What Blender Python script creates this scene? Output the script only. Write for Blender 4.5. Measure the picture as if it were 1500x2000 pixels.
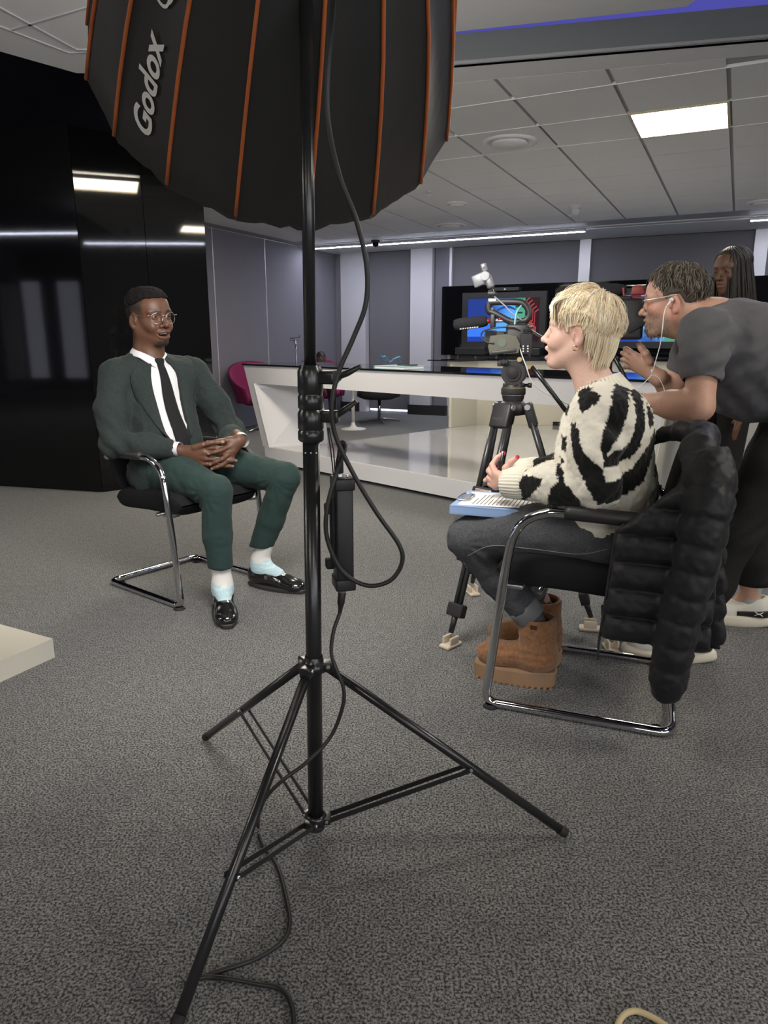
import bpy, bmesh, math, random
import numpy as np
from mathutils import Matrix, Vector
random.seed(7); RNG = np.random.default_rng(7)
for o in list(bpy.data.objects): bpy.data.objects.remove(o)
SC = bpy.context.scene
COL = SC.collection
# ---------------------------------------------------------------- camera
CAM_H, FPX = 1.13, 1387.0
PITCH = math.atan(335.0 / 1387.0)
cd = bpy.data.cameras.new('camera'); cam = bpy.data.objects.new('camera', cd); COL.objects.link(cam)
cd.sensor_fit = 'AUTO'; cd.sensor_width = 36.0; cd.lens = 36.0 * FPX / 2000.0
cam.location = (0, 0, CAM_H); cam.rotation_euler = (math.pi / 2 - PITCH, 0, 0)
cd.clip_start = 0.02
SC.camera = cam
# ---------------------------------------------------------------- world, exposure
W = bpy.data.worlds.new('world'); SC.world = W; W.use_nodes = True
W.node_tree.nodes['Background'].inputs[0].default_value = (0.75, 0.8, 1.0, 1)
W.node_tree.nodes['Background'].inputs[1].default_value = 0.06
SC.view_settings.view_transform = 'Standard'; SC.view_settings.look = 'None'
SC.view_settings.gamma = 1.0; SC.view_settings.use_curve_mapping = False
SC.view_settings.exposure = 2.15
PANEL_E, STRIP_E, SOFTBOX_E, ADDED_WINDOW_E = 11.5, 18.0, 6.0, 1.0
PANEL_COL = (1.0, 0.92, 0.77); STRIP_COL = (0.80, 0.84, 1.0)
# ceiling light panels outside the frame, all but the first added for more light (room axes b right, u deep): b, u
NEAR_PANELS = [(-2.95, 4.05), (-3.766, 6.3125), (-4.3, -.2), (1.7, 2.4), (-1.0, -2.6), (2.4, -1.8), (-6.6, -2.2)]

# ---------------------------------------------------------------- pixel helpers (place the first guess of real positions)
sP, cP = math.sin(PITCH), math.cos(PITCH)
EYE = np.array([0, 0, CAM_H])
def ray(u, v):
    x = (u - 750) / FPX; y = -(v - 1000) / FPX
    return np.array([x, y * sP + cP, y * cP - sP])
def ground(u, v, z=0.0):
    d = ray(u, v); return EYE + d * ((z - CAM_H) / d[2])
def aty(u, v, Y):
    d = ray(u, v); return EYE + d * (Y / d[1])
def onplane(u, v, p0, n):
    d = ray(u, v); n = np.asarray(n, float)
    return EYE + d * (np.dot(np.asarray(p0, float) - EYE, n) / np.dot(d, n))
RA = math.radians(-25.92)                          # room axes
BX = np.array([math.cos(RA), math.sin(RA), 0]); UX = np.array([-math.sin(RA), math.cos(RA), 0])
def room(b, u, z=0.0): return BX * b + UX * u + np.array([0, 0, z])

# ---------------------------------------------------------------- materials
MATS = {}
def nt(name):
    m = bpy.data.materials.new(name); m.use_nodes = True
    return m, m.node_tree, m.node_tree.nodes['Principled BSDF']
def mat(name, col=(.5, .5, .5), rough=.5, metal=0., bump=0., scale=100., var=0., spec=.5, coat=0., emis=None, estr=0., attr=None, sheen=0., sss=0., stretch=None, trans=0., alpha=1.):
    if name in MATS: return MATS[name]
    m, t, b = nt(name); N, L = t.nodes, t.links
    b.inputs['Base Color'].default_value = (*col, 1); b.inputs['Roughness'].default_value = rough
    b.inputs['Metallic'].default_value = metal; b.inputs['Specular IOR Level'].default_value = spec
    b.inputs['Coat Weight'].default_value = coat; b.inputs['Coat Roughness'].default_value = .08
    b.inputs['Sheen Weight'].default_value = sheen
    b.inputs['Transmission Weight'].default_value = trans; b.inputs['Alpha'].default_value = alpha
    if sss:
        b.inputs['Subsurface Weight'].default_value = sss
        b.inputs['Subsurface Radius'].default_value = (.012, .005, .003); b.inputs['Subsurface Scale'].default_value = 1.0
    src = None
    if attr:
        a = N.new('ShaderNodeAttribute'); a.attribute_name = attr; src = a.outputs['Color']
    tc = N.new('ShaderNodeTexCoord'); vec = tc.outputs['Object']
    if stretch:
        mp = N.new('ShaderNodeMapping'); mp.inputs['Scale'].default_value = stretch; L.new(vec, mp.inputs[0]); vec = mp.outputs[0]
    if var:
        n = N.new('ShaderNodeTexNoise'); n.inputs['Scale'].default_value = scale * .35; n.inputs['Detail'].default_value = 4; L.new(vec, n.inputs['Vector'])
        r = N.new('ShaderNodeMapRange'); r.inputs[1].default_value = .25; r.inputs[2].default_value = .75; r.inputs[3].default_value = 1 - var; r.inputs[4].default_value = 1 + var; L.new(n.outputs['Fac'], r.inputs[0])
        mx = N.new('ShaderNodeMix'); mx.data_type = 'RGBA'; mx.blend_type = 'MULTIPLY'; mx.inputs[0].default_value = 1
        if src: L.new(src, mx.inputs[6])
        else: mx.inputs[6].default_value = (*col, 1)
        L.new(r.outputs[0], mx.inputs[7]); src = mx.outputs[2]
    if src: L.new(src, b.inputs['Base Color'])
    if bump:
        n2 = N.new('ShaderNodeTexNoise'); n2.inputs['Scale'].default_value = scale; n2.inputs['Detail'].default_value = 3; L.new(vec, n2.inputs['Vector'])
        bp = N.new('ShaderNodeBump'); bp.inputs['Strength'].default_value = bump; bp.inputs['Distance'].default_value = .002; L.new(n2.outputs['Fac'], bp.inputs['Height']); L.new(bp.outputs[0], b.inputs['Normal'])
    if emis:
        b.inputs['Emission Color'].default_value = (*emis, 1); b.inputs['Emission Strength'].default_value = estr
    MATS[name] = m; return m
def mat_emit_attr(name, strength):
    if name in MATS: return MATS[name]
    m, t, b = nt(name); a = t.nodes.new('ShaderNodeAttribute'); a.attribute_name = 'Col'
    b.inputs['Base Color'].default_value = (.01, .01, .01, 1); b.inputs['Roughness'].default_value = .15
    t.links.new(a.outputs['Color'], b.inputs['Emission Color']); b.inputs['Emission Strength'].default_value = strength
    MATS[name] = m; return m
def carpet_mat():
    m, t, b = nt('carpet'); N, L = t.nodes, t.links
    tc = N.new('ShaderNodeTexCoord')
    n1 = N.new('ShaderNodeTexNoise'); n1.inputs['Scale'].default_value = 185; n1.inputs['Detail'].default_value = 2; n1.inputs['Roughness'].default_value = .65; L.new(tc.outputs['Object'], n1.inputs['Vector'])
    rp = N.new('ShaderNodeValToRGB'); e = rp.color_ramp.elements
    e[0].position = .40; e[0].color = (.035, .035, .035, 1); e[1].position = .60; e[1].color = (.235, .235, .232, 1)
    L.new(n1.outputs['Fac'], rp.inputs[0])
    n2 = N.new('ShaderNodeTexNoise'); n2.inputs['Scale'].default_value = 30; n2.inputs['Detail'].default_value = 5; L.new(tc.outputs['Object'], n2.inputs['Vector'])
    r2 = N.new('ShaderNodeMapRange'); r2.inputs[1].default_value = .3; r2.inputs[2].default_value = .7; r2.inputs[3].default_value = .86; r2.inputs[4].default_value = 1.12; L.new(n2.outputs['Fac'], r2.inputs[0])
    mx = N.new('ShaderNodeMix'); mx.data_type = 'RGBA'; mx.blend_type = 'MULTIPLY'; mx.inputs[0].default_value = 1; L.new(rp.outputs[0], mx.inputs[6]); L.new(r2.outputs[0], mx.inputs[7])
    L.new(mx.outputs[2], b.inputs['Base Color']); b.inputs['Roughness'].default_value = .95; b.inputs['Specular IOR Level'].default_value = .1; b.inputs['Sheen Weight'].default_value = .1
    bp = N.new('ShaderNodeBump'); bp.inputs['Strength'].default_value = .55; bp.inputs['Distance'].default_value = .004; L.new(n1.outputs['Fac'], bp.inputs['Height']); L.new(bp.outputs[0], b.inputs['Normal'])
    return m

# ---------------------------------------------------------------- object helpers
INV = {}
def empty(name, label, cat, loc=(0, 0, 0), rz=0., group=None):
    o = bpy.data.objects.new(name, None); COL.objects.link(o); o.empty_display_size = .1
    o.location = loc; o.rotation_euler = (0, 0, rz); o['label'] = label; o['category'] = cat
    if group: o['group'] = group
    INV[o.name] = np.array((Matrix.Translation(Vector(loc)) @ Matrix.Rotation(rz, 4, 'Z')).inverted())
    return o
def tag(o, label=None, cat=None, group=None, kind=None):
    if label: o['label'] = label
    if cat: o['category'] = cat
    if group: o['group'] = group
    if kind: o['kind'] = kind
    return o
def mkmesh(name, V, F, m=None, smooth=True, cols=None):
    me = bpy.data.meshes.new(name)
    V = np.asarray(V, np.float32)
    if isinstance(F, np.ndarray) and F.ndim == 2:
        nf, k = F.shape
        me.vertices.add(len(V)); me.vertices.foreach_set('co', V.ravel())
        me.loops.add(nf * k); me.polygons.add(nf)
        me.loops.foreach_set('vertex_index', F.astype(np.int32).ravel())
        me.polygons.foreach_set('loop_start', np.arange(0, nf * k, k, dtype=np.int32))
        me.update(calc_edges=True)
    else:
        me.from_pydata([tuple(map(float, v)) for v in V], [], [tuple(int(i) for i in f) for f in F]); me.update()
    if smooth is True: me.polygons.foreach_set('use_smooth', np.ones(len(me.polygons), bool))
    if cols is not None:
        a = me.color_attributes.new('Col', 'FLOAT_COLOR', 'POINT')
        c4 = np.ones((len(V), 4), np.float32); c4[:, :3] = cols; a.data.foreach_set('color', c4.ravel())
    if m: me.materials.append(m)
    return me
def put(name, me, parent=None, label=None, kind=None):
    o = bpy.data.objects.new(name, me); COL.objects.link(o)
    if parent is not None: o.parent = parent; INV[o.name] = INV.get(parent.name)
    if label: o['label'] = label
    if kind: o['kind'] = kind
    return o
def tolocal(parent, V):
    M = INV.get(parent.name) if parent is not None else None
    V = np.asarray(V, float)
    return V if M is None else V @ M[:3, :3].T + M[:3, 3]
def R3(ax=0, ay=0, az=0):
    return np.array((Matrix.Rotation(az, 3, 'Z') @ Matrix.Rotation(ay, 3, 'Y') @ Matrix.Rotation(ax, 3, 'X')))
def frame_from(z, up=(0, 0, 1)):
    z = np.asarray(z, float); z = z / np.linalg.norm(z); up = np.asarray(up, float)
    if abs(np.dot(z, up)) > .98 * np.linalg.norm(up): up = np.array([1., 0, 0])
    x = np.cross(up, z); x /= np.linalg.norm(x); y = np.cross(z, x)
    return np.stack([x, y, z], 1)
def smooth_path(P, n=8, closed=False):
    P = np.asarray(P, float); out = []
    N = len(P)
    rng = range(N if closed else N - 1)
    for i in rng:
        p0 = P[(i - 1) % N] if (closed or i > 0) else 2 * P[0] - P[1]
        p1, p2 = P[i], P[(i + 1) % N]
        p3 = P[(i + 2) % N] if (closed or i + 2 < N) else 2 * P[-1] - P[-2]
        for t in np.linspace(0, 1, n, endpoint=False):
            out.append(.5 * ((2 * p1) + (-p0 + p2) * t + (2 * p0 - 5 * p1 + 4 * p2 - p3) * t * t + (-p0 + 3 * p1 - 3 * p2 + p3) * t ** 3))
    if not closed: out.append(P[-1])
    return np.array(out)
class MB:
    """collects shapes, builds ONE mesh object"""
    def __init__(s): s.V = []; s.F = []; s.n = 0; s.sm = []
    def add(s, V, F, smooth=False):
        V = np.asarray(V, float); s.V.append(V)
        s.F += [tuple(int(i) + s.n for i in f) for f in F]; s.sm += [smooth] * len(F); s.n += len(V); return s
    def box(s, c, size, R=None, bev=0.):
        h = np.asarray(size, float) / 2; c = np.asarray(c, float); R = np.eye(3) if R is None else R
        if bev <= 0:
            V = np.array([[x, y, z] for x in (-1, 1) for y in (-1, 1) for z in (-1, 1)]) * h
            F = [(0, 1, 3, 2), (4, 6, 7, 5), (0, 4, 5, 1), (2, 3, 7, 6), (0, 2, 6, 4), (1, 5, 7, 3)]
            return s.add(V @ R.T + c, F)
        bm = bmesh.new(); bmesh.ops.create_cube(bm, size=1.0)
        for v in bm.verts: v.co = Vector([v.co[i] * 2 * h[i] for i in range(3)])
        bmesh.ops.bevel(bm, geom=bm.edges[:], offset=min(bev, min(h) * .98), segments=3, profile=.5, affect='EDGES')
        V = np.array([v.co[:] for v in bm.verts]); bm.verts.index_update(); F = [[v.index for v in f.verts] for f in bm.faces]; bm.free()
        return s.add(V @ R.T + c, F, True)
    def prism(s, poly, h0, h1, O=(0, 0, 0), A=(1, 0, 0), B=(0, 1, 0), C=(0, 0, 1)):
        O, A, B, C = [np.asarray(q, float) for q in (O, A, B, C)]; n = len(poly)
        V = [O + A * p[0] + B * p[1] + C * h for h in (h0, h1) for p in poly]
        F = [tuple(range(n - 1, -1, -1)), tuple(range(n, 2 * n))] + [(i, (i + 1) % n, n + (i + 1) % n, n + i) for i in range(n)]
        return s.add(V, F)
    def tube(s, P, r, sides=10, closed=False, caps=True, flat=None):
        P = np.asarray(P, float); n = len(P); r = np.full(n, r) if np.isscalar(r) else np.asarray(r, float)
        T = np.gradient(P, axis=0) if not closed else (np.roll(P, -1, 0) - np.roll(P, 1, 0))
        T /= np.linalg.norm(T, axis=1)[:, None] + 1e-12
        fr = frame_from(T[0]); x = fr[:, 0]; a = np.arange(sides) * 2 * math.pi / sides; V = []
        for i in range(n):
            x = x - T[i] * np.dot(x, T[i]); x /= np.linalg.norm(x) + 1e-12; y = np.cross(T[i], x)
            fx, fy = (1, 1) if flat is None else flat
            V.append(P[i] + r[i] * (np.cos(a)[:, None] * x * fx + np.sin(a)[:, None] * y * fy))
        V = np.concatenate(V); F = []
        for i in range(n if closed else n - 1):
            j = (i + 1) % n
            for k in range(sides): F.append((i * sides + k, i * sides + (k + 1) % sides, j * sides + (k + 1) % sides, j * sides + k))
        s.add(V, F, True)
        if caps and not closed:
            s.F.append(tuple(s.n - len(V) + k for k in range(sides - 1, -1, -1))); s.F.append(tuple(s.n - sides + k for k in range(sides))); s.sm += [False, False]
        return s
    def cyl(s, p, q, r, r2=None, sides=20):
        p, q = np.asarray(p, float), np.asarray(q, float)
        return s.tube([p, q], [r, r if r2 is None else r2], sides)
    def lathe(s, prof, p=(0, 0, 0), axis=(0, 0, 1), sides=28, smooth=True):
        R = frame_from(axis); a = np.arange(sides) * 2 * math.pi / sides; V = []; n = len(prof)
        for (r, h) in prof:
            r = max(r, 1e-4); V.append(np.asarray(p, float) + (np.stack([r * np.cos(a), r * np.sin(a), np.full(sides, h)], 1)) @ R.T)
        F = [(i * sides + k, i * sides + (k + 1) % sides, (i + 1) * sides + (k + 1) % sides, (i + 1) * sides + k) for i in range(n - 1) for k in range(sides)]
        return s.add(np.concatenate(V), F, smooth)
    def grid(s, f, nu, nv, smooth=True):
        V = [f(i / (nu - 1), j / (nv - 1)) for i in range(nu) for j in range(nv)]
        F = [(i * nv + j, (i + 1) * nv + j, (i + 1) * nv + j + 1, i * nv + j + 1) for i in range(nu - 1) for j in range(nv - 1)]
        return s.add(V, F, smooth)
    def mesh(s, name, m, parent=None, world=True, angle=True):
        V = np.concatenate(s.V)
        if world and parent is not None: V = tolocal(parent, V)
        me = mkmesh(name, V, s.F, m, smooth=False)
        me.polygons.foreach_set('use_smooth', np.array(s.sm, bool))
        return me
    def build(s, name, m, parent=None, world=True, label=None, kind=None):
        return put(name, s.mesh(name, m, parent, world), parent, label, kind)
def struct(name, mb, m, label=None, parent=None):
    o = mb.build(name, m, parent)
    if parent is None: o['kind'] = 'structure'
    if label: o['label'] = label
    return o
def text_mesh(txt, size, shear=0., bold=0., res=3):
    cu = bpy.data.curves.new('t', 'FONT'); cu.body = txt; cu.size = size; cu.shear = shear; cu.offset = bold; cu.resolution_u = res; cu.fill_mode = 'FRONT'
    o = bpy.data.objects.new('t', cu); COL.objects.link(o)
    dg = bpy.context.evaluated_depsgraph_get(); e = o.evaluated_get(dg); me = e.to_mesh()
    V = np.array([v.co[:] for v in me.vertices]); F = [tuple(p.vertices) for p in me.polygons]; e.to_mesh_clear()
    bpy.data.objects.remove(o); bpy.data.curves.remove(cu)
    return V, F
def text_on(txt, size, O, A, B, name, m, parent, shear=0., bold=0., off=.0006, center=False):
    V, F = text_mesh(txt, size, shear, bold); A = np.asarray(A, float); B = np.asarray(B, float); A = A / np.linalg.norm(A); B = B / np.linalg.norm(B)
    if center: V = V - V.mean(0)
    Nn = np.cross(A, B)
    W3 = np.asarray(O, float) + V[:, :1] * A + V[:, 1:2] * B + Nn * off
    b = MB(); b.add(W3, F); return b.build(name, m, parent)
# ================================================================ THE ROOM
M_CARPET = carpet_mat()
M_WALL = mat('grey acoustic fabric', (.180, .174, .200), .95, bump=.3, scale=420, var=.08, spec=.15)
M_WALLD = mat('dark grey blind fabric', (.155, .15, .165), .9, bump=.15, scale=500, var=.05, spec=.2)
M_WHITE = mat('white wall paint', (.52, .51, .54), .55, bump=.05, scale=60)
M_TRIMW = mat('pale aluminium trim', (.62, .61, .64), .4, metal=.3)
M_TILE = mat('ceiling tile', (.70, .70, .69), .9, bump=.12, scale=300, var=.04, spec=.2)
M_GRID = mat('ceiling grid', (.30, .30, .30), .6)
M_PLASTER = mat('plaster', (.64, .64, .64), .8, bump=.04, scale=40)
M_BEAM = mat('dark grey paint', (.105, .115, .12), .6, bump=.04, scale=40)
M_GLOSS = mat('black gloss lacquer', (.004, .004, .0045), .045, spec=.42, bump=.02, scale=5)
M_VOID = mat('navy black paint', (.012, .013, .03), .7)
M_BLACK = mat('black plastic', (.016, .016, .017), .45, bump=.03, scale=300)
M_BLACKM = mat('matt black', (.012, .012, .013), .75)
M_PANEL = mat('light panel', (1, 1, 1), .5, emis=PANEL_COL, estr=PANEL_E)
M_STRIP = mat('led strip', (1, 1, 1), .5, emis=STRIP_COL, estr=STRIP_E)
M_BLUE = mat('blue led', (.1, .1, .3), .5, emis=(.15, .15, .75), estr=.10)
M_GAP = mat('daylight gap', (1, 1, 1), .5, emis=(.75, .82, 1.0), estr=.8)

def rp(poly, z0, z1, mb=None):
    mb = mb or MB(); return mb.prism(poly, z0, z1, (0, 0, 0), BX, UX)
struct('floor', rp([(-11, -7), (6, -7), (6, 10.6), (-11, 10.6)], -.1, 0), M_CARPET, 'dark grey speckled loop carpet')
ZC = 2.46; UB = 10.38; BL = -5.91
# oblique edge of the dropped ceiling
def edge_u(b): return 3.709 + (b + 1.431) * (4.036 - 3.709) / (1.431 - .022)
def bord_u(b): return 3.945 + (b + 1.516) * (4.205 - 3.945) / (1.516 - .2)
ceil = struct('ceiling', rp([(-3.3, edge_u(-3.3) + .005), (5, edge_u(5) + .005), (5, UB + .1), (BL - .1, UB + .1), (BL - .1, 5.95), (-3.3, 5.95)], ZC + .012, ZC + .10), M_GRID, 'tiled suspended ceiling')
rp([(-3.3, edge_u(-3.3)), (5, edge_u(5)), (5, bord_u(5) - .004), (-3.3, bord_u(-3.3) - .004)], ZC, ZC + .02).build('ceiling_border', M_PLASTER, ceil)
rp([(BL, 9.48), (5, 9.48), (5, UB), (BL, UB)], ZC, ZC + .02).build('ceiling_border', M_PLASTER, ceil)
rp([(BL, 9.30), (5, 9.30), (5, 9.355), (BL, 9.355)], ZC - .0, ZC + .02).build('ceiling_border', M_PLASTER, ceil)
TB, TU = .551, .565
tb0, tu0 = -1.29, 4.335
tile = MB(); tile.box((0, 0, ZC + .008), (TB - .022, TU - .007, .016)); tile_me = tile.mesh('ceiling_tile', M_TILE)
tile_me.transform(Matrix.Rotation(RA, 4, 'Z'))
special = {}
for i in range(-9, 6):
    b0 = tb0 + i * TB; bc = b0 + TB / 2
    if b0 > 1.6: continue
    for j in range(-1, 9):
        u0 = tu0 + j * TU; uc = u0 + TU / 2
        if b0 < -3.3 and u0 < 5.9: continue
        if b0 < BL: continue
        if u0 + TU > 9.32 and j > 7: continue
        if (i, j) in ((1, 1),): continue                      # the lit panel
        ua, ub_ = bord_u(b0 + .01), bord_u(b0 + TB - .01)
        if min(ua, ub_) + .01 > u0:
            if max(ua, ub_) > u0 + TU - .03: continue
            rp([(b0 + .011, max(ua, u0)), (b0 + TB - .011, max(ub_, u0)), (b0 + TB - .011, u0 + TU - .003), (b0 + .011, u0 + TU - .003)], ZC, ZC + .016).build('ceiling_tile', M_TILE, ceil)
        else:
            o = put('ceiling_tile', tile_me, ceil); o.location = room(bc, uc, 0)
for j in range(0, 9):
    u_ = tu0 + j * TU - .0005; bl = max(BL, -3.3 if u_ < 5.9 else BL); bl = max(bl, -1.516 + (u_ - 3.945) / ((4.205 - 3.945) / (1.516 - .2)) - 9)
    rp([(bl, u_ - .0045), (min(1.5, -1.516 + (u_ - 3.945) * 5.06), u_ - .0045), (min(1.5, -1.516 + (u_ - 3.945) * 5.06), u_ + .0045), (bl, u_ + .0045)], ZC - .003, ZC + .014).build('cross_tee', mat('white tee bar', (.76, .76, .75), .6), ceil)
# the vertical face of the drop, with the blue cove line over it
bulk = struct('trim_1', rp([(-3.3, edge_u(-3.3)), (5, edge_u(5)), (5, edge_u(5) + .03), (-3.3, edge_u(-3.3) + .03)], ZC + .0, ZC + .14), M_BEAM, 'dark grey ceiling bulkhead face')
struct('trim_2', rp([(-3.3, edge_u(-3.3) + .0), (5, edge_u(5) + .0), (5, edge_u(5) + 1.5), (-3.25, edge_u(-3.3) + 1.5)], ZC + .40, ZC + .42), M_BLUE, 'blue cove light above the ceiling bulkhead')
struct('trim_3', rp([(-11.2, -7.3), (6.2, -7.3), (6.2, 7.2), (-11.2, 7.2)], 3.05, 3.12), M_VOID, 'dark upper ceiling slab')
struct('trim_4', rp([(-5.95, 5.93), (-3.28, 5.93), (-3.28, 5.95), (-5.95, 5.95)], ZC, 3.06), M_VOID, 'dark drop face over the column')
struct('trim_5', rp([(-3.32, 3.3), (-3.30, 3.3), (-3.30, 5.95), (-3.32, 5.95)], ZC, 3.06), M_VOID, 'dark drop face beside the column')
# two floating ceiling rafts over the near half of the room
def raft(name, poly, grooves, z=2.60, lab=''):
    o = struct(name, rp(poly, z, z + .05), M_PLASTER, lab)
    for (a, b) in grooves:
        a, b = np.array(a), np.array(b); d = b - a; n = np.array([-d[1], d[0]]) / np.linalg.norm(d) * .008
        rp([a - n, b - n, b + n, a + n], z - .006, z).build('groove_strip', M_TRIMW, o)
    return o
def bz(u, v, z): 
    q = ground(u, v, z); return np.array([np.dot(q, BX), np.dot(q, UX)])
qa, qb = bz(882, 63, 2.6), bz(1340, 13, 2.6)
raft('ceiling_raft', [qa + (qa - qb) * .75, qb, bz(1400, -30, 2.6), bz(1330, -900, 2.6), bz(300, -700, 2.6)], [], lab='pale floating ceiling raft by the blue cove')
bpy.data.objects['ceiling_raft'].name = 'ceiling_2'
l0, l1, l2 = bz(-160, 55, 2.6), bz(150, 143, 2.6), bz(200, 143, 2.6)
o = raft('ceiling_3', [l0, l1, l2, bz(420, 60, 2.6), bz(400, -400, 2.6), bz(-500, -400, 2.6)],
     [(bz(-60, -18, 2.6), bz(150, 97, 2.6)), (bz(-60, 28, 2.6), bz(135, 103, 2.6)), (bz(135, 103, 2.6), bz(200, 99, 2.6)), (bz(24, 57, 2.6), bz(200, 5, 2.6)), (bz(150, 97, 2.6), bz(200, 95, 2.6))], lab='pale floating ceiling raft with raised seams')

# ---- left wall: fabric panels with pale joints
wl = struct('wall_left', rp([(BL - .2, 5.0), (BL - .02, 5.0), (BL - .02, UB), (BL - .2, UB)], 0, ZC + .02), M_TRIMW, 'grey fabric panelled side wall')
cuts = [5.0, 6.4, 7.36, 8.46, 9.56, UB]
for a, b in zip(cuts[:-1], cuts[1:]):
    rp([(BL - .03, a + .010), (BL, a + .010), (BL, b - .010), (BL - .03, b - .010)], .0, ZC).build('acoustic_panel', M_WALL, wl)
for a in cuts[1:-1]: rp([(BL - .02, a - .006), (BL + .003, a - .006), (BL + .003, a + .006), (BL - .02, a + .006)], 0, ZC).build('joint_strip', M_TRIMW, wl)
# ---- back wall: blinds between pilasters and metal strips
wb = struct('wall_back', rp([(BL - .2, UB + .10), (6, UB + .10), (6, UB + .25), (BL - .2, UB + .25)], 0, ZC + .05), M_WALLD, 'grey back wall')
def wallpiece(name, b0, b1, u0, z0, z1, m, depth=.1): return rp([(b0, UB + u0), (b1, UB + u0), (b1, UB + u0 + depth), (b0, UB + u0 + depth)], z0, z1).build(name, m, wb)
wallpiece('acoustic_panel', BL, -5.82, .0, 0, ZC, M_WALL)
wallpiece('pilaster', -5.80, -5.36, -.03, 0.0, ZC, M_WHITE, .14)
wallpiece('skirting', -5.82, -5.48, -.05, 0, .15, M_BLACKM, .05)
wallpiece('roller_blind', -5.33, -4.58, .07, .05, ZC, M_WALLD, .02)
wallpiece('daylight_gap', -5.33, -4.58, .08, .02, .05, M_GAP, .01)
wallpiece('white_column', -4.57, -4.22, -.06, 0.0, ZC, M_WHITE, .16)
wallpiece('skirting', -4.59, -3.95, -.09, 0, .15, M_BLACKM, .08)
wallpiece('white_column', -4.20, -3.98, .02, .12, ZC, M_WALL, .1)
wallpiece('trim_strip', -3.97, -3.93, .0, .0, ZC, M_TRIMW)
for b0, b1 in ((-3.93, -2.08), (-1.93, .05), (.2, 2.0)):
    wallpiece('roller_blind', b0, b1, .06, .05, ZC, M_WALLD, .02)
    wallpiece('daylight_gap', b0, b1, .07, .015, .05, M_GAP, .01)
for b0 in (-2.08, .05): 
    wallpiece('trim_strip', b0, b0 + .15, .0, .0, ZC, M_TRIMW)
for b0 in (-3.55, -3.0, -2.5): wallpiece('trim_strip', b0, b0 + .03, .03, .0, .9, M_TRIMW, .04)
# other walls (outside the frame)
struct('wall_right', rp([(5.0, -7), (5.2, -7), (5.2, UB), (5.0, UB)], 0, 3.1), M_WALL, 'grey side wall')
struct('wall_front', rp([(-11, -7.3), (6, -7.3), (6, -7.1), (-11, -7.1)], 0, 3.1), M_WALL, 'grey wall behind')
M_ADDED_DAY = mat('daylit window blind', (.8, .8, .8), .6, emis=(.93, .95, 1.0), estr=ADDED_WINDOW_E)  # glow for panes added out of view to lift room and ceiling light
def window(k, A, B_, n):                       # A..B_ along the wall in (b, u), n the inward normal
    A, B_, n = np.array(A), np.array(B_), np.array(n); d = (B_ - A) / np.linalg.norm(B_ - A)
    q = lambda a, b, t: [tuple(A + d * a), tuple(A + d * b), tuple(A + d * b + n * t), tuple(A + d * a + n * t)]
    L_ = np.linalg.norm(B_ - A); w_ = struct('window_%d' % k, rp(q(0, L_, .03), .75, 2.5), M_ADDED_DAY, 'daylit window with a translucent blind')
    for a in (-.05, L_): rp(q(a, a + .05, .06), .7, 2.55).build('window_frame', M_WHITE, w_)
    rp(q(-.05, L_ + .05, .1), .68, .75).build('window_sill', M_WHITE, w_)
window(1, (1.2, -7.1), (2.7, -7.1), (0, 1)); window(2, (3.0, -7.1), (4.5, -7.1), (0, 1))
for k in range(4): window(3 + k, (5.0, -6.2 + 2.0 * k), (5.0, -4.6 + 2.0 * k), (-1, 0))
wo = struct('wall_far_left', rp([(-11, -7), (-10.8, -7), (-10.8, 6.2), (-11, 6.2)], 0, 3.1), M_WALL, 'grey wall with pale pilasters')
for u0 in (-6.6, -5.4, -4.2, -2.4, -.6, 1.2, 3.0):
    rp([(-10.8, u0), (-10.7, u0), (-10.7, u0 + .7), (-10.8, u0 + .7)], .3, 2.3).build('pilaster', M_WHITE, wo)
wf = bpy.data.objects['wall_front']
for b0 in (-10.9, -10.0, -9.1, -8.2, -7.3): rp([(b0, -7.1), (b0 + .45, -7.1), (b0 + .45, -7.02), (b0, -7.02)], .3, 2.4).build('curtain', mat('dim daylit curtain', (.5, .5, .55), .8, emis=(.8, .82, 1.), estr=.28 if b0 != -9.1 else .28), wf)
struct('wall_mid_left', rp([(-11, 6.0), (BL - .02, 6.0), (BL - .02, 6.2), (-11, 6.2)], 0, 3.1), M_VOID, 'dark wall')

# ---- black gloss column clad in lacquered panels
K0 = np.array([-2.153, 5.312, 0]); KR = np.array([-1.417, 5.98, 0]); KL = np.array([-3.6, 5.69, 0]); ZT = 2.56
kc = empty('black_column', 'black high gloss clad column behind the person in the green suit', 'column', tuple(K0), 0)
core = MB(); d1 = (KR - K0) / np.linalg.norm(KR - K0); n1 = np.array([d1[1], -d1[0], 0]); d2 = (KL - K0) / np.linalg.norm(KL - K0); n2 = np.array([-d2[1], d2[0], 0])
ins = K0 - n1 * .03 - n2 * .03
core.prism([tuple((K0 + (d1 - n1 * 0) * .06 - n1 * .02 + d2 * .03)[:2]), tuple((KR - n1 * .02)[:2]), tuple((KR - n1 * 1.6)[:2]), tuple((KL - n2 * 1.8)[:2]), tuple((KL - n2 * .02)[:2]), tuple((K0 + d2 * .06 - n2 * .02)[:2])], 0, ZT - .01)
core.build('column_core', M_BLACKM, kc)
def clad(a, b, n):
    mb = MB(); a, b = np.asarray(a), np.asarray(b)
    q = [a, b, b - n * .019, a - n * .019]; mb.prism([tuple(p[:2]) for p in q], .01, ZT); mb.build('gloss_panel', M_GLOSS, kc)
L1 = np.linalg.norm(KR - K0)
clad(K0 + d1 * .004, K0 + d1 * (L1 * .5 - .002), n1); clad(K0 + d1 * (L1 * .5 + .002), KR, n1)
clad(KL, K0 + d2 * .0005, n2)

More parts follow.
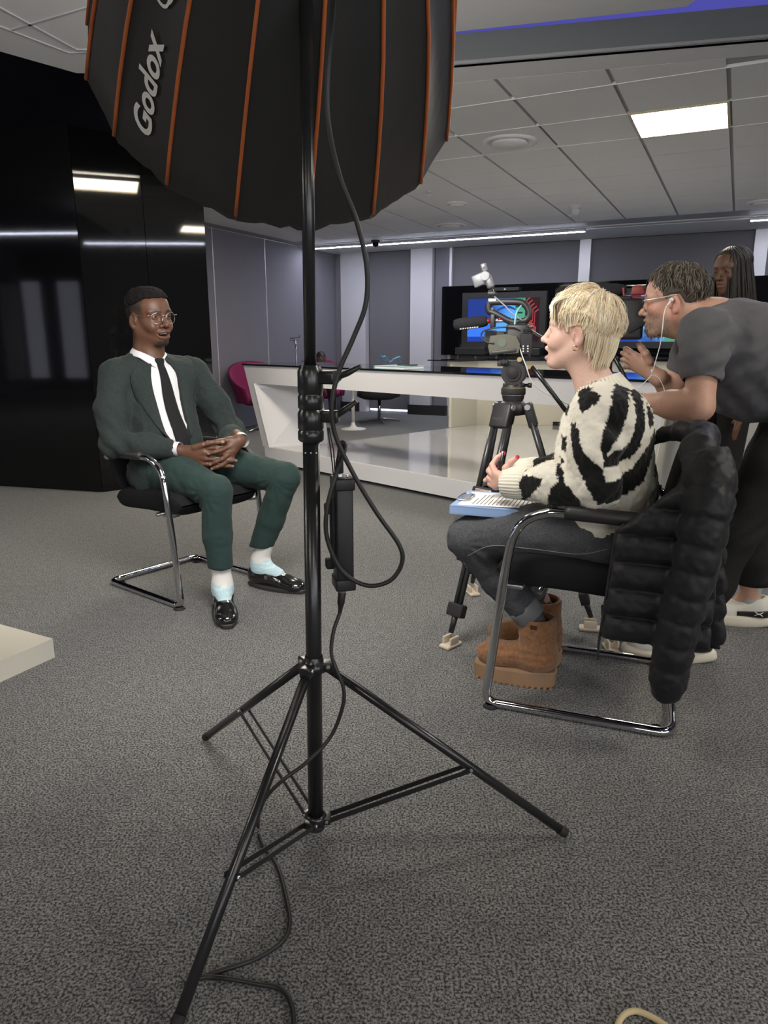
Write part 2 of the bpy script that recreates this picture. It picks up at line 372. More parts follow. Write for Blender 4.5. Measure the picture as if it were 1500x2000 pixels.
# ---- ceiling fittings
def light_panel(b, u, z, lab, group=None, s=(.54, .555)):
    r = empty('ceiling_light', lab, 'ceiling light', tuple(room(b, u, z)), RA, group)
    f = MB()
    for sx in (-1, 1): f.box((sx * s[0] / 2, 0, .005), (.016, s[1] + .016, .03))
    for sy in (-1, 1): f.box((0, sy * s[1] / 2, .005), (s[0] - .016, .016, .03))
    f.build('frame', mat('brass edged frame', (.55, .48, .33), .4, metal=.4), r, world=False)
    d = MB(); d.box((0, 0, .008), (s[0] - .02, s[1] - .02, .01)); d.build('diffuser', M_PANEL, r, world=False)
light_panel(-.465, 5.175, ZC, 'square lit ceiling panel, the brightest lamp in view')
for k, (b, u) in enumerate(NEAR_PANELS): light_panel(b, u, 2.565 if k > 1 else ZC - .025, 'lit square ceiling panel outside the picture, ' + ['hidden behind the softbox, mirrored in the black column', 'hidden behind the softbox, over the news desk', 'on the left over the table', 'on the right over the operator', 'behind the photographer', 'behind the photographer on the right', 'behind the photographer on the left'][k], 'near ceiling lights')
def strip(b0, u0, b1, u1, lab, w=.028, z=ZC - .032):
    a, b = room(b0, u0, z), room(b1, u1, z); d = b - a; L = np.linalg.norm(d); n = np.array([-d[1], d[0], 0]) / L
    r = empty('led_strip_light', lab, 'strip light', tuple(a), 0)
    m = MB(); m.prism([tuple((a + n * w)[:2]), tuple((b + n * w)[:2]), tuple((b - n * w)[:2]), tuple((a - n * w)[:2])], z + .001, z + .03); m.build('channel', M_TRIMW, r)
    m = MB(); w2 = w * .8; m.prism([tuple((a + n * w2)[:2]), tuple((b + n * w2)[:2]), tuple((b - n * w2)[:2]), tuple((a - n * w2)[:2])], z - .004, z + .0008); m.build('diffuser', M_STRIP, r)
strip(-5.75, 9.41, -1.838, 9.41, 'long white strip light in the ceiling before the back wall')
strip(-.02, 9.41, 2.6, 9.41, 'strip light in the ceiling, cut by the right edge of the picture')
strip(1.14, 3.75, .62, 5.3, 'strip light over the right side, seen only mirrored in the black column')
strip(-9.6, -1.35, -6.0, -1.35, 'strip light on the far left, seen only mirrored in the black column', z=2.6)
def vent(b, u, r, lab, plate=True, z=ZC):
    e = empty('ceiling_vent', lab, 'air vent', tuple(room(b, u, z)), RA, 'round ceiling vents')
    if plate: m = MB(); m.box((0, 0, .002), (.53, .55, .008)); m.build('plate', M_TILE, e, world=False)
    m = MB(); m.lathe([(r * 1.12, 0), (r * 1.12, -.006), (r, -.018), (r * .86, -.012), (r * .80, .0)]); m.build('ring', M_TILE, e, world=False)
    m = MB(); m.lathe([(r * .80, -.0012), (r * .72, -.0012)], sides=28); m.build('shadow_gap', M_GRID, e, world=False)
    m = MB(); m.lathe([(r * .72, -.002), (r * .76, -.016), (r * .7, -.026), (.001, -.03)]); m.build('disc', M_TILE, e, world=False)
vent(-1.56, 5.18, .17, 'round white ceiling vent nearest the lit panel')
vent(-3.22, 8.42, .17, 'round white ceiling vent half hidden by the softbox rim, over the news desk')
vent(.11, 8.42, .17, 'round ceiling vent at the right edge of the picture')
vent(-2.67, 7.15, .10, 'small flush round ceiling speaker disc near the softbox', False)
e = empty('smoke_detector', 'white smoke detector hanging from the tiled ceiling', 'smoke detector', tuple(room(-1.635, 7.813, ZC)))
m = MB(); m.lathe([(.062, 0), (.062, -.022), (.05, -.028), (.045, -.04)]); m.build('base', M_WHITE, e, world=False)
m = MB(); m.lathe([(.048, -.038), (.048, -.066), (.036, -.086), (.001, -.09)]); m.build('sensor_cap', M_WHITE, e, world=False)
e = empty('sprinkler_head', 'tiny ceiling sprinkler beside the softbox', 'sprinkler', tuple(room(-2.70, 6.501, ZC)))
m = MB(); m.lathe([(.03, 0), (.03, -.006), (.012, -.012), (.010, -.03)]); m.build('collar', M_WHITE, e, world=False)
m = MB(); m.lathe([(.022, -.033), (.022, -.037), (.001, -.04)]); m.build('deflector', M_TRIMW, e, world=False)
e = empty('dome_camera', 'small black dome security camera on the ceiling by the strip light', 'security camera', tuple(room(-4.60, 9.20, ZC)))
m = MB(); m.lathe([(.06, 0), (.06, -.03), (.05, -.036)]); m.build('base', M_BLACKM, e, world=False)
m = MB(); m.lathe([(.05, -.03), (.048, -.055), (.034, -.08), (.001, -.09)]); m.build('dome', M_GLOSS, e, world=False)
# ================================================================ FURNITURE
M_CHROME = mat('chrome', (.62, .62, .63), .07, metal=1.)
M_STEEL = mat('brushed steel', (.5, .5, .51), .3, metal=1.)
M_DESKW = mat('white laminate', (.70, .69, .71), .35, spec=.4)
M_DESKG = mat('white gloss top', (.60, .60, .61), .035, spec=.6, coat=.6)
M_CREAM = mat('cream laminate', (.70, .66, .54), .4)
M_BGLASS = mat('black glass', (.008, .008, .010), .05, spec=.7)
M_SEATF = mat('black seat fabric', (.014, .014, .015), .95, bump=.3, scale=600, spec=.1)
M_LEATHER = mat('black leatherette', (.018, .018, .018), .45, bump=.15, scale=350)
M_MAGENTA = mat('magenta felt', (.19, .008, .07), .9, bump=.2, scale=500)
M_CHAR = mat('charcoal felt', (.035, .035, .038), .9, bump=.2, scale=500)
M_STONE = mat('off white table', (.72, .68, .58), .5)

# ---- cantilever visitor chairs
def visitor_chair(label, C, fdir, width, grp):
    rz = math.atan2(fdir[1], fdir[0])
    r = empty('visitor_chair', label, 'chair', (C[0], C[1], 0), rz, grp)
    w = width; tr = .0145
    side = [(-.215, .62), (-.17, .637), (.065, .646), (.120, .640), (.165, .620), (.197, .582), (.214, .525), (.235, .36), (.262, .10), (.268, .055), (.262, .028), (.24, tr + .001), (.20, tr), (-.23, tr)]
    side = smooth_path([(x, 0, z) for x, z in side], 5)
    R_ = side + np.array([0, -w, 0]); L_ = side + np.array([0, w, 0])
    back = smooth_path([(-.23, -w, tr), (-.262, -w + .005, tr), (-.28, -w + .035, tr), (-.283, -w + .08, tr), (-.283, 0, tr), (-.283, w - .08, tr), (-.28, w - .035, tr), (-.262, w - .005, tr), (-.23, w, tr)], 4)
    m = MB(); m.tube(np.concatenate([R_, back[1:-1], L_[::-1]]), tr, 14); m.build('tube_frame', M_CHROME, r, world=False)
    m = MB(); m.cyl((.12, -w + .01, .398), (.12, w - .01, .398), .009); m.build('cross_bar', M_CHROME, r, world=False)
    for s in (-1, 1):
        m = MB(); m.tube([(-.20, s * w, .636), (-.16, s * w, .644), (.045, s * w, .650), (.06, s * w, .649)], [.018, .0215, .0215, .019], 14); m.build('arm_pad', M_LEATHER, r, world=False)
        m = MB(); m.lathe([(.017, .012), (.02, .004), (.026, .0), (.001, 0)], (.252, s * w, 0)); m.build('glide_foot', M_BLACKM, r, world=False)
        m = MB(); m.lathe([(.017, .012), (.02, .004), (.022, .0), (.001, 0)], (-.24, s * (w - .03), 0)); m.build('glide_foot', M_BLACKM, r, world=False)
        m = MB(); m.box((.20, s * (w - .03), .405), (.06, .05, .014), bev=.004); m.build('seat_bracket', M_STEEL, r, world=False)
    def seat(u, v):
        a = 2 * math.pi * v; x = .015 + .245 * (2 * u - 1)
        hw = (w - .028) * (1 - .06 * abs(2 * u - 1) ** 4); ca, sa = math.cos(a), math.sin(a)
        y = hw * math.copysign(abs(ca) ** .35, ca); zc = .445 - .018 * (1 - u) + .0 + .012 * math.sin(3 * u)
        th = .044 * (1 - abs(2 * u - 1) ** 9) ** .6 + .003
        z = zc + th * math.copysign(abs(sa) ** .35, sa) * (1 if sa > 0 else 1.25)
        return (x, y, z)
    m = MB(); m.grid(seat, 22, 33); m.build('seat', M_SEATF, r, world=False)
    def backr(u, v):
        a = 2 * math.pi * v; z = .47 + .37 * u; hw = (w - .02) * (1 - .10 * abs(2 * u - 1) ** 4)
        ca, sa = math.cos(a), math.sin(a); y = hw * math.copysign(abs(ca) ** .35, ca)
        x = -.215 - .075 * u + .024 * (1 - abs(2 * u - 1) ** 6) * math.copysign(abs(sa) ** .5, sa) - .025 * (y / hw) ** 2 * -1 + .0
        return (x, y, z)
    m = MB(); m.grid(backr, 20, 33); m.build('backrest', M_SEATF, r, world=False)
    return r
CHL_C, CHL_F = np.array([-.93, 3.242, 0]), np.array([.787, -.617, 0])
CHR_C, CHR_F = np.array([.663, 2.195, 0]), np.array([-.937, .350, 0])
visitor_chair('chrome cantilever visitor chair under the person in the green suit', CHL_C, CHL_F, .25, 'visitor chairs')
visitor_chair('chrome cantilever visitor chair with a puffer jacket hung over its back', CHR_C, CHR_F, .25, 'visitor chairs')

# ---- white table corner, left foreground
c0 = ground(103, 1247, .52)
tb = empty('side_table', 'corner of a cream white table cut off by the left edge', 'table', (c0[0] - .5, c0[1] - .15, 0))
da = ground(0, 1219, .52) - c0; db = ground(0, 1291, .52) - c0
da /= np.linalg.norm(da); db /= np.linalg.norm(db)
m = MB(); pl = [c0, c0 + da * .75, c0 + da * .75 + db * .7, c0 + db * .7]
m.prism([tuple(p[:2]) for p in pl], .477, .52); m.build('table_top', M_STONE, tb)
cc = c0 + da * .40 + db * .36
m = MB(); m.cyl((cc[0], cc[1], .02), (cc[0], cc[1], .477), .03); m.build('pedestal', M_STEEL, tb)
m = MB(); m.lathe([(.22, 0), (.22, .008), (.05, .02), (.03, .04)], cc * [1, 1, 0]); m.build('base_plate', M_STEEL, tb)

# ---- news desk: a hollow white loop with slanted ends, black glass top
D0 = np.array([.612, 4.862, 0]); DX = np.array([.702, -.712, 0]); DN = np.array([.712, .702, 0])   # along, and away from camera
def dk(s, t, z): return D0 + DX * s + DN * t + np.array([0, 0, z])
desk = empty('news_desk', 'long white news desk with a black glass top and hollow front', 'desk', tuple(dk(-.7, .4, 0)), math.atan2(DX[1], DX[0]))
DEP = .78
def slab(name, s0b, s1b, s0t, s1t, z0, z1, m, t0=0., t1=DEP, p=desk):
    b = MB(); V = [dk(s0b, t0, z0), dk(s1b, t0, z0), dk(s1b, t1, z0), dk(s0b, t1, z0), dk(s0t, t0, z1), dk(s1t, t0, z1), dk(s1t, t1, z1), dk(s0t, t1, z1)]
    b.add(V, [(3, 2, 1, 0), (4, 5, 6, 7), (0, 1, 5, 4), (1, 2, 6, 5), (2, 3, 7, 6), (3, 0, 4, 7)]); return b.build(name, m, p)
zt, zo, zl = .905, .742, .165
sl = lambda z: -2.76 + (.914 - z) * .36      # slanted left end
sr = lambda z: 1.335 - (.914 - z) * .10
slab('top_slab', sl(zo), sr(zo), sl(zt), sr(zt), zo, zt, M_DESKW)
slab('glass_top', sl(zt) - .01, sr(zt) + .01, sl(zt) - .012, sr(zt) + .012, zt + .0, zt + .014, M_BGLASS, -.012, DEP + .012)
def dprism(name, poly, z0, z1, m):
    b = MB(); b.prism(poly, z0, z1, D0, DX, DN); return b.build(name, m, desk)
P2_ = (.70 * 2.3 - 1.47, .55 * 2.3 + 3.35)
plat = [(-2.53, .0), (1.30, .0), (1.30, 3.3), P2_, (-1.47, 3.35), (-2.17, 2.80), (-2.17, .55)]
def inset(poly, d): c_ = np.mean(np.array(poly), 0); return [tuple(np.array(p) + (c_ - np.array(p)) / np.linalg.norm(c_ - np.array(p)) * d) for p in poly]
dprism('bottom_slab', [(sl(.1), 0)] + plat[1:], .03, zl, M_DESKW)
dprism('gloss_shelf', inset(plat, .012), zl, zl + .004, M_DESKG)
dprism('plinth', inset(plat, .12), 0, .032, M_BLACKM)
slab('end_panel', sl(zl), sl(zl) + .115, sl(zo), sl(zo) + .115, zl, zo, M_DESKW, 0., .55)
slab('end_panel', sr(zl) - .07, sr(zl), sr(zo) - .07, sr(zo), zl, zo, M_DESKW, 0., 3.2)
b = MB(); V = [dk(sl(zl) + .115, .0, zl), dk(sl(zo) + .115, .0, zo), dk(sl(zo) + .115 + .34, .52, zo), dk(-2.16, .52, zl)]
b.add(V + [v + np.array([-.01, -.01, 0]) for v in V], [(0, 1, 2, 3), (7, 6, 5, 4), (0, 3, 7, 4), (1, 5, 6, 2), (2, 6, 7, 3), (0, 4, 5, 1)]); b.build('inner_wall', M_DESKW, desk)
wallp = [(-2.17, 2.35), (-2.16, 2.80), (-1.47, 3.35), P2_, (P2_[0] + .02, P2_[1] + .04), (-1.49, 3.40), (-2.20, 2.83), (-2.21, 2.35)]
dprism('back_panel', wallp, zl + .004, zt, M_CREAM)
dprism('back_panel_top', [(-2.20, 2.30), (-2.05, 2.34), (-2.05, 2.78), (-1.40, 3.27), (P2_[0] + .05, P2_[1] - .1), (P2_[0] + .2, P2_[1] + .3), (-1.55, 3.75), (-2.5, 3.0), (-2.5, 2.3)], zt, zt + .014, M_BGLASS)
dprism('kick_strip', [(-1.47, 3.345), P2_, (P2_[0] + .004, P2_[1] - .01), (-1.466, 3.335)], zl + .005, zl + .05, M_BLACKM)
slab('end_cladding', sr(.03) + .001, sr(.03) + .012, sr(zt) + .001, sr(zt) + .012, .03, zt, M_CREAM, .002, 3.2)
slab('end_top', sr(zt) - .45, sr(zt) + .01, sr(zt) - .45, sr(zt) + .012, zt - .04, zt + .014, M_BGLASS, DEP + .013, 3.2)

# things on the desk
M_TEAL = mat('pale teal cover', (.33, .52, .55), .5); M_PAPER = mat('paper', (.78, .78, .76), .7)
M_RIBBON = mat('blue lanyard ribbon', (.015, .11, .22), .6)
bq = onplane(772, 719, dk(0, .10, 0), DN); bs = np.dot(bq - D0, DX); ZD = zt + .0145
r = empty('notebook', 'pale teal hardback notebook lying on the news desk', 'notebook', tuple(dk(bs, .14, ZD)), math.atan2(DX[1], DX[0]))
m = MB(); m.box((0, 0, .002), (.32, .23, .004)); m.box((0, 0, .022), (.32, .23, .004)); m.box((-.158, 0, .012), (.004, .23, .024)); m.build('cover', M_TEAL, r, world=False)
m = MB(); m.box((.002, 0, .012), (.306, .222, .0158)); m.build('pages', M_PAPER, r, world=False)
r = empty('phone', 'black phone lying on the teal notebook', 'phone', tuple(dk(bs + .07, .16, ZD + .024)), math.atan2(DX[1], DX[0]))
m = MB(); m.box((0, 0, .005), (.15, .075, .009), bev=.003); m.build('phone_body', M_BLACK, r, world=False)
m = MB(); m.box((0, 0, .0098), (.142, .069, .001)); m.build('phone_screen', M_BGLASS, r, world=False)
r = empty('lanyard', 'bundled blue lanyard ribbon on top of the notebook', 'lanyard', tuple(dk(bs - .10, .11, ZD + .024)))
for k in range(4):
    a = RNG.normal(size=3) * .012; m = MB()
    P = smooth_path([(-.07 + .01 * k, -.01 * k, .006), (-.05, .01, .05 + .008 * k), (-.01 + a[0], .0, .066 - .01 * k), (.02, .01 * k - .01, .024), (.06 + a[1], .0, .05), (.10, .015 + a[2], .062 - .012 * k), (.115, .0, .03)], 6)
    W2 = np.array([0, .022, .004]); V = np.concatenate([P - W2, P + W2]); n = len(P)
    V = np.concatenate([V, V + np.array([0, 0, .0015])])
    F = [(i, i + 1, n + i + 1, n + i) for i in range(n - 1)] + [(2 * n + i, 3 * n + i, 3 * n + i + 1, 2 * n + i + 1) for i in range(n - 1)] + [(i, 2 * n + i, 2 * n + i + 1, i + 1) for i in range(n - 1)] + [(n + i, n + i + 1, 3 * n + i + 1, 3 * n + i) for i in range(n - 1)]
    m.add(V, F, True); m.build('ribbon_loop', M_RIBBON, r, world=False)
# small phone clamp on a thin stand, behind the desk
sb_ = onplane(577, 660, dk(0, DEP + .75, 0), DN)
r = empty('phone_clamp_stand', 'thin chrome stand with a phone clamp behind the news desk', 'stand', (sb_[0], sb_[1], 0))
X0, Y0, Z0 = sb_
m = MB(); m.cyl((X0, Y0, .02), (X0, Y0, Z0 - .08), .008); m.build('pole', M_CHROME, r)
m = MB(); m.lathe([(.14, 0), (.14, .01), (.02, .025)], (X0, Y0, 0)); m.build('base', M_BLACKM, r)
m = MB(); hel = [(X0 + .016 * math.cos(t * 6), Y0 + .016 * math.sin(t * 6), Z0 - .08 + .05 * t / 4) for t in np.linspace(0, 4.2, 40)]; m.tube(hel, .005, 6); m.build('flexible_neck', M_CHROME, r)
m = MB(); m.box((X0, Y0, Z0 + .0), (.12, .03, .012), R3(0, -.15)); m.box((X0 - .055, Y0, Z0 - .015), (.012, .035, .04), R3(0, -.15)); m.box((X0 + .058, Y0, Z0 + .012), (.012, .035, .045), R3(0, -.15)); m.box((X0, Y0, Z0 - .025), (.07, .02, .014)); m.build('clamp', M_CHROME, r)

# ---- tub chairs and pedestal table behind the desk
def tub_chair(label, loc, rz, m_shell, grp, legs='star', back_h=.46, sc=1.0):
    r = empty('tub_chair', label, 'chair', (loc[0], loc[1], 0), rz, grp)
    def shell(off):
        def f(u, v):
            a = (v - .5) * 2 * 2.2; t = u
            hh = .40 + (.16 + (back_h - .16) * max(0, math.cos(a * .72)) ** 1.2) * t
            rad = (.29 + .085 * t) * sc + off
            return (-rad * math.cos(a) * .95 + .02, rad * math.sin(a) * 1.04, hh if t > 0 else .36)
        return f
    m = MB(); fo, fi = shell(.018), shell(-.018); nu, nv = 9, 31
    V = [fo(i / (nu - 1), j / (nv - 1)) for i in range(nu) for j in range(nv)] + [fi(i / (nu - 1), j / (nv - 1)) for i in range(nu) for j in range(nv)]
    o2 = nu * nv; F = []
    for i in range(nu - 1):
        for j in range(nv - 1):
            a = i * nv + j; F += [(a, a + nv, a + nv + 1, a + 1), (o2 + a, o2 + a + 1, o2 + a + nv + 1, o2 + a + nv)]
    for j in range(nv - 1): a = (nu - 1) * nv + j; F += [(a, o2 + a, o2 + a + 1, a + 1), (j, j + 1, o2 + j + 1, o2 + j)]
    for i in range(nu - 1):
        a = i * nv; F += [(a, o2 + a, o2 + a + nv, a + nv)]; a = i * nv + nv - 1; F += [(a, a + nv, o2 + a + nv, o2 + a)]
    m.add(V, F, True); m.build('shell', m_shell, r, world=False)
    m = MB(); m.lathe([(.02, .315), (.2 * sc, .325), (.285 * sc, .365), (.28 * sc, .43), (.22 * sc, .455), (.001, .46)], (.02, 0, 0)); m.build('seat_cushion', m_shell, r, world=False)
    m = MB(); m.cyl((0, 0, .04), (0, 0, .33), .024); m.build('stem', M_CHROME, r, world=False)
    for k in range(4):
        a = k * math.pi / 2 + .5; m = MB(); m.tube([(0, 0, .055), (.16 * math.cos(a), .16 * math.sin(a), .04), (.30 * math.cos(a), .30 * math.sin(a), .012)], [.017, .014, .009], 8); m.build('foot', M_STEEL, r, world=False)
    return r
t1 = room(-5.45, 7.62); tub_chair('magenta tub chair with a high back behind the desk corner', t1, math.radians(-55), M_MAGENTA, 'magenta tub chairs', back_h=.47, sc=1.05)
t2 = room(-5.35, 8.95); tub_chair('magenta tub chair with a person, seen through the hollow desk', t2, math.radians(-75), M_MAGENTA, 'magenta tub chairs', back_h=.47)
t3 = ground(741, 824); tub_chair('charcoal tub chair on a chrome star foot, seen through the hollow desk', t3, math.radians(165), M_CHAR, None, back_h=.42, sc=1.06)
t4 = ground(690, 838); r = empty('pedestal_table', 'small white round table on a slim stem, seen through the hollow desk', 'table', (t4[0], t4[1], 0))
M_CWHITE = mat('white enamel', (.66, .64, .60), .35)
m = MB(); m.lathe([(.165, 0), (.165, .008), (.06, .02), (.03, .05), (.022, .09)]); m.build('base', M_CWHITE, r, world=False)
m = MB(); m.cyl((0, 0, .08), (0, 0, .62), .022); m.build('stem', M_CWHITE, r, world=False)
m = MB(); m.lathe([(.02, .60), (.25, .625), (.26, .635), (.25, .645), (.001, .645)]); m.build('table_top', M_CWHITE, r, world=False)
# ---- black wall panel with screens
def wl3(b, z, d=0.): return room(b, UB - d, z)
TVB0, TVB1 = -4.03, 2.6
r = empty('screen_wall', 'long black gloss wall panel carrying the television screens', 'wall panel', tuple(wl3(TVB0, 0, .1)), RA)
def wbox(name, m, b0, b1, z0, z1, d0, d1, p): 
    q = MB(); q.prism([(b0, UB - d1), (b1, UB - d1), (b1, UB - d0), (b0, UB - d0)], z0, z1, (0, 0, 0), BX, UX); return q.build(name, m, p)
for k, (a, b) in enumerate([(-4.03, -3.72), (-3.715, -2.10), (-2.095, -.6), (-.595, 1.1), (1.105, 2.6)]): wbox('gloss_panel', M_GLOSS, a, b, .92, 1.905, .06, .12, r)
wbox('bracket', M_BLACKM, -3.6, 2.5, 1.0, 1.8, -.05, .06, r)
for b_ in (-3.8, -3.2, -1.5, 0.5): wbox('support_leg', M_STEEL, b_, b_ + .03, 0, .92, .0, .05, r)
def screen_cols(nx, ny):
    X, Y = np.meshgrid(np.linspace(0, 1, nx), np.linspace(0, 1, ny), indexing='ij'); c = np.zeros((nx, ny, 3))
    c[:] = (.012, .035, .22)
    lo = (Y < .52) & (Y > .12) & (X < .45); c[lo] = (.035, .16, .75)
    c[(Y <= .12) & (X < .45)] = (.012, .04, .30)
    fb = (X > .36) & (X < .67); f = .5 + .5 * np.sin(9 * X + 5 * Y + 2 * np.sin(6 * Y)); c[fb] = (np.stack([.02 + .06 * f, .08 + .25 * f, .35 + .5 * f], -1))[fb]
    # eyebrow, nose and mouth shades of the blue half face
    d = np.minimum(np.abs((Y - .80) + .6 * (X - .55) ** 2 * 8) * 3 + np.abs(X - .55) * .3, 1); c[fb & (d < .1)] = (.01, .05, .25)
    gr = (X >= .67) & (X < .80); g = .5 + .5 * np.sin(7 * Y + 4 * X); c[gr] = (np.stack([.03 + .03 * g, .17 + .14 * g, .10 + .09 * g], -1))[gr]
    c[gr & (np.abs(Y - .80 - .25 * (X - .67)) < .022)] = (.01, .04, .03); c[gr & (np.abs(Y - .66) < .02) & (X < .77)] = (.005, .02, .02)
    c[gr & (((X * 60).astype(int) % 2 == 0) & ((Y * 34).astype(int) % 2 == 0)) & ((Y > .85) | ((Y < .6) & (Y > .45)))] = (.08, .38, .25)
    rd = X >= .80; c[rd] = (.02, .003, .006)
    tr = np.zeros_like(rd)
    for k in range(5):
        x0 = .82 + .028 * k; y1 = .95 - .07 * k; tr |= rd & (np.abs(X - x0) < .0045) & (Y < y1) & (Y > y1 - .28)
        tr |= rd & (np.abs((Y - y1) - 1.2 * (X - x0)) < .012) & (X > x0) & (X < x0 + .05)
        tr |= rd & (np.abs(Y - (.60 - .06 * k)) < .008) & (X > .84) & (X < .88 + .015 * k)
        tr |= rd & (np.abs(X - (.87 + .02 * k)) < .0045) & (Y < .5 - .04 * k) & (Y > .2)
    c[tr] = (.45, .05, .06)
    return X, Y, c
def television(label, b0, b1, z0, z1):
    t = empty('television', label, 'television', tuple(wl3((b0 + b1) / 2, z0, .2)), RA, 'wall screens')
    wbox('housing', M_BLACK, b0, b1, z0, z1, .121, .155, t)
    e = .085
    for n, a in enumerate([(b0, b1, z1 - e, z1), (b0, b1, z0, z0 + e), (b0, b0 + e, z0 + e, z1 - e), (b1 - e, b1, z0 + e, z1 - e)]): wbox('bezel', M_BLACK, a[0], a[1], a[2], a[3], .155, .172, t)
    nx, ny = 150, 84; X, Y, c = screen_cols(nx, ny)
    V = np.stack([b0 + e + (b1 - b0 - 2 * e) * X, np.full_like(X, UB - .158), z0 + e + (z1 - z0 - 2 * e) * Y], -1).reshape(-1, 3)
    Wd = V[:, :1] * BX + V[:, 1:2] * UX + V[:, 2:] * np.array([0, 0, 1])
    I = np.arange(nx * ny).reshape(nx, ny); F = np.stack([I[:-1, :-1], I[1:, :-1], I[1:, 1:], I[:-1, 1:]], -1).reshape(-1, 4)
    put('screen', mkmesh('screen', tolocal(t, Wd), F, mat_emit_attr('screen picture', .30), cols=c.reshape(-1, 3)), t)
    return t
television('wall television showing a blue and green face, behind the first film camera', -3.69, -2.46, 1.03, 1.80)
television('wall television mostly hidden behind the person in the grey T-shirt', -1.68, -.45, 1.03, 1.80)
r = empty('soundbar', 'thin black conferencing bar above the left wall television', 'soundbar', tuple(wl3(-3.05, 1.81, .2)), RA)
wbox('bar_body', M_BLACK, -3.25, -2.85, 1.815, 1.86, .121, .20, r); wbox('indicator', M_CWHITE, -3.06, -3.04, 1.825, 1.845, .2, .202, r)
for k, (a, b, z0, z1, lab) in enumerate([(-3.75, -3.30, .93, 1.02, 'slim dark gloss console under the left wall television'), (-2.75, -2.50, .93, 1.015, 'dark speaker box under the left wall television')]):
    r = empty('console_box', lab, 'speaker', tuple(wl3(a, z0, .2)), RA)
    wbox('console_body', M_BLACK, a, b, z0, z1, .121, .26, r); wbox('front_trim', M_STEEL, a, b, z1, z1 + .006, .14, .262, r)
# ================================================================ LIGHT STAND, SOFTBOX, CABLES
M_BMET = mat('black anodised metal', (.014, .014, .015), .28, metal=.0, spec=.6, bump=.02, scale=90)
M_SATIN = mat('black softbox cloth', (.021, .0205, .020), .6, bump=.9, scale=22, var=.15, spec=.35, stretch=(1, 1, .35))
M_ORANGE = mat('orange piping', (.42, .10, .02), .55)
M_LETTER = mat('pale print', (.62, .61, .57), .6)
M_DIFF = mat('diffusion cloth', (.9, .9, .88), .8, emis=(1.0, .96, .9), estr=SOFTBOX_E)
M_SILVER = mat('silver metal', (.60, .60, .62), .32, metal=.9)
M_RUBBER = mat('black rubber cable', (.013, .013, .013), .5)
M_BRASS = mat('worn brass', (.45, .33, .16), .4, metal=.8)
Yp = 1.43
def pp(u, v, Y=Yp): return aty(u, v, Y)
pb, ptp = pp(617, 1612), pp(597, 0); pd = (ptp - pb) / (ptp[2] - pb[2])
def pole(z, off=(0, 0, 0)): return pb + pd * (z - pb[2]) + np.asarray(off, float)
st = empty('light_stand', 'tall black light stand with three braced legs in the foreground', 'light stand', (pb[0], pb[1], 0))
def zat(v): return aty(600, v, Yp)[2]
m = MB(); m.cyl(pole(.055), pole(zat(845)), .0172, sides=24); m.build('lower_tube', M_BMET, st)
m = MB(); m.cyl(pole(zat(850)), pole(zat(722)), .0150, sides=24); m.build('middle_tube', M_BMET, st)
m = MB(); m.cyl(pole(zat(740)), pole(1.735), .0122, sides=24); m.build('upper_tube', M_BMET, st)
def collar(z0, z1, r, knobdir, nm):
    o = MB(); h = z1 - z0
    o.lathe([(r * .86, 0), (r, .004), (r, h * .30), (r * .93, h * .33), (r * .93, h * .36), (r, h * .4), (r, h - .012), (r * .88, h - .006), (r * .80, h)], pole(z0), pd, 26)
    c = o.build(nm, M_BMET, st)
    a = np.array([math.cos(knobdir), math.sin(knobdir), 0]); zc = pole(z0 + h * .74)
    o = MB(); o.box(zc + a * (r + .014), (.036, .024, .024), R3(az=knobdir), .004); o.build('clamp_lug', M_BMET, c)
    return c, zc, a
c1, z1c, a1 = collar(zat(800), zat(713), .0255, -.2, 'clamp_collar')
o = MB(); q = z1c + a1 * .05; o.cyl(q + [0, -.012, 0], q + [0, .014, 0], .010); o.cyl(z1c + a1 * .03 + [0, -.0135, 0], z1c + a1 * .03 + [0, -.010, 0], .0065); o.build('clamp_screw', M_BRASS, c1)
def knob(c, p, a, tilt):
    o = MB(); p = np.asarray(p); o.cyl(p, p + a * .022, .007)
    d = np.array([a[0], a[1], tilt]); d /= np.linalg.norm(d); o.tube([p + a * .016 - d * .004, p + a * .016 + d * .02 + [0, 0, .004], p + a * .018 + d * .046 + [0, 0, .012]], [.012, .011, .007], 10, flat=(1, .6)); return o.build('wing_knob', M_BLACK, c)
knob(c1, z1c + a1 * .04, a1, .2)
c2, z2c, a2 = collar(zat(862), zat(795), .0262, -.15, 'clamp_collar')
knob(c2, z2c + a2 * .034, a2, .45)
c2b, z2b, a2b = collar(zat(765), zat(728), .0225, -.35, 'clamp_collar')
for k in range(3):
    o = MB(); o.cyl(pole(zat(882), (-.010 + .011 * k, -.0165, 0)), pole(zat(882), (-.010 + .011 * k, -.0178, 0)), .0016); o.build('rivet', M_SILVER, st)
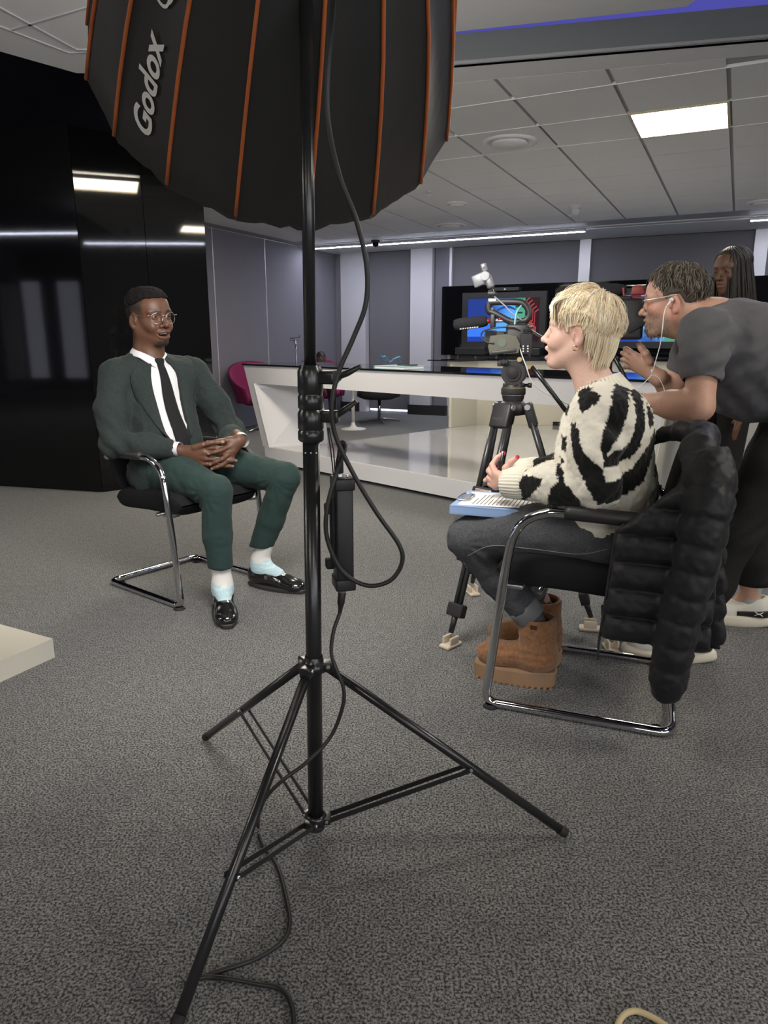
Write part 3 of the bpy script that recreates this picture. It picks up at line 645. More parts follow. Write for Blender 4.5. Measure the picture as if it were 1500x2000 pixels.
# leg hubs
feet = [ground(402, 1447), ground(1104, 1636), ground(343, 2020)]
hubU, hubL = zat(1300), zat(1598)
o = MB(); o.lathe([(.019, -.012), (.027, -.01), (.027, .006), (.022, .010), (.019, .024)], pole(hubU), pd, 24)
hu = o.build('leg_hub', M_BMET, st)
o = MB(); o.lathe([(.019, -.012), (.024, -.010), (.024, .010), (.019, .013)], pole(hubL), pd, 24); hl = o.build('brace_hub', M_BMET, st)
o = MB(); o.lathe([(.019, 0), (.021, .004), (.021, .02), (.001, .022)], pole(.03), pd); o.build('pole_cap', M_BLACKM, st)
for i, f in enumerate(feet):
    d = f - pole(0); d[2] = 0; L = np.linalg.norm(d); d /= L; s = np.array([-d[1], d[0], 0])
    top = pole(hubU, d * .030 + [0, 0, -.004]); end = np.array([f[0], f[1], .012])
    o = MB(); o.box(pole(hubU) + d * .027, (.036, .026, .022), R3(az=math.atan2(d[1], d[0])), .003); o.build('leg_bracket', M_BMET, hu)
    o = MB(); o.cyl(pole(hubU) + d * .032 - s * .0155 + [0, 0, .003], pole(hubU) + d * .032 + s * .0155 + [0, 0, .003], .0042, sides=10); o.build('pivot_bolt', M_SILVER, hu)
    R = frame_from(end - top); leg = MB(); leg.tube([top, top + (end - top) * .5, end], [.0105, .0105, .0105], 14)
    lg = leg.build('leg', M_BMET, st)
    o = MB(); o.tube([end - (end - top) / np.linalg.norm(end - top) * .02, end], [.0115, .0115], 12); o.build('rubber_foot', M_BLACKM, lg)
    fr = [.56, .585, .63][i]; j = top + (end - top) * fr; k0 = pole(hubL, d * .026)
    o = MB(); o.box(pole(hubL) + d * .022, (.026, .030, .016), R3(az=math.atan2(d[1], d[0])), .002); o.build('brace_bracket', M_BMET, hl)
    for sd in (-1, 1):
        a, b = k0 + s * sd * .012, j + s * sd * .0125; ax = (b - a) / np.linalg.norm(b - a); zz = np.cross(ax, s); Rb = np.stack([ax, s, zz], 1)
        o = MB(); o.box((a + b) / 2, (np.linalg.norm(b - a) + .012, .0022, .0115), Rb); br = o.build('brace', M_BMET, st)
    for q in (k0, j):
        o = MB(); o.cyl(q - s * .0165, q + s * .0165, .0036, sides=10); o.build('brace_bolt', M_SILVER, st)
# ---- softbox: seventeen cloth panels with orange piping
X = [-.25888, 1.92817, 1.76055, -.25918, .53404, .4388, .66079, 2.9185, -3.00673, .37646]
az, el = X[3], X[4]; ax = np.array([math.sin(az) * math.cos(el), math.cos(az) * math.cos(el), -math.sin(el)])
e1 = np.cross(ax, [0, 0, 1]); e1 /= np.linalg.norm(e1); e2 = np.cross(e1, ax); SBC = np.array(X[:3]); SR, SD, SE = X[5:8]
NS = 17; dth = 2 * math.pi / NS; th0 = X[8] + X[9] * 4 - dth * 4
sb = empty('softbox', 'large black parabolic softbox with orange seams and white lettering', 'softbox', tuple(SBC))
def sbp(th, rho, off=0., sag=True):
    fr = ((th - th0) / dth) % 1.0
    bulge = (-.020 * math.sin(math.pi * fr) * (rho ** 1.0) * (1 - .55 * rho ** 6)) if sag else 0
    r = SR * rho * 1.0 + bulge + off * .6
    return SBC - ax * (SD * (1 - rho ** SE) + off * .8) + r * (math.cos(th) * e1 + math.sin(th) * e2)
RHO = [.06, .14, .24, .36, .48, .6, .70, .79, .86, .92, .965, 1.0]
for k in range(NS):
    o = MB(); nn = 9
    V = [sbp(th0 + dth * (k + (j + .001) / (nn - 1) * .998), r) for r in RHO for j in range(nn)]
    wob = RNG.normal(size=nn) * .004
    V += [sbp(th0 + dth * (k + (j + .001) / (nn - 1) * .998), 1.0) + ax * (.025 + wob[j]) - (math.cos(th0 + dth * (k + j / (nn - 1))) * e1 + math.sin(th0 + dth * (k + j / (nn - 1))) * e2) * .006 for j in range(nn)]
    F = [(i * nn + j, i * nn + j + 1, (i + 1) * nn + j + 1, (i + 1) * nn + j) for i in range(len(RHO)) for j in range(nn - 1)]
    o.add(V, F, True); o.build('cloth_panel', M_SATIN, sb)
    o = MB(); o.tube([sbp(th0 + dth * k, r, .003, False) for r in RHO], .0042, 6); o.build('seam_piping', M_ORANGE, sb)
o = MB(); o.lathe([(.001, .0), (SR * .5, .0), (SR - .03, 0)], SBC - ax * .03, ax, 34); o.build('front_diffuser', M_DIFF, sb)
ap = sbp(0, .0, 0, False)
o = MB(); o.lathe([(.03, -.05), (.075, -.05), (.082, -.02), (.085, .05), (.06, .07)], ap, ax, 30); o.build('mount_ring', M_BMET, sb)
# lettering along the panel between seams 1 and 2 (rim to apex)
def sb_text(txt, k, frac, rho0, size, shear, bold, nm):
    V, F = text_mesh(txt, size, shear, bold, 4); W3 = []
    # arc length along the rib
    rr = np.linspace(1, .1, 200); pts = np.array([sbp(th0 + dth * (k + frac), r, 0, False) for r in rr]); s = np.concatenate([[0], np.cumsum(np.linalg.norm(np.diff(pts, axis=0), axis=1))])
    for v in V:
        r = np.interp(rho0 + v[0], s, rr); rad = SR * r
        W3.append(sbp(th0 + dth * (k + frac) - (v[1] - size * .36) / max(rad, .1), r, .0055))
    o = MB(); o.add(W3, F, True); return o.build(nm, M_LETTER, sb)
sb_text('Godox', 1, .46, .058, .072, .22, .0020, 'lettering')
sb_text('QR-P90', 1, .46, .315, .062, .25, -.0002, 'lettering')
# ---- lamp head on top (above the frame)
lh = empty('studio_lamp', 'black studio lamp head on top of the stand, above the picture', 'lamp', tuple(ap))
o = MB(); o.lathe([(.001, -.30), (.055, -.30), (.06, -.28), (.06, -.06), (.05, -.05)], ap, ax, 28); o.build('lamp_body', M_BLACK, lh)
pt = pole(1.73); o = MB(); o.tube(smooth_path([pt, pt + [.0, -.02, .04], pt + [.01, -.12, .16], pt + [.02, -.19, .30], ap - ax * .16], 5), .014, 10); o.build('yoke', M_BMET, lh)

# ---- power unit hanging on the stand
bc = pp(668, 1040, 1.445); bal = empty('power_unit', 'slim black power unit hanging on the light stand', 'power supply', tuple(bc + [0, 0, -.13]))
zt_, zb_ = pp(668, 935, 1.445)[2], pp(668, 1146, 1.445)[2]; hx = .0185
o = MB(); o.box((bc[0] + .002, bc[1], (zt_ + zb_) / 2), (.036, .052, zt_ - zb_ - .02), R3(az=.25), .004); o.build('case', M_BLACK, bal)
for z in (zt_ - .008, zb_ + .012): o = MB(); o.box((bc[0] + .002, bc[1], z), (.043, .060, .026), R3(az=.25), .004); o.build('end_cap', M_BLACK, bal)
o = MB(); o.box((bc[0] - .018, bc[1], (zt_ + zb_) / 2 + .005), (.012, .03, .15), R3(az=.25), .003); o.build('clip_rail', M_BLACKM, bal)
for z in (.055, -.065): o = MB(); o.box((bc[0] - .027, bc[1], (zt_ + zb_) / 2 + z), (.018, .022, .022), R3(az=.25), .004); o.build('hook', M_BLACKM, bal)
def connector(p, q, nm):
    p, q = np.asarray(p), np.asarray(q); d = (q - p); L = np.linalg.norm(d); o = MB(); o.lathe([(.0075, 0), (.0085, .001), (.0085, L * .22), (.0078, L * .23)], p, d, 18); o.build(nm + '_collar', M_SILVER, bal)
    o = MB(); o.lathe([(.0078, L * .22), (.0088, L * .26), (.0082, L * .62), (.0055, L * .8), (.0042, L)], p, d, 18); o.build(nm, M_RUBBER, bal)
connector((bc[0] - .004, bc[1], zt_ - .002), pp(663, 880, 1.445), 'output_plug'); connector((bc[0] + .0, bc[1], zb_ + .002), pp(664, 1196, 1.445), 'input_plug')
o = MB(); o.cyl((bc[0] + .012, bc[1], zt_), (bc[0] + .012, bc[1], zt_ + .009), .003); o.build('safety_pin', M_SILVER, bal)
for dx in (0, .008):
    o = MB(); o.tube([pp(640 + dx * 300, 835), pp(646 + dx * 700, 880), pp(652 + dx * 400, 935, 1.445)], .0014, 6); o.build('hanging_cord', M_RUBBER, bal)
# ---- cables
def cable(name, label, pts, r, m=M_RUBBER, n=9):
    P = smooth_path(pts, n); e = MB(); e.tube(P, r, 9); o = e.build(name, m); o['label'] = label; o['category'] = 'cable'; return o
cb = [(662, -180, 1.22), (655, -60, 1.30), (649, 30, 1.36), (641, 120, 1.39), (640, 230, 1.40), (662, 340, 1.39), (696, 430, 1.39), (716, 520, 1.39), (714, 595, 1.39), (690, 660, 1.39), (662, 725, 1.385), (648, 790, 1.38), (655, 850, 1.385), (690, 925, 1.39), (735, 1000, 1.39), (780, 1065, 1.39), (784, 1102, 1.39), (760, 1135, 1.39), (715, 1143, 1.39), (668, 1115, 1.39), (640, 1055, 1.39), (638, 1000, 1.39), (652, 940, 1.40), (668, 895, 1.42), (674, 872, 1.44), (668, 864, 1.445), (663, 880, 1.445)]
cable('lamp_cable', 'thick black lamp cable looping down beside the light stand to the power unit', [pp(*c) for c in cb], .0048)
pw = [pp(664, 1196, 1.445), pp(651, 1235, 1.43), pp(647, 1275, 1.405), pp(656, 1305, 1.39), pp(671, 1345, 1.385), pp(668, 1385, 1.38), pp(645, 1440, 1.375), pp(600, 1488, 1.35), pp(545, 1530, 1.33), pp(512, 1570, 1.34)]
gp = [(504, 1612), (512, 1650), (540, 1688), (556, 1740), (566, 1800), (552, 1838), (500, 1872), (430, 1896), (372, 1916), (366, 1922), (400, 1908), (450, 1912), (505, 1922), (548, 1932), (570, 1965), (574, 2010), (572, 2080)]
pw += [ground(u, v, .0055) for u, v in gp]
cable('power_cable', 'thin black power cable hanging from the power unit and trailing over the carpet', pw, .0042)
cable('beige_cable', 'loop of beige cable on the carpet at the bottom right edge', [ground(u, v, .0055) for u, v in [(1175, 2120), (1195, 2040), (1212, 1990), (1236, 1975), (1262, 1981), (1300, 2003), (1340, 2040), (1400, 2100)]], .0052, mat('beige rubber', (.52, .42, .24), .55))

# ================================================================ FILM CAMERA ON TRIPOD
M_CARBON = mat('dark tripod tube', (.03, .03, .032), .32, spec=.6)
M_GUN = mat('olive grey camera metal', (.13, .125, .10), .35, metal=.6)
M_FOAM = mat('dark foam', (.022, .022, .024), 1., bump=.5, scale=900, spec=.05)
M_RED = mat('red anodised', (.42, .02, .03), .35, metal=.5)
M_LENS = mat('lens glass', (.01, .01, .02), .03, spec=.9)
M_BRONZE = mat('rose bronze lever', (.55, .47, .42), .3, metal=.8)
M_LBLUE = mat('light blue cable', (.20, .45, .52), .5); M_WCAB = mat('white cable', (.62, .60, .58), .5)
def tripod_legs(r, O, feet, zc, lever=True, mid=True):
    O = np.asarray(O, float); hub = MB(); hub.lathe([(.03, 0), (.052, .005), (.055, .03), (.045, .05), (.038, .055)], (O[0], O[1], zc - .055)); hub.build('bowl_base', M_BLACK, r)
    for i, f in enumerate(feet):
        f = np.asarray(f, float); d = f - O; d[2] = 0; d /= np.linalg.norm(d); s = np.array([-d[1], d[0], 0])
        top = np.array([O[0], O[1], zc - .02]) + d * .058; foot = np.array([f[0], f[1], .045]); a = (foot - top); L = np.linalg.norm(a); a /= L
        n = np.cross(s, a); R = np.stack([s, n, a], 1)
        o = MB(); o.box(top + a * .035, (.082, .034, .095), R, .008); bk = o.build('leg_bracket', M_BLACK, r)
        o = MB(); o.cyl(top - s * .046 + a * .0, top + s * .046, .011); o.build('pivot_pin', M_SILVER, bk)
        if lever and i == 0:
            q = -1 if np.dot(n, np.array([O[0], O[1], 0])) > 0 else 1
            text_on('SmallRig', .014, top + a * .05 + n * q * .0172, s * (-q), -a, 'maker_print', mat('dark grey print', (.07, .07, .072), .5), bk, shear=.15, center=True)
        up = .36 * (L / .95)
        for sd in (-1, 1):
            o = MB(); o.cyl(top + s * sd * .030 + a * .06, top + s * sd * .030 + a * (up + .02), .0115, sides=14); o.build('upper_tube', M_CARBON, r)
            o = MB(); o.cyl(top + s * sd * .031 + a * up, top + s * sd * .027 + a * (L * .66), .0115, sides=14); o.build('mid_tube', M_CARBON, r)
            o = MB(); o.cyl(top + s * sd * .0105 + a * (up - .0), top + s * sd * .0105 + a * (L * .90), .0095, sides=14); o.build('lower_tube', M_CARBON, r)
        for t_, hh in ((up, .045), (L * .66, .04)):
            o = MB(); o.box(top + a * t_, (.094, .038, hh), R, .008); ck = o.build('leg_lock', M_BLACKM, r)
            if lever:
                q = -1 if np.dot(n, np.array([O[0], O[1], 0])) > 0 else 1
                o = MB(); o.box(top + a * t_ + n * q * .024 + s * .012, (.075, .008, .028), R, .004); o.build('lever', M_BRONZE, ck)
                o = MB(); o.box(top + a * t_ + n * q * .029 + s * .018, (.032, .004, .016), R, .0018); o.build('lever_pad', M_SILVER, ck)
        o = MB(); o.box(top + a * (L * .89), (.070, .036, .05), R, .005); o.build('foot_casting', M_BLACKM, r)
        o = MB(); o.tube([top + a * (L * .9), foot + [0, 0, .01]], [.013, .010], 10); o.build('ankle', M_BLACK, r)
        o = MB(); w = np.stack([d, s, np.array([0, 0, 1.])], 1)
        for sd in (-1, 1): o.box(np.array([f[0], f[1], .026]) + s * sd * .017, (.05, .009, .034), w, .004)
        o.box(np.array([f[0], f[1], .007]), (.085, .048, .0135), w, .005); o.build('foot_shoe', mat('beige foot', (.55, .47, .37), .6), r)
    if mid:
        c = np.array([O[0], O[1], .42 * zc])
        for i, f in enumerate(feet):
            f = np.asarray(f, float); q = np.array([O[0], O[1], zc]) * (1 - .60) + np.array([f[0], f[1], .0]) * .60; q[2] += 0.01
            o = MB(); o.tube([c, q], [.012, .010], 8, flat=(1, .5)); o.build('spreader_arm', M_BLACKM, r)
O1 = np.array([.495, 2.75, 0]); F1 = np.array([-.953, .303, 0]); L1v = np.array([-.303, -.953, 0])
def c1p(u, v, off=0.): return onplane(u, v, O1 + L1v * off, L1v)
zc1 = c1p(1005, 783)[2]
g0 = ground(880, 1262); dv = g0[:2] - O1[:2]; rr = np.linalg.norm(dv); aa = math.atan2(dv[1], dv[0])
tp = empty('camera_tripod', 'black twin tube tripod with bronze levers under the first film camera', 'tripod', tuple(O1))
tripod_legs(tp, O1, [O1 + np.array([math.cos(aa + k * 2.094), math.sin(aa + k * 2.094), 0]) * rr for k in range(3)], zc1)
pz = lambda v: c1p(1005, v)[2]
o = MB(); ctr = np.array([O1[0], O1[1], 0.]); o.lathe([(.036, pz(786)), (.042, pz(776)), (.042, pz(771))], ctr, sides=30); o.build('bowl', M_BLACK, tp)
o = MB(); o.lathe([(.044, pz(771)), (.0465, pz(769)), (.0465, pz(760)), (.044, pz(757))], ctr, sides=36); o.build('bowl_ring', M_BLACKM, tp)
o = MB(); o.lathe([(.0455, pz(771.3)), (.0455, pz(770.6))], ctr, sides=36); o.lathe([(.0445, pz(757.2)), (.0445, pz(756))], ctr, sides=36); o.build('ring_trim', M_BRASS, tp)
o = MB(); o.lathe([(.041, pz(757)), (.041, pz(748)), (.03, pz(746))], ctr, sides=30); o.build('pan_base', M_BLACK, tp)
o = MB(); q = np.array([O1[0], O1[1], pz(752)]); o.cyl(q - F1 * .04, q - F1 * .058, .006); o.cyl(q - F1 * .054, q - F1 * .068, .0095); o.build('pan_knob', M_BLACK, tp)
hc = c1p(1005, 728); o = MB(); o.cyl(hc - L1v * .035, hc + L1v * .042, .045, sides=30); o.box(hc + [0, 0, .03], (.075, .07, .05), np.stack([F1, L1v, [0, 0, 1]], 1), .01); hd = o.build('fluid_head', M_BLACK, tp)
o = MB(); o.cyl(hc + L1v * .042, hc + L1v * .047, .030, sides=30); o.lathe([(.022, 0), (.020, .003), (.001, .003)], hc + L1v * .047, L1v, 24); o.build('drag_dial', M_BLACKM, hd)
o = MB(); q = c1p(1015, 702, .045); o.cyl(q, q + L1v * .008, .009); q = c1p(1034, 717, .045); o.cyl(q, q + L1v * .006, .006); o.build('lock_screw', M_BRASS, hd)
o = MB(); q = c1p(990, 706, .04); 
for k in range(3): o.cyl(q + F1 * (.01 * k), q + F1 * (.01 * k) + L1v * .02, .006 + .002 * (k % 2))
o.box(c1p(985, 710, .03), (.05, .03, .02), np.stack([F1, L1v, [0, 0, 1]], 1), .004); o.build('counterbalance', M_BLACK, hd)
o = MB(); o.tube([c1p(1038, 716), c1p(1064, 748), c1p(1120, 822)], [.0085, .0085, .0085], 10); o.build('pan_bar', M_BMET, tp)
RC = np.stack([F1, L1v, [0, 0, 1]], 1)
cm = empty('film_camera', 'compact film camera with top handle, shotgun microphone and phone gimbal on the tripod', 'camera', tuple(c1p(1005, 700)))
o = MB(); o.box(c1p(1006, 697), (.11, .06, .018), RC, .003); o.build('base_plate', M_BLACK, cm)
o = MB(); o.box(c1p(1012, 664, 0), (.082, .10, .115), RC, .010); bd = o.build('camera_body', M_BLACK, cm)
o = MB(); o.box(c1p(1028, 672, .052), (.045, .012, .075), RC, .004); o.build('side_panel', M_BLACKM, bd)
for k in range(6): o = MB(); q = c1p(1022 + 9 * (k % 2), 676 + 5 * (k // 2), .0585); o.cyl(q, q + L1v * .002, .0028, sides=10); o.build('button', M_WCAB, bd)
o = MB(); q = c1p(1029, 653, .05)
for k in range(7): o.box(q + np.array([0, 0, -.018 + .006 * k]), (.03, .014, .003), RC)
o.build('cooling_grille', M_BLACKM, bd)
o = MB(); q0, q1 = c1p(998, 667), c1p(949, 667); a = q1 - q0; La = np.linalg.norm(a); o.lathe([(.034, 0), (.034, La * .2), (.037, La * .22), (.037, La * .55), (.041, La * .6), (.041, La * .95), (.044, La), (.036, La)], q0, a, 30); ln = o.build('lens', M_BLACK, cm)
o = MB(); o.lathe([(.0375, La * .25), (.038, La * .3), (.038, La * .50), (.0375, La * .54)], q0, a, 30); o.build('zoom_ring', M_GUN, ln)
o = MB(); o.lathe([(.001, La * .94), (.036, La * .94)], q0, a, 30); o.build('front_glass', M_LENS, ln)
o = MB(); gp_ = [(-.055, -.032), (.05, -.038), (.058, -.01), (.05, .03), (-.005, .036), (-.045, .028), (-.06, 0)]; q = c1p(989, 672, .0); o.prism(gp_, .042, .068, q, F1, np.array([0, 0, 1.]), L1v); gr = o.build('hand_grip', M_GUN, cm)
o = MB(); q = c1p(981, 669, .069); o.cyl(q, q + L1v * .001, .016, sides=24); o.build('record_ring', mat('sage enamel', (.10, .13, .10), .4, metal=.3), gr)
o = MB(); o.box(c1p(985, 687, .045), (.10, .05, .018), RC @ R3(0, .12), .006); o.build('grip_base', M_BLACK, cm)
# top handle: a rounded loop
hp = [(955, 592), (960, 590), (1010, 590), (1026, 596), (1034, 612), (1028, 625), (1012, 629), (995, 627), (968, 613), (955, 607)]
o = MB(); o.tube(smooth_path([c1p(u, v) for u, v in hp], 5, True), .0105, 10, closed=True, flat=(1, 1.2)); hn = o.build('top_handle', M_BLACK, cm)
o = MB(); o.box(c1p(1012, 636), (.06, .035, .02), RC, .003); o.build('handle_foot', M_BLACKM, hn)
o = MB(); o.box(c1p(962, 587), (.03, .02, .014), RC, .002); o.build('cold_shoe', M_SILVER, hn)
# shotgun mic with foam
o = MB(); q0, q1 = c1p(951, 627, .0), c1p(886, 635, .0); a = q1 - q0; La = np.linalg.norm(a); o.lathe([(.008, -.004), (.017, .0), (.021, La * .12), (.0225, La * .5), (.0225, La * .85), (.019, La * .97), (.008, La), (.001, La)], q0, a, 28); fm = o.build('foam_windshield', M_FOAM, cm)
e = MB(); rgm = np.random.default_rng(4)
for k in range(11): qd = c1p(899 + 3.4 * k, 642.4 - .36 * k, .0205); e.box(qd, (.0035 * rgm.uniform(.5, 1.1), .0015, .0045), np.stack([-a / La, L1v, [0, 0, 1]], 1))
e.build('windshield_print', M_LETTER, fm)
o = MB(); o.cyl(c1p(957, 626.5), c1p(950, 627.5), .0095); o.cyl(c1p(980, 623), c1p(973, 624), .0085); o.build('red_ring', M_RED, cm)
o = MB(); o.cyl(c1p(1000, 625), c1p(953, 627), .0075); o.build('microphone', M_SILVER, cm)
o = MB(); o.box(c1p(963, 627), (.018, .034, .05), RC, .004); o.box(c1p(962, 611), (.012, .014, .04), RC, .002); o.build('mic_mount', M_BLACK, cm)
# red record light, small rods
o = MB(); q = c1p(1003, 640.5, .045); o.lathe([(.004, 0), (.003, .003), (.001, .003)], q, L1v, 10); o.build('tally_light', mat('tally light', (.5, .02, .01), .4, emis=(1, .1, .05), estr=1.2), cm)
o = MB(); o.cyl(c1p(1042, 638, .03), c1p(1005, 640, .03), .006); o.build('rod', M_GUN, cm)
o = MB(); o.box(c1p(1042, 650, .02), (.075, .05, .012), RC @ R3(0, -.52), .004); o.build('flip_screen', M_BLACK, cm)
# little silver gimbal on the handle
M_SILVER = mat('grey anodised gimbal', (.15, .15, .16), .42, metal=.4)
gm = empty('pocket_gimbal', 'small silver pocket gimbal camera leaning on the film camera handle', 'gimbal', tuple(c1p(962, 583)))
ga, gb = c1p(960, 563), c1p(945, 518); gd = (gb - ga) / np.linalg.norm(gb - ga); gs = np.cross(L1v, gd); RG = np.stack([gs, L1v, gd], 1)
o = MB(); o.box((ga * .72 + gb * .28), (.028, .026, .05), RG, .008); o.build('grip', M_SILVER, gm)
o = MB(); q = c1p(948.5, 539.5, .0); o.cyl(q - L1v * .014, q + L1v * .017, .0165, sides=26); o.build('motor_joint', M_SILVER, gm)
o = MB(); o.cyl(q + L1v * .017, q + L1v * .0185, .0145, sides=26); o.build('motor_cap', mat('pale grey cap', (.24, .25, .27), .4), gm)
o = MB(); o.box(c1p(945.5, 523), (.022, .02, .034), RG, .006); o.build('arm', M_SILVER, gm)
o = MB(); q = c1p(945.5, 523, .0105); o.cyl(q, q + L1v * .001, .005, sides=14); o.build('arm_dial', M_BLACK, gm)
o = MB(); o.box(c1p(935, 547, -.012), (.046, .012, .046), RG, .006); o.build('screen_plate', mat('grey screen plate', (.16, .17, .18), .3), gm)
o = MB(); o.tube([c1p(962, 585), c1p(961, 575), c1p(958, 566)], [.008, .010, .010], 10); o.box(c1p(961, 573), (.03, .025, .012), RC, .002); o.build('swivel_mount', M_BLACK, gm)
M_SILVER = MATS['silver metal']
# cables on the camera
def ccab(name, pts, r, m): o = MB(); o.tube(smooth_path(pts, 8), r, 7); o.build(name, m, cm)
ccab('grey_lead', [c1p(964, 578, .0), c1p(985, 596, .03), c1p(1000, 612, .04), c1p(1020, 626, .03)], .0026, mat('grey cable', (.25, .25, .26), .5))
ccab('blue_lead', [c1p(1018, 597, .01), c1p(1009, 610, .035), c1p(1006, 628, .04), c1p(1005, 641, .045)], .0036, M_LBLUE)
ccab('black_lead', [c1p(1016, 646, .05), c1p(1000, 639.5, .06), c1p(970, 640, .06), c1p(945, 646, .06), c1p(940, 658, .06), c1p(950, 668, .07), c1p(965, 671, .07)], .0030, M_RUBBER)
cable('white_lead', 'thin white lead dangling from the film camera towards the person in the jumper', [c1p(1014, 676, .06), c1p(1021, 698, .06), c1p(1028, 716, .06), c1p(1037, 742, .05), c1p(1054, 760, .03), c1p(1080, 775, .0), c1p(1110, 790, -.05)], .0022, M_WCAB)

# ================================================================ SECOND CAMERA, in front of the person in the grey T-shirt
O2 = np.array([.86, 2.83, 0]); zc2 = 1.02
def c2p(u, v, off=0.): return onplane(u, v, O2 + L1v * off, L1v)
tp2 = empty('camera_tripod', 'black tripod mostly hidden behind the person in the jumper, under the second film camera', 'tripod', tuple(O2))
tripod_legs(tp2, O2, [O2 + np.array([math.cos(k * 2.094 + 2.6), math.sin(k * 2.094 + 2.6), 0]) * .36 for k in range(3)], zc2 - .08, lever=False)
o = MB(); o.lathe([(.04, zc2 - .09), (.045, zc2 - .07), (.045, zc2 - .03), (.03, zc2), (.03, zc2 + .06)], O2, sides=26); o.build('fluid_head', M_BLACK, tp2)
o = MB(); o.tube([c2p(1196, 690, .03), c2p(1213, 722, .03), c2p(1248, 796, .04)], .0085, 10); o.build('pan_bar', M_BMET, tp2)
cm2 = empty('film_camera', 'black film camera with red handle in front of the person in the grey T-shirt', 'camera', tuple(c2p(1225, 640)))
o = MB(); o.box(c2p(1216, 624, 0), (.15, .11, .15), RC, .012); o.box(c2p(1206, 592, .0), (.10, .08, .05), RC, .008); b2 = o.build('camera_body', M_BLACK, cm2)
o = MB(); o.box(c2p(1236, 612, .02), (.07, .06, .05), RC, .006); o.build('rear_block', M_GUN, cm2)
o = MB(); q0, q1 = c2p(1195, 630), c2p(1150, 630); a = q1 - q0; La = np.linalg.norm(a); o.lathe([(.038, 0), (.038, La * .4), (.043, La * .5), (.043, La), (.001, La * .96)], q0, a, 26); o.build('lens', M_BLACK, cm2)
o = MB(); q0, q1 = c2p(1224, 566), c2p(1085, 573); a = q1 - q0; La = np.linalg.norm(a); o.lathe([(.008, 0), (.019, .008), (.025, La * .15), (.027, La * .5), (.026, La * .9), (.015, La), (.001, La)], q0, a, 26); o.build('foam_windshield', M_FOAM, cm2)
o = MB(); o.tube(smooth_path([c2p(1220, 588), c2p(1222, 583), c2p(1240, 581), c2p(1256, 582), c2p(1264, 578), c2p(1257, 567), c2p(1246, 561), c2p(1240, 563), c2p(1234, 576)], 5), .0065, 8); o.build('red_handle', mat('matt red', (.24, .035, .03), .5), cm2)
o = MB(); o.box(c2p(1247, 568, .0), (.05, .03, .03), RC, .005); o.build('handle_grip', mat('matt red', (.24, .035, .03), .5), cm2)
o = MB(); o.tube(smooth_path([c2p(1217, 562, .02), c2p(1218, 572, .02), c2p(1219, 585, .02)], 4), .004, 8); o.build('red_clip', mat('matt red', (.24, .035, .03), .5), cm2)
o = MB(); o.cyl(c2p(1223, 558), c2p(1262, 557), .003); o.build('top_rod', M_SILVER, cm2)
o = MB(); q0, q1 = c2p(1244, 600, .015), c2p(1266, 606, .015); a = q1 - q0; La = np.linalg.norm(a); o.lathe([(.016, -.02), (.018, La * .3), (.026, La), (.020, La), (.001, La * .8)], q0, a, 22); o.build('viewfinder', M_BLACKM, cm2)
o = MB(); t_ = np.linspace(0, 1, 160); P = smooth_path([c2p(1259, 562, .03), c2p(1272, 575, .035), c2p(1275, 590, .035), c2p(1266, 598, .03)], 40)[::1]; n_ = len(P); fr = np.linspace(0, 2 * math.pi * 22, n_); P = P + np.stack([np.cos(fr) * F1[0], np.cos(fr) * F1[1], np.sin(fr)], 1) * .006; o.tube(P, .0018, 5); o.build('coiled_lead', M_RUBBER, cm2)
o = MB(); o.box(c2p(1246, 634, .02), (.085, .08, .03), RC @ R3(0, .55), .006); o.build('flip_screen', M_BLACKM, cm2)
# ================================================================ IMPLICIT MODELLING (people and soft things)
def axis(lo, hi, coarse, fine, ranges=()):
    x = lo; out = [lo]
    while x < hi:
        st_ = fine if any(a - coarse < x < b for a, b in ranges) else coarse
        x += st_; out.append(x)
    return np.array(out, np.float32)
def vnoise(P, scale, seed=0):
    """value noise, P (n,3) -> (n,) in -1..1"""
    g = np.random.default_rng(seed).uniform(-1, 1, (16, 16, 16)).astype(np.float32)
    Q = np.asarray(P) * scale; I = np.floor(Q).astype(int); f = Q - I; f = f * f * (3 - 2 * f); r = 0
    for dx in (0, 1):
        for dy in (0, 1):
            for dz in (0, 1):
                w = (f[..., 0] if dx else 1 - f[..., 0]) * (f[..., 1] if dy else 1 - f[..., 1]) * (f[..., 2] if dz else 1 - f[..., 2])
                r = r + w * g[(I[..., 0] + dx) % 16, (I[..., 1] + dy) % 16, (I[..., 2] + dz) % 16]
    return r
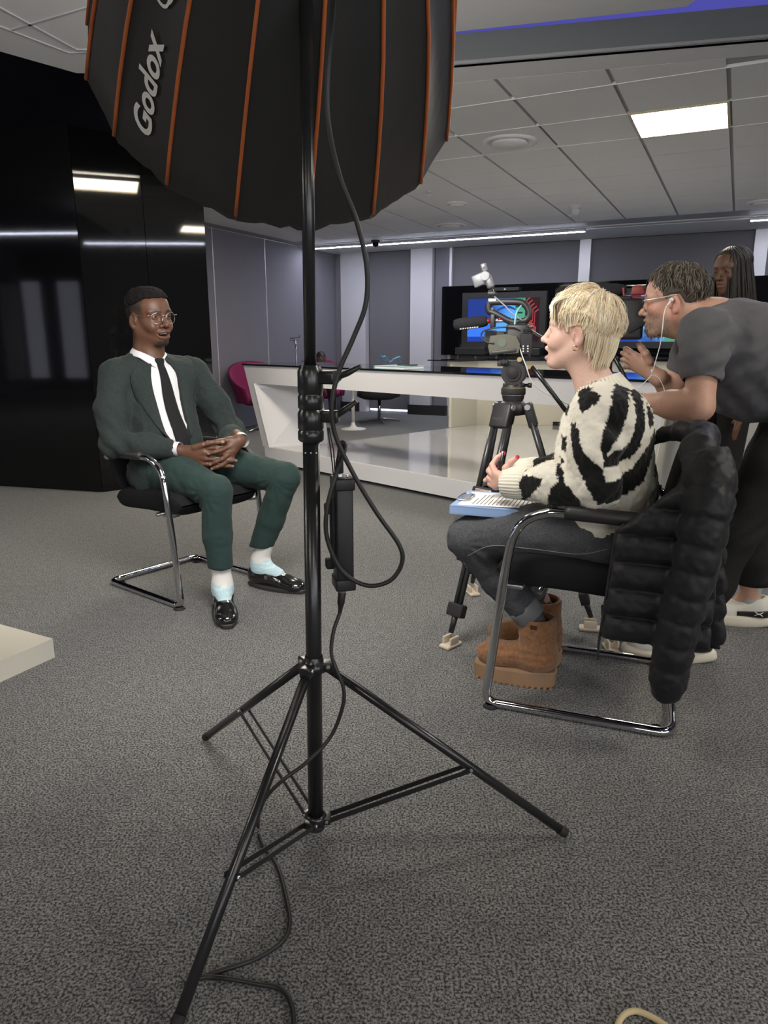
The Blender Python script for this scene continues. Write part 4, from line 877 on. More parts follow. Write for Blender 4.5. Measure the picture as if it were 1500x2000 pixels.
class SDF:
    def __init__(s, lo, hi, step, fine=None, rx=(), ry=(), rz=()):
        fine = fine or step
        s.x, s.y, s.z = axis(lo[0], hi[0], step, fine, rx), axis(lo[1], hi[1], step, fine, ry), axis(lo[2], hi[2], step, fine, rz)
        s.v = np.ones((len(s.x), len(s.y), len(s.z)), np.float32); s.R = np.eye(3); s.c = np.zeros(3); s.sc = 1.; s.m = step
    def T(s, R=None, c=(0, 0, 0), sc=1.): s.R = np.eye(3) if R is None else np.asarray(R, float); s.c = np.asarray(c, float); s.sc = sc; return s
    def w(s, p): return s.c + s.R @ (np.asarray(p, float) * s.sc)
    def sub(s, lo, hi):
        i = [slice(max(0, np.searchsorted(a, l) - 1), np.searchsorted(a, h) + 1) for a, l, h in zip((s.x, s.y, s.z), lo, hi)]
        return tuple(i), s.x[i[0]][:, None, None], s.y[i[1]][None, :, None], s.z[i[2]][None, None, :]
    def _op(s, i, d, k, neg=False):
        d = d.astype(np.float32); v = s.v[i]
        if neg:
            d = -d; h = np.maximum(k - np.abs(v - d), 0) / k; s.v[i] = np.maximum(v, d) + h * h * k * .25
        else:
            h = np.maximum(k - np.abs(v - d), 0) / k; s.v[i] = np.minimum(v, d) - h * h * k * .25
    def cap(s, p, q, r1, r2=None, k=.02, neg=False):
        r2 = r1 if r2 is None else r2; p, q = s.w(p), s.w(q); r1 *= s.sc; r2 *= s.sc; k = max(k * s.sc, 1e-4)
        R = max(r1, r2) + k + s.m * 2; i, X, Y, Z = s.sub(np.minimum(p, q) - R, np.maximum(p, q) + R)
        d = q - p; L2 = float(d @ d) + 1e-12
        t = np.clip(((X - p[0]) * d[0] + (Y - p[1]) * d[1] + (Z - p[2]) * d[2]) / L2, 0, 1)
        D = np.sqrt((X - p[0] - t * d[0]) ** 2 + (Y - p[1] - t * d[1]) ** 2 + (Z - p[2] - t * d[2]) ** 2) - (r1 + (r2 - r1) * t)
        s._op(i, D, k, neg); return s
    def chain(s, P, r, k=.02):
        for a, b, ra, rb in zip(P[:-1], P[1:], r[:-1], r[1:]): s.cap(a, b, ra, rb, k)
        return s
    def ell(s, c, r, Rl=None, k=.02, neg=False):
        c = s.w(c); r = np.asarray(r, float) * s.sc; A = s.R if Rl is None else s.R @ Rl; k = max(k * s.sc, 1e-4)
        e = np.abs(A) @ r + k + s.m * 2; i, X, Y, Z = s.sub(c - e, c + e); X, Y, Z = X - c[0], Y - c[1], Z - c[2]
        a, b, g = [A[0, j] * X + A[1, j] * Y + A[2, j] * Z for j in range(3)]
        k0 = np.sqrt((a / r[0]) ** 2 + (b / r[1]) ** 2 + (g / r[2]) ** 2); k1 = np.sqrt((a / r[0] ** 2) ** 2 + (b / r[1] ** 2) ** 2 + (g / r[2] ** 2) ** 2) + 1e-9
        s._op(i, k0 * (k0 - 1) / k1, k, neg); return s
    def rbox(s, c, h, rr, Rl=None, k=.01, neg=False):
        c = s.w(c); h = np.asarray(h, float) * s.sc; rr *= s.sc; A = s.R if Rl is None else s.R @ Rl; k = max(k * s.sc, 1e-4)
        e = np.abs(A) @ h + k + s.m * 2; i, X, Y, Z = s.sub(c - e, c + e); X, Y, Z = X - c[0], Y - c[1], Z - c[2]
        q = [np.abs(A[0, j] * X + A[1, j] * Y + A[2, j] * Z) - (h[j] - rr) for j in range(3)]
        D = np.sqrt(sum(np.maximum(t, 0) ** 2 for t in q)) + np.minimum(np.maximum(np.maximum(q[0], q[1]), q[2]), 0) - rr
        s._op(i, D, k, neg); return s
    def fn(s, f, lo, hi, k=.01, neg=False):
        """f(local xyz arrays) -> distance; lo, hi local box"""
        C8 = np.array([s.w((x, y, z)) for x in (lo[0], hi[0]) for y in (lo[1], hi[1]) for z in (lo[2], hi[2])])
        i, X, Y, Z = s.sub(C8.min(0), C8.max(0)); X, Y, Z = X - s.c[0], Y - s.c[1], Z - s.c[2]; A = s.R
        a, b, g = [(A[0, j] * X + A[1, j] * Y + A[2, j] * Z) / s.sc for j in range(3)]
        s._op(i, f(a, b, g) * s.sc, max(k * s.sc, 1e-4), neg); return s
    def mesh(s):
        v = s.v; ins = v < 0
        n = [a - 1 for a in v.shape]
        cnt = np.zeros(n, np.int8)
        for dx in (0, 1):
            for dy in (0, 1):
                for dz in (0, 1): cnt += ins[dx:n[0] + dx, dy:n[1] + dy, dz:n[2] + dz]
        act = (cnt > 0) & (cnt < 8); I = np.argwhere(act); idx = np.full(n, -1, np.int32); idx[act] = np.arange(len(I))
        P = np.zeros((len(I), 3)); W_ = np.zeros(len(I)); G = (s.x, s.y, s.z)
        val = lambda o: v[I[:, 0] + o[0], I[:, 1] + o[1], I[:, 2] + o[2]]
        for ax in range(3):
            o1, o2 = [(ax + 1) % 3, (ax + 2) % 3]
            for a in (0, 1):
                for b in (0, 1):
                    c0 = [0, 0, 0]; c0[o1] = a; c0[o2] = b; c1 = list(c0); c1[ax] = 1
                    va, vb = val(c0), val(c1); m_ = (va < 0) != (vb < 0); t = np.where(m_, va / (va - vb + 1e-20), 0)
                    pt_ = np.stack([G[d][I[:, d] + c0[d]] for d in range(3)], 1).astype(float)
                    pt_[:, ax] += t * (G[ax][I[:, ax] + 1] - G[ax][I[:, ax]])
                    P[m_] += pt_[m_]; W_[m_] += 1
        P /= W_[:, None]; F = []
        for ax in range(3):
            o1, o2 = (ax + 1) % 3, (ax + 2) % 3
            sl0 = [slice(None)] * 3; sl1 = [slice(None)] * 3; sl0[ax] = slice(0, -1); sl1[ax] = slice(1, None)
            ch = ins[tuple(sl0)] != ins[tuple(sl1)]; E = np.argwhere(ch)
            ok = (E[:, o1] > 0) & (E[:, o2] > 0) & (E[:, o1] < v.shape[o1] - 1) & (E[:, o2] < v.shape[o2] - 1); E = E[ok]
            fl = ins[E[:, 0], E[:, 1], E[:, 2]]
            q = []
            for a, b in ((0, 0), (1, 0), (1, 1), (0, 1)):
                e = E.copy(); e[:, o1] -= 1 - a; e[:, o2] -= 1 - b; q.append(idx[e[:, 0], e[:, 1], e[:, 2]])
            q = np.stack(q, 1); q[~fl] = q[~fl][:, ::-1]; F.append(q)
        return P, np.concatenate(F)
def vnormals(P, F):
    n = np.cross(P[F[:, 2]] - P[F[:, 0]], P[F[:, 3]] - P[F[:, 1]]); N = np.zeros_like(P)
    for k in range(4):
        for d in range(3): N[:, d] += np.bincount(F[:, k], n[:, d], len(P))
    return N / (np.linalg.norm(N, axis=1)[:, None] + 1e-12)
def relax(P, F, it=2, lam=.5):
    for _ in range(it):
        S = np.zeros_like(P); C = np.zeros(len(P))
        for a, b in ((0, 1), (1, 2), (2, 3), (3, 0)):
            for d in range(3): S[:, d] += np.bincount(F[:, a], P[F[:, b], d], len(P)) + np.bincount(F[:, b], P[F[:, a], d], len(P))
            C += np.bincount(F[:, a], minlength=len(P)) + np.bincount(F[:, b], minlength=len(P))
        P = P * (1 - lam) + lam * S / np.maximum(C, 1)[:, None]
    return P
def soft(name, sdf, m, parent, col=None, disp=None, it=1, label=None, kind=None):
    P, F = sdf.mesh(); P = relax(P, F, it, .5) if it else P
    if disp is not None: N = vnormals(P, F); P = P + N * disp(P, N)[:, None]
    c = col(P) if col is not None else None
    return put(name, mkmesh(name, P, F, m, cols=c), parent, label, kind)
# ---------------------------------------------------------------- heads and hands
def head(s, R, c, sc=1., mouth=.35, jaw=0., nose=1., fem=0., neck=None, neck_r=.055, brow=1., lidgap=.0042, smile=0., lips=1.):
    """x forward, y left, z up, origin between the eyes' level and the ears"""
    s.T(R, c, sc)
    s.ell((-.012, 0, .034), (.094, .0745, .073), k=.02)
    s.ell((.030, 0, .036), (.056, .062, .056), k=.03)
    s.ell((.034, 0, -.036), (.054, .057 - .004 * fem, .074), k=.03)
    s.ell((-.01, 0, -.03), (.06, .060, .055), k=.03)
    for y in (-1, 1):
        s.cap((-.005, y * (.052 - .004 * fem), -.060), (.060, y * .014, -.100), .019, .016, k=.03)
        s.ell((.050, y * .041, -.026), (.028, .020, .022), k=.022)
        s.cap((.085, y * .013, .021), (.071, y * .050, .020), .0085 * brow, .007 * brow, k=.016)
    s.ell((.070, 0, -.101), (.019, .021 - .003 * fem, .0165), k=.022)
    s.ell((.070, 0, -.064), (.025, .031, .026), k=.02)
    for y in (-1, 1):
        s.ell((.1005, y * .0325, .000), (.017, .019, .013), k=.014, neg=True)
        s.ell((.0725, y * .0325, .001), (.0155, .0165, .0150), k=.005)
        s.ell((.091, y * .0325, .0005), (.014, .0130, lidgap), k=.003, neg=True)
    s.cap((.084, 0, .012), (.103 + .004 * nose, 0, -.030), .0075, .0095, k=.012)
    s.ell((.105 + .004 * nose, 0, -.033), (.0105, .0105, .0095), k=.008)
    for y in (-1, 1): s.ell((.094, y * .0135 * nose, -.037), (.0115, .0080, .0085), k=.008); s.ell((.100, y * .0075, -.0445), (.006, .0038, .004), k=.003, neg=True)
    zl = -.067
    sw, su = 1 + .28 * smile, .005 * smile; lip = [(.078 - .006 * smile, .025 * sw, zl + su), (.090, .014 * sw, zl + .006), (.0955, .004, zl + .0085), (.0950, 0, zl + .0075), (.0955, -.004, zl + .0085), (.090, -.014 * sw, zl + .006), (.078 - .006 * smile, -.025 * sw, zl + su)]
    s.chain(lip, [.0035, .0055 * lips, .0058 * lips, .0056 * lips, .0058 * lips, .0055 * lips, .0035], k=.006)
    dn = zl - .006 - .012 * mouth
    low = [(.078 - .006 * smile, .024 * sw, zl - .002 + su), (.089, .013 * sw, dn - .003), (.0925, 0, dn - .005), (.089, -.013 * sw, dn - .003), (.078 - .006 * smile, -.024 * sw, zl - .002 + su)]
    s.chain(low, [.0035, .006 * lips, .0070 * lips, .006 * lips, .0035], k=.006)
    if smile:
        for y in (-1, 1): s.ell((.066, y * .040, -.043), (.020, .016, .016), k=.02)
    if mouth > 0: s.ell((.090, 0, zl - .002 - .006 * mouth), (.022, .0205 * sw, .0025 + .0085 * mouth), k=.004, neg=True)
    else: s.ell((.0985, 0, zl + .0008), (.012, .0225, .0016), k=.003, neg=True)
    for y in (-1, 1):
        Re = R3(0, .22, y * -.35)
        s.ell((-.012, y * .0765, -.014), (.0185, .0075, .0315), Re, k=.006)
        s.ell((-.006, y * .0835, -.012), (.0105, .0060, .0190), Re, k=.005, neg=True)
        s.ell((-.012, y * .079, -.040), (.008, .006, .010), k=.006)
        s.cap((.004, y * .076, -.014), (.003, y * .0765, -.024), .0055, .0045, k=.005)
    if neck is not None:
        n0 = s.w((-.022, 0, -.045)); n0b = s.w((-.010, 0, -.085)); s.T(); s.cap(n0, neck, neck_r * sc, neck_r * sc * 1.04, k=.03); s.cap(n0b, neck + np.array([.01, 0, 0]), neck_r * sc * .86, neck_r * sc * .9, k=.03)
    s.T()
    return lip, low
def near_chain(Q, ch):
    d = np.full(len(Q), 9.)
    for a, b in zip(ch[:-1], ch[1:]):
        a, b = np.array(a), np.array(b); e = b - a; t = np.clip(((Q - a) @ e) / (e @ e), 0, 1); d = np.minimum(d, np.linalg.norm(Q - a - t[:, None] * e, axis=1))
    return d
def mixc(c, m_, col): m_ = np.clip(m_, 0, 1)[:, None]; return c * (1 - m_) + np.array(col) * m_
def eyes_teeth(parent, R, c, sc, iris, gaze=(1, 0, 0), teeth=True, mouth=.35, teethw=.017):
    g = np.asarray(gaze, float); g /= np.linalg.norm(g); me_w = mat('eye', (1, 1, 1), .12, attr='Col', coat=.5)
    for y in (-1, 1):
        o = MB(); o.lathe([(.0128 * math.sin(t), .0128 * math.cos(t)) for t in np.linspace(math.pi, 0.0, 25)], (0, 0, 0), g, 28)
        V = np.concatenate(o.V); ct = (V @ g) / .0128; cols = np.tile(np.array([.30, .275, .25]), (len(V), 1)); cols = np.where((ct > .85)[:, None], np.array(iris), cols); cols = np.where((ct > .965)[:, None], np.array([.004, .004, .004]), cols)
        W3 = c + ((V + np.array([.0735, y * .0325, .001])) * sc) @ R.T
        put('eye', mkmesh('eye', W3, o.F, me_w, cols=cols), parent)
    if teeth:
        o = MB(); 
        for k in range(6):
            a = (k - 2.5) * .0056; x = .0855 - 18 * a * a; o.box((x, a, -.0665), (.004, .0053, .0075), R3(az=-a * 25), .0012)
        V = np.concatenate(o.V); put('teeth', mkmesh('teeth', c + (V * sc) @ R.T, o.F, mat('teeth', (.78, .74, .68), .25)), parent)
def finger(s, base, dirv, nrm, L, r, bend, k=.004, spread=0.):
    """three phalanges bending towards -nrm; returns tip"""
    d = np.asarray(dirv, float); d /= np.linalg.norm(d); n = np.asarray(nrm, float); n = n - d * (n @ d); n /= np.linalg.norm(n); p = np.asarray(base, float); pts = [p]; rr = [r * 1.08]
    for f, b, q in ((.45, bend[0], 1.0), (.30, bend[1], .93), (.25, bend[2], .80)):
        c_, s_ = math.cos(b), math.sin(b); d, n = d * c_ - n * s_, n * c_ + d * s_
        p = p + d * L * f; pts.append(p); rr.append(r * q)
    s.chain(pts, rr, k); return pts, d, n
# ---------------------------------------------------------------- hair made of strands on an ellipsoid
def strands(name, parent, m, R, c, sc, rad, cen, pole, n, end_fn, width, seed=1, lift=.004, wig=0., wigf=0., start=(.02, .5), segs=9, hang=None, cols=None, sides=4, flat=(1., .5), swirl=0., jit=.08, start_fn=None, lenmul=None, taper=None):
    """strands run along meridians from the pole to the hairline end_fn(azimuth); azimuth 0 = forward"""
    rg = np.random.default_rng(seed); pole = np.asarray(pole, float); pole /= np.linalg.norm(pole)
    fx = np.array([1., 0, 0]); fx = fx - pole * (fx @ pole); fx /= np.linalg.norm(fx); ly = np.cross(pole, fx); rad = np.asarray(rad); cen = np.asarray(cen); mb = MB(); CC = []
    for i in range(n):
        azm = rg.uniform(-math.pi, math.pi); e = end_fn(azm) * (1 + rg.normal() * jit); s0 = rg.uniform(*start) * e if start_fn is None else start_fn(azm, rg) * e
        if lenmul: e = min(e, s0 + lenmul * rg.uniform(.7, 1.3))
        t = np.linspace(s0, e, segs); az_ = azm + swirl * (t - s0) + rg.normal() * .05 * (t - s0) * 3; ph = rg.uniform(0, 6.28)
        d = np.cos(t)[:, None] * pole + np.sin(t)[:, None] * (np.cos(az_)[:, None] * fx + np.sin(az_)[:, None] * ly)
        lf = lift * rg.uniform(.2, 1.4); u_ = np.linspace(0, 1, segs)
        P = cen + d * (rad + lf * np.sin(math.pi * np.clip(u_ * .85 + .1, 0, 1))[:, None])
        if taper: P = cen + (P - cen) * taper(t, azm)[:, None]
        if wig: P = P + np.stack([np.sin(u_ * wigf + ph), np.cos(u_ * wigf * 1.1 + ph), np.sin(u_ * wigf * .9 + 1.3 * ph)], 1) * wig * np.minimum(1, u_ * 3)[:, None]
        if hang is not None:
            L_ = hang * rg.uniform(.85, 1.1); hn = np.linspace(0, 1, 10)[1:, None]; side = d[-1] * [1, 1, 0]; P = np.concatenate([P, P[-1] + hn * np.array([0, 0, -L_]) + side * .018 * np.sin(hn * 2.2) + rg.normal(size=3) * [.008, .008, 0] * hn])
        w = width * rg.uniform(.6, 1.25); k = len(P); prof = np.clip(np.minimum(np.linspace(.25, 4, k), np.linspace(5, .12, k)), 0, 1) if hang is None else np.clip(np.linspace(5, .5, k), 0, 1)
        n0 = mb.n; mb.tube(c + (P * sc) @ R.T, w * sc * prof, sides, caps=False, flat=flat)
        if cols is not None: cc = np.array(cols[rg.integers(len(cols))]) * rg.uniform(.85, 1.12); CC.append(np.tile(cc, (mb.n - n0, 1)))
    return put(name, mkmesh(name, np.concatenate(mb.V), np.array(mb.F), m, cols=np.concatenate(CC) if cols is not None else None), parent)

def flow(name, parent, m, R, c, sc, rad, cen, n, path_fn, width, seed, cols, lift=.006, sides=4, flat=(1., .5)):
    """strands laid over an ellipsoid; path_fn(rg) -> list of (azimuth from forward, elevation) in degrees"""
    rg = np.random.default_rng(seed); mb = MB(); CC = []; rad = np.asarray(rad)
    for i in range(n):
        A = np.radians(np.array(path_fn(rg), float)); A = smooth_path(np.c_[A, np.zeros(len(A))], 4)[:, :2]
        d = np.stack([np.cos(A[:, 1]) * np.cos(A[:, 0]), np.cos(A[:, 1]) * np.sin(A[:, 0]), np.sin(A[:, 1])], 1); k = len(d); u = np.linspace(0, 1, k)
        tp_ = 1 - .22 * np.clip((-A[:, 1] - .35) / .6, 0, 1)
        P = np.asarray(cen) + d * (rad * tp_[:, None] + (lift * rg.uniform(.1, 1.3) * np.sin(np.pi * np.clip(u * .9 + .05, 0, 1)))[:, None])
        n0 = mb.n; mb.tube(c + (P * sc) @ R.T, width * rg.uniform(.6, 1.3) * sc * np.clip(np.minimum(np.linspace(.2, 4, k), np.linspace(4, .1, k)), 0, 1), sides, caps=False, flat=flat)
        CC.append(np.tile(np.array(cols[rg.integers(len(cols))]) * rg.uniform(.85, 1.12), (mb.n - n0, 1)))
    return put(name, mkmesh(name, np.concatenate(mb.V), np.array(mb.F), m, cols=np.concatenate(CC)), parent)
# ================================================================ PEOPLE
from mathutils.bvhtree import BVHTree
def bvh_of(o): 
    me = o.data; return BVHTree.FromPolygons([v.co[:] for v in me.vertices], [tuple(p.vertices) for p in me.polygons])
def cast(bvh, p, d, dist=1.5):
    h = bvh.ray_cast(Vector(p), Vector(d), dist); return None if h[0] is None else (np.array(h[0]), np.array(h[1]))
def drape(name, parent, m, bvh, rows, d, off=.004, th=.003, smooth=2):
    """rows: grid of start points (list of lists); each is cast along d on to the bvh; builds a thin sheet"""
    d = np.asarray(d, float); d /= np.linalg.norm(d); n, k = len(rows), len(rows[0]); G = np.zeros((n, k, 3)); last = None; HIT = np.zeros((n, k), bool)
    for i in range(n):
        for j in range(k):
            p = np.asarray(rows[i][j], float); h = cast(bvh, p, d); G[i, j] = h[0] - d * off if h is not None else (p + d * last if last is not None else p)
            HIT[i, j] = h is not None
            if h is not None: last = float((h[0] - d * off - p) @ d)
    for i in range(n):                                       # a miss takes the nearest hit of its row
        ok = [j for j in range(k) if HIT[i, j]]
        if ok and len(ok) < k:
            for j in range(k):
                if not HIT[i, j]: G[i, j] = G[i, min(ok, key=lambda q: abs(q - j))]
    good = [i for i in range(n) if HIT[i].any()]
    if good:
        for i in range(n):
            if not HIT[i].any(): G[i] = G[min(good, key=lambda q: abs(q - i))]
    for _ in range(smooth):
        H = G.copy(); H[1:-1] = (G[:-2] + 2 * G[1:-1] + G[2:]) / 4; G = H
    V = np.concatenate([G.reshape(-1, 3), (G - d * th).reshape(-1, 3)]); o2 = n * k; F = []
    for i in range(n - 1):
        for j in range(k - 1):
            a = i * k + j; F += [(a, a + 1, a + k + 1, a + k), (o2 + a, o2 + a + k, o2 + a + k + 1, o2 + a + 1)]
    for i in range(n - 1): a = i * k; F += [(a, a + k, o2 + a + k, o2 + a)]; a = i * k + k - 1; F += [(a, o2 + a, o2 + a + k, a + k)]
    for j in range(k - 1): F += [(j, o2 + j, o2 + j + 1, j + 1)]; a = (n - 1) * k + j; F += [(a, a + 1, o2 + a + 1, o2 + a)]
    b = MB(); b.add(V, F, True); return b.build(name, m, parent, world=False)
def strip_rows(P, W_, nw=5, side=(0, 1, 0)):
    side = np.asarray(side, float); return [[np.asarray(p) + side * w * t for t in np.linspace(-.5, .5, nw)] for p, w in zip(P, W_)]
def shoe(parent, name, heel, ang, L=.285, kind='dress', mu=None, ms=None, label=None, width=1., op=.06):
    R = R3(az=ang); heel = np.asarray(heel, float); h0 = .016 if kind == 'dress' else .03
    q = R @ np.array([L / 2, 0, 0]) + heel; e = L * .62
    s = SDF((q[0] - e, q[1] - e, heel[2]), (q[0] + e, q[1] + e, heel[2] + .16), .005); s.T(R, heel)
    W_ = width
    s.ell((.050, 0, .055), (.050, .036 * W_, .055), k=.01); s.cap((.05, 0, .055), (L * .62, 0, .038), .040 * W_, .037 * W_, k=.03); s.ell((L - .075, 0, .034), (.070, .044 * W_, .030), k=.03); s.ell((L - .05, 0, .026), (.046, .039 * W_, .020), k=.02)
    s.ell((op, 0, .128), (.046, .030 * W_, .044), k=.008, neg=True); s.rbox((L / 2, 0, h0 - .05), (.4, .4, .05), .001, k=.004, neg=True)
    up = soft(name, s, mu, parent, it=2, label=label)
    o = MB(); n = 30; pts = []
    for i in range(n):
        t = 2 * math.pi * i / n; x = L / 2 + (L / 2 + .004) * math.cos(t); u = x / L
        w = (.034 + .014 * math.sin(math.pi * min(1, max(0, u)) ** .9) ** 2 - .0) * W_ * (1 if abs(math.sin(t)) > .999 else min(1, abs(math.sin(t)) ** .5 * 1.05)); pts.append((x, math.copysign(w, math.sin(t))))
    V = [heel + R @ np.array([x, y, z]) for z, sc_ in ((0.0, .97), (.003, 1.), (h0, 1.0), (h0 + .004, .97)) for x, y in [((a - L / 2) * sc_ + L / 2, b * sc_) for a, b in pts]]
    F = [(i + k * n, (i + 1) % n + k * n, (i + 1) % n + (k + 1) * n, i + (k + 1) * n) for k in range(3) for i in range(n)] + [tuple(range(n - 1, -1, -1)), tuple(range(3 * n, 4 * n))]
    o.add(V, F, False); o.build('sole', ms, up, world=False)
    return up, R, heel
def skin_mat(name): return mat(name, (1, 1, 1), .48, attr='Col', sss=.12, bump=.12, scale=500, var=.06, spec=.4)
# ---------------------------------------------------------------- man in the green suit
MR = math.atan2(CHL_F[1], CHL_F[0])
man = empty('person', 'person in a dark green suit and glasses, hands clasped, seated on the left', 'person', tuple(CHL_C), MR)
H_R = R3(math.radians(3), math.radians(2), math.radians(1)); H_C = np.array([-.172, .0, 1.236]); H_S = 1.07
ex = np.array([.787, .617, 0]); en = np.array([.617, -.787, 0]); HC = np.array([.222, -.004, .640])
def hq(px, py, d=0.): return HC + ex * (px - 415) * .00232 + np.array([0, 0, (893 - py) * .00232]) + en * d
body = SDF((-.36, -.36, .04), (.58, .38, 1.42), .010, .0026, rx=[(-.30, -.04), (.12, .34)], ry=[(-.12, .13)], rz=[(1.09, 1.39), (.57, .71)])
nk = np.array([-.205, 0, 1.06])
lipM, lowM = head(body, H_R, H_C, H_S, mouth=.50, nose=1.25, smile=1.2, lips=1.2, neck=nk, neck_r=.059, lidgap=.0023)
shR, shL, elR, elL, wrR, wrL = [np.array(p) for p in [(-.215, -.175, .972), (-.115, .180, .975), (-.12, -.262, .69), (.03, .27, .70), (.125, -.105, .668), (.225, .105, .664)]]
kR, aR, kL, aL = [np.array(p) for p in [(.365, -.105, .512), (.395, -.125, .12), (.43, .235, .528), (.305, .175, .13)]]
body.ell((-.165, 0, .84), (.09, .14, .17), k=.03).ell((-.075, 0, .62), (.08, .12, .15), k=.04); body.cap(shR, shL, .05, k=.03); body.cap(nk, (-.165, 0, .92), .06, .08, k=.03)
body.chain([shR, elR, hq(350, 884, -.0)], [.045, .038, .0265], k=.02); body.chain([shL, elL, hq(466, 868, -.045)], [.045, .038, .0265], k=.02)
for h, k_, a in (((-.12, -.09, .51), kR, aR), ((-.1, .09, .51), kL, aL)): body.chain([h, k_, a, a + np.array([.03, 0, -.06])], [.07, .05, .026, .018], k=.02)
# clasped hands
nails = []
KR_ = [hq(399, 879, .012), hq(404, 888, .014), hq(404, 899, .012), hq(398, 909, .006)]
wq = hq(352, 885, .0)
for k_, r_ in zip(KR_, (.015, .0155, .0150, .0135)): body.cap(wq, k_, .023, r_, k=.012)
TR_ = [(hq(424, 879, .012), hq(442, 880, -.004)), (hq(430, 889, .012), hq(456, 886, -.012)), (hq(432, 902, .010), hq(459, 905, -.012)), (hq(428, 913, .006), hq(452, 916, -.012))]
for k_, (m1, t1_) in zip(KR_, TR_): body.chain([k_, m1, (m1 + t1_) / 2 + en * .002, t1_], [.0118, .0102, .0090, .0072], k=.003); nails.append((t1_ + en * .002, 1))
body.chain([hq(385, 878, .018), hq(410, 870, .024), hq(426, 868, .020), hq(439, 868, .014)], [.0145, .0120, .0105, .0085], k=.006); nails.append((hq(439, 867, .022), 1))
KL_ = [hq(444, 866, -.014), hq(449, 877, -.010), hq(449, 890, -.012), hq(446, 903, -.014)]
for k_ in KL_: body.cap(hq(463, 868, -.04), k_, .024, .0155, k=.012)
TL_ = [(hq(428, 866, .016), hq(404, 871, .030)), (hq(434, 883, .022), hq(412, 888.5, .034)), (hq(436, 899, .024), hq(414, 909, .032)), (hq(434, 911, .020), hq(416, 918, .026))]
for k_, (m1, t1_) in zip(KL_, TL_): body.chain([k_, m1, (m1 + t1_) / 2 + en * .003, t1_], [.0118, .0102, .0092, .0074], k=.003); nails.append((t1_ + en * .005, 0))
SK = np.array([.105, .048, .028])
def man_col(P):
    c = np.tile(SK, (len(P), 1)); c *= (1 + .10 * vnoise(P, 30, 3))[:, None]
    Q = (P - H_C) @ H_R / H_S
    c = mixc(c, (.0085 - near_chain(Q, lowM)) / .004, (.20, .068, .060)); c = mixc(c, (.0070 - near_chain(Q, lipM)) / .003, (.085, .036, .030))
    c = mixc(c, (Q[:, 0] < .0795) * (np.abs(Q[:, 1]) < .022) * (Q[:, 2] < -.060) * (Q[:, 2] > -.085) * (Q[:, 0] > .06), (.02, .008, .008))
    for y in (-1, 1): c = mixc(c, (.0065 - near_chain(Q, [(.092, y * .012, .021), (.088, y * .032, .0255), (.073, y * .052, .020)])) / .003 * .85, (.012, .008, .007))
    # beard on the chin, faded sides
    c = mixc(c, np.clip((-.092 - Q[:, 2]) / .008, 0, 1) * np.clip((Q[:, 0] - .03) / .02, 0, 1) * np.clip((.036 - np.abs(Q[:, 1])) / .012, 0, 1) * np.clip((Q[:, 2] + .130) / .012, 0, 1) * .85, (.010, .008, .007))
    fade = np.clip((Q[:, 2] - .0) / .035, 0, 1) * np.clip((.050 - Q[:, 0]) / .012, 0, 1) * (np.abs(Q[:, 1]) > .03); back = np.clip((-.02 - Q[:, 0]) / .02, 0, 1) * np.clip((Q[:, 2] + .07) / .03, 0, 1)
    c = mixc(c, np.maximum(fade, back) * .85 * (np.abs(P[:, 1]) < .2) * (P[:, 2] > 1.1), (.010, .009, .008))
    for t, w_ in nails: c = mixc(c, (.0078 - np.linalg.norm(P - t, axis=1)) / .003 * .8, (.30, .15, .12))
    return c
mb_ = soft('body', body, skin_mat('skin'), man, col=man_col, it=1)
eyes_teeth(man, H_R, H_C, H_S, (.02, .011, .007), gaze=H_R @ np.array([1, .05, -.02]))
# hair: short rounded crop with a sharp hairline
hs = SDF(H_C - [.16, .14, .10], H_C + [.14, .14, .19], .0045); hs.T(H_R, H_C, H_S)
def hairf(a, b, g):
    rx, ry, rz_ = .104, .0815, .086; k0 = (((np.abs(a + .014) / rx)) ** 2.4 + (np.abs(b) / ry) ** 2.4 + (np.abs(g - .036) / rz_) ** 2.4) ** (1 / 2.4); d = (k0 - 1) * .088
    front = np.maximum(a - .078, -(g - .078))                       # in front of the hairline and below it
    cut1 = np.minimum(.082 - g + 0 * a + 0 * b, 0 * g + .12)        # keep above z .082 at the front
    side = .050 + np.clip((a - .0) / .05, 0, 1) * .026 - np.clip((-a - .03) / .05, 0, 1) * .12 
    return np.maximum(d, side - g + 0 * b)
hs.fn(hairf, (-.14, -.11, -.12), (.12, .11, .17), k=.004)
soft('hair', hs, mat('black curly hair', (.009, .008, .008), .95, bump=1.0, scale=170, spec=.15), man, it=1, disp=lambda P, N: .0035 * vnoise(P, 70, 5) + .003 * vnoise(P, 140, 6))
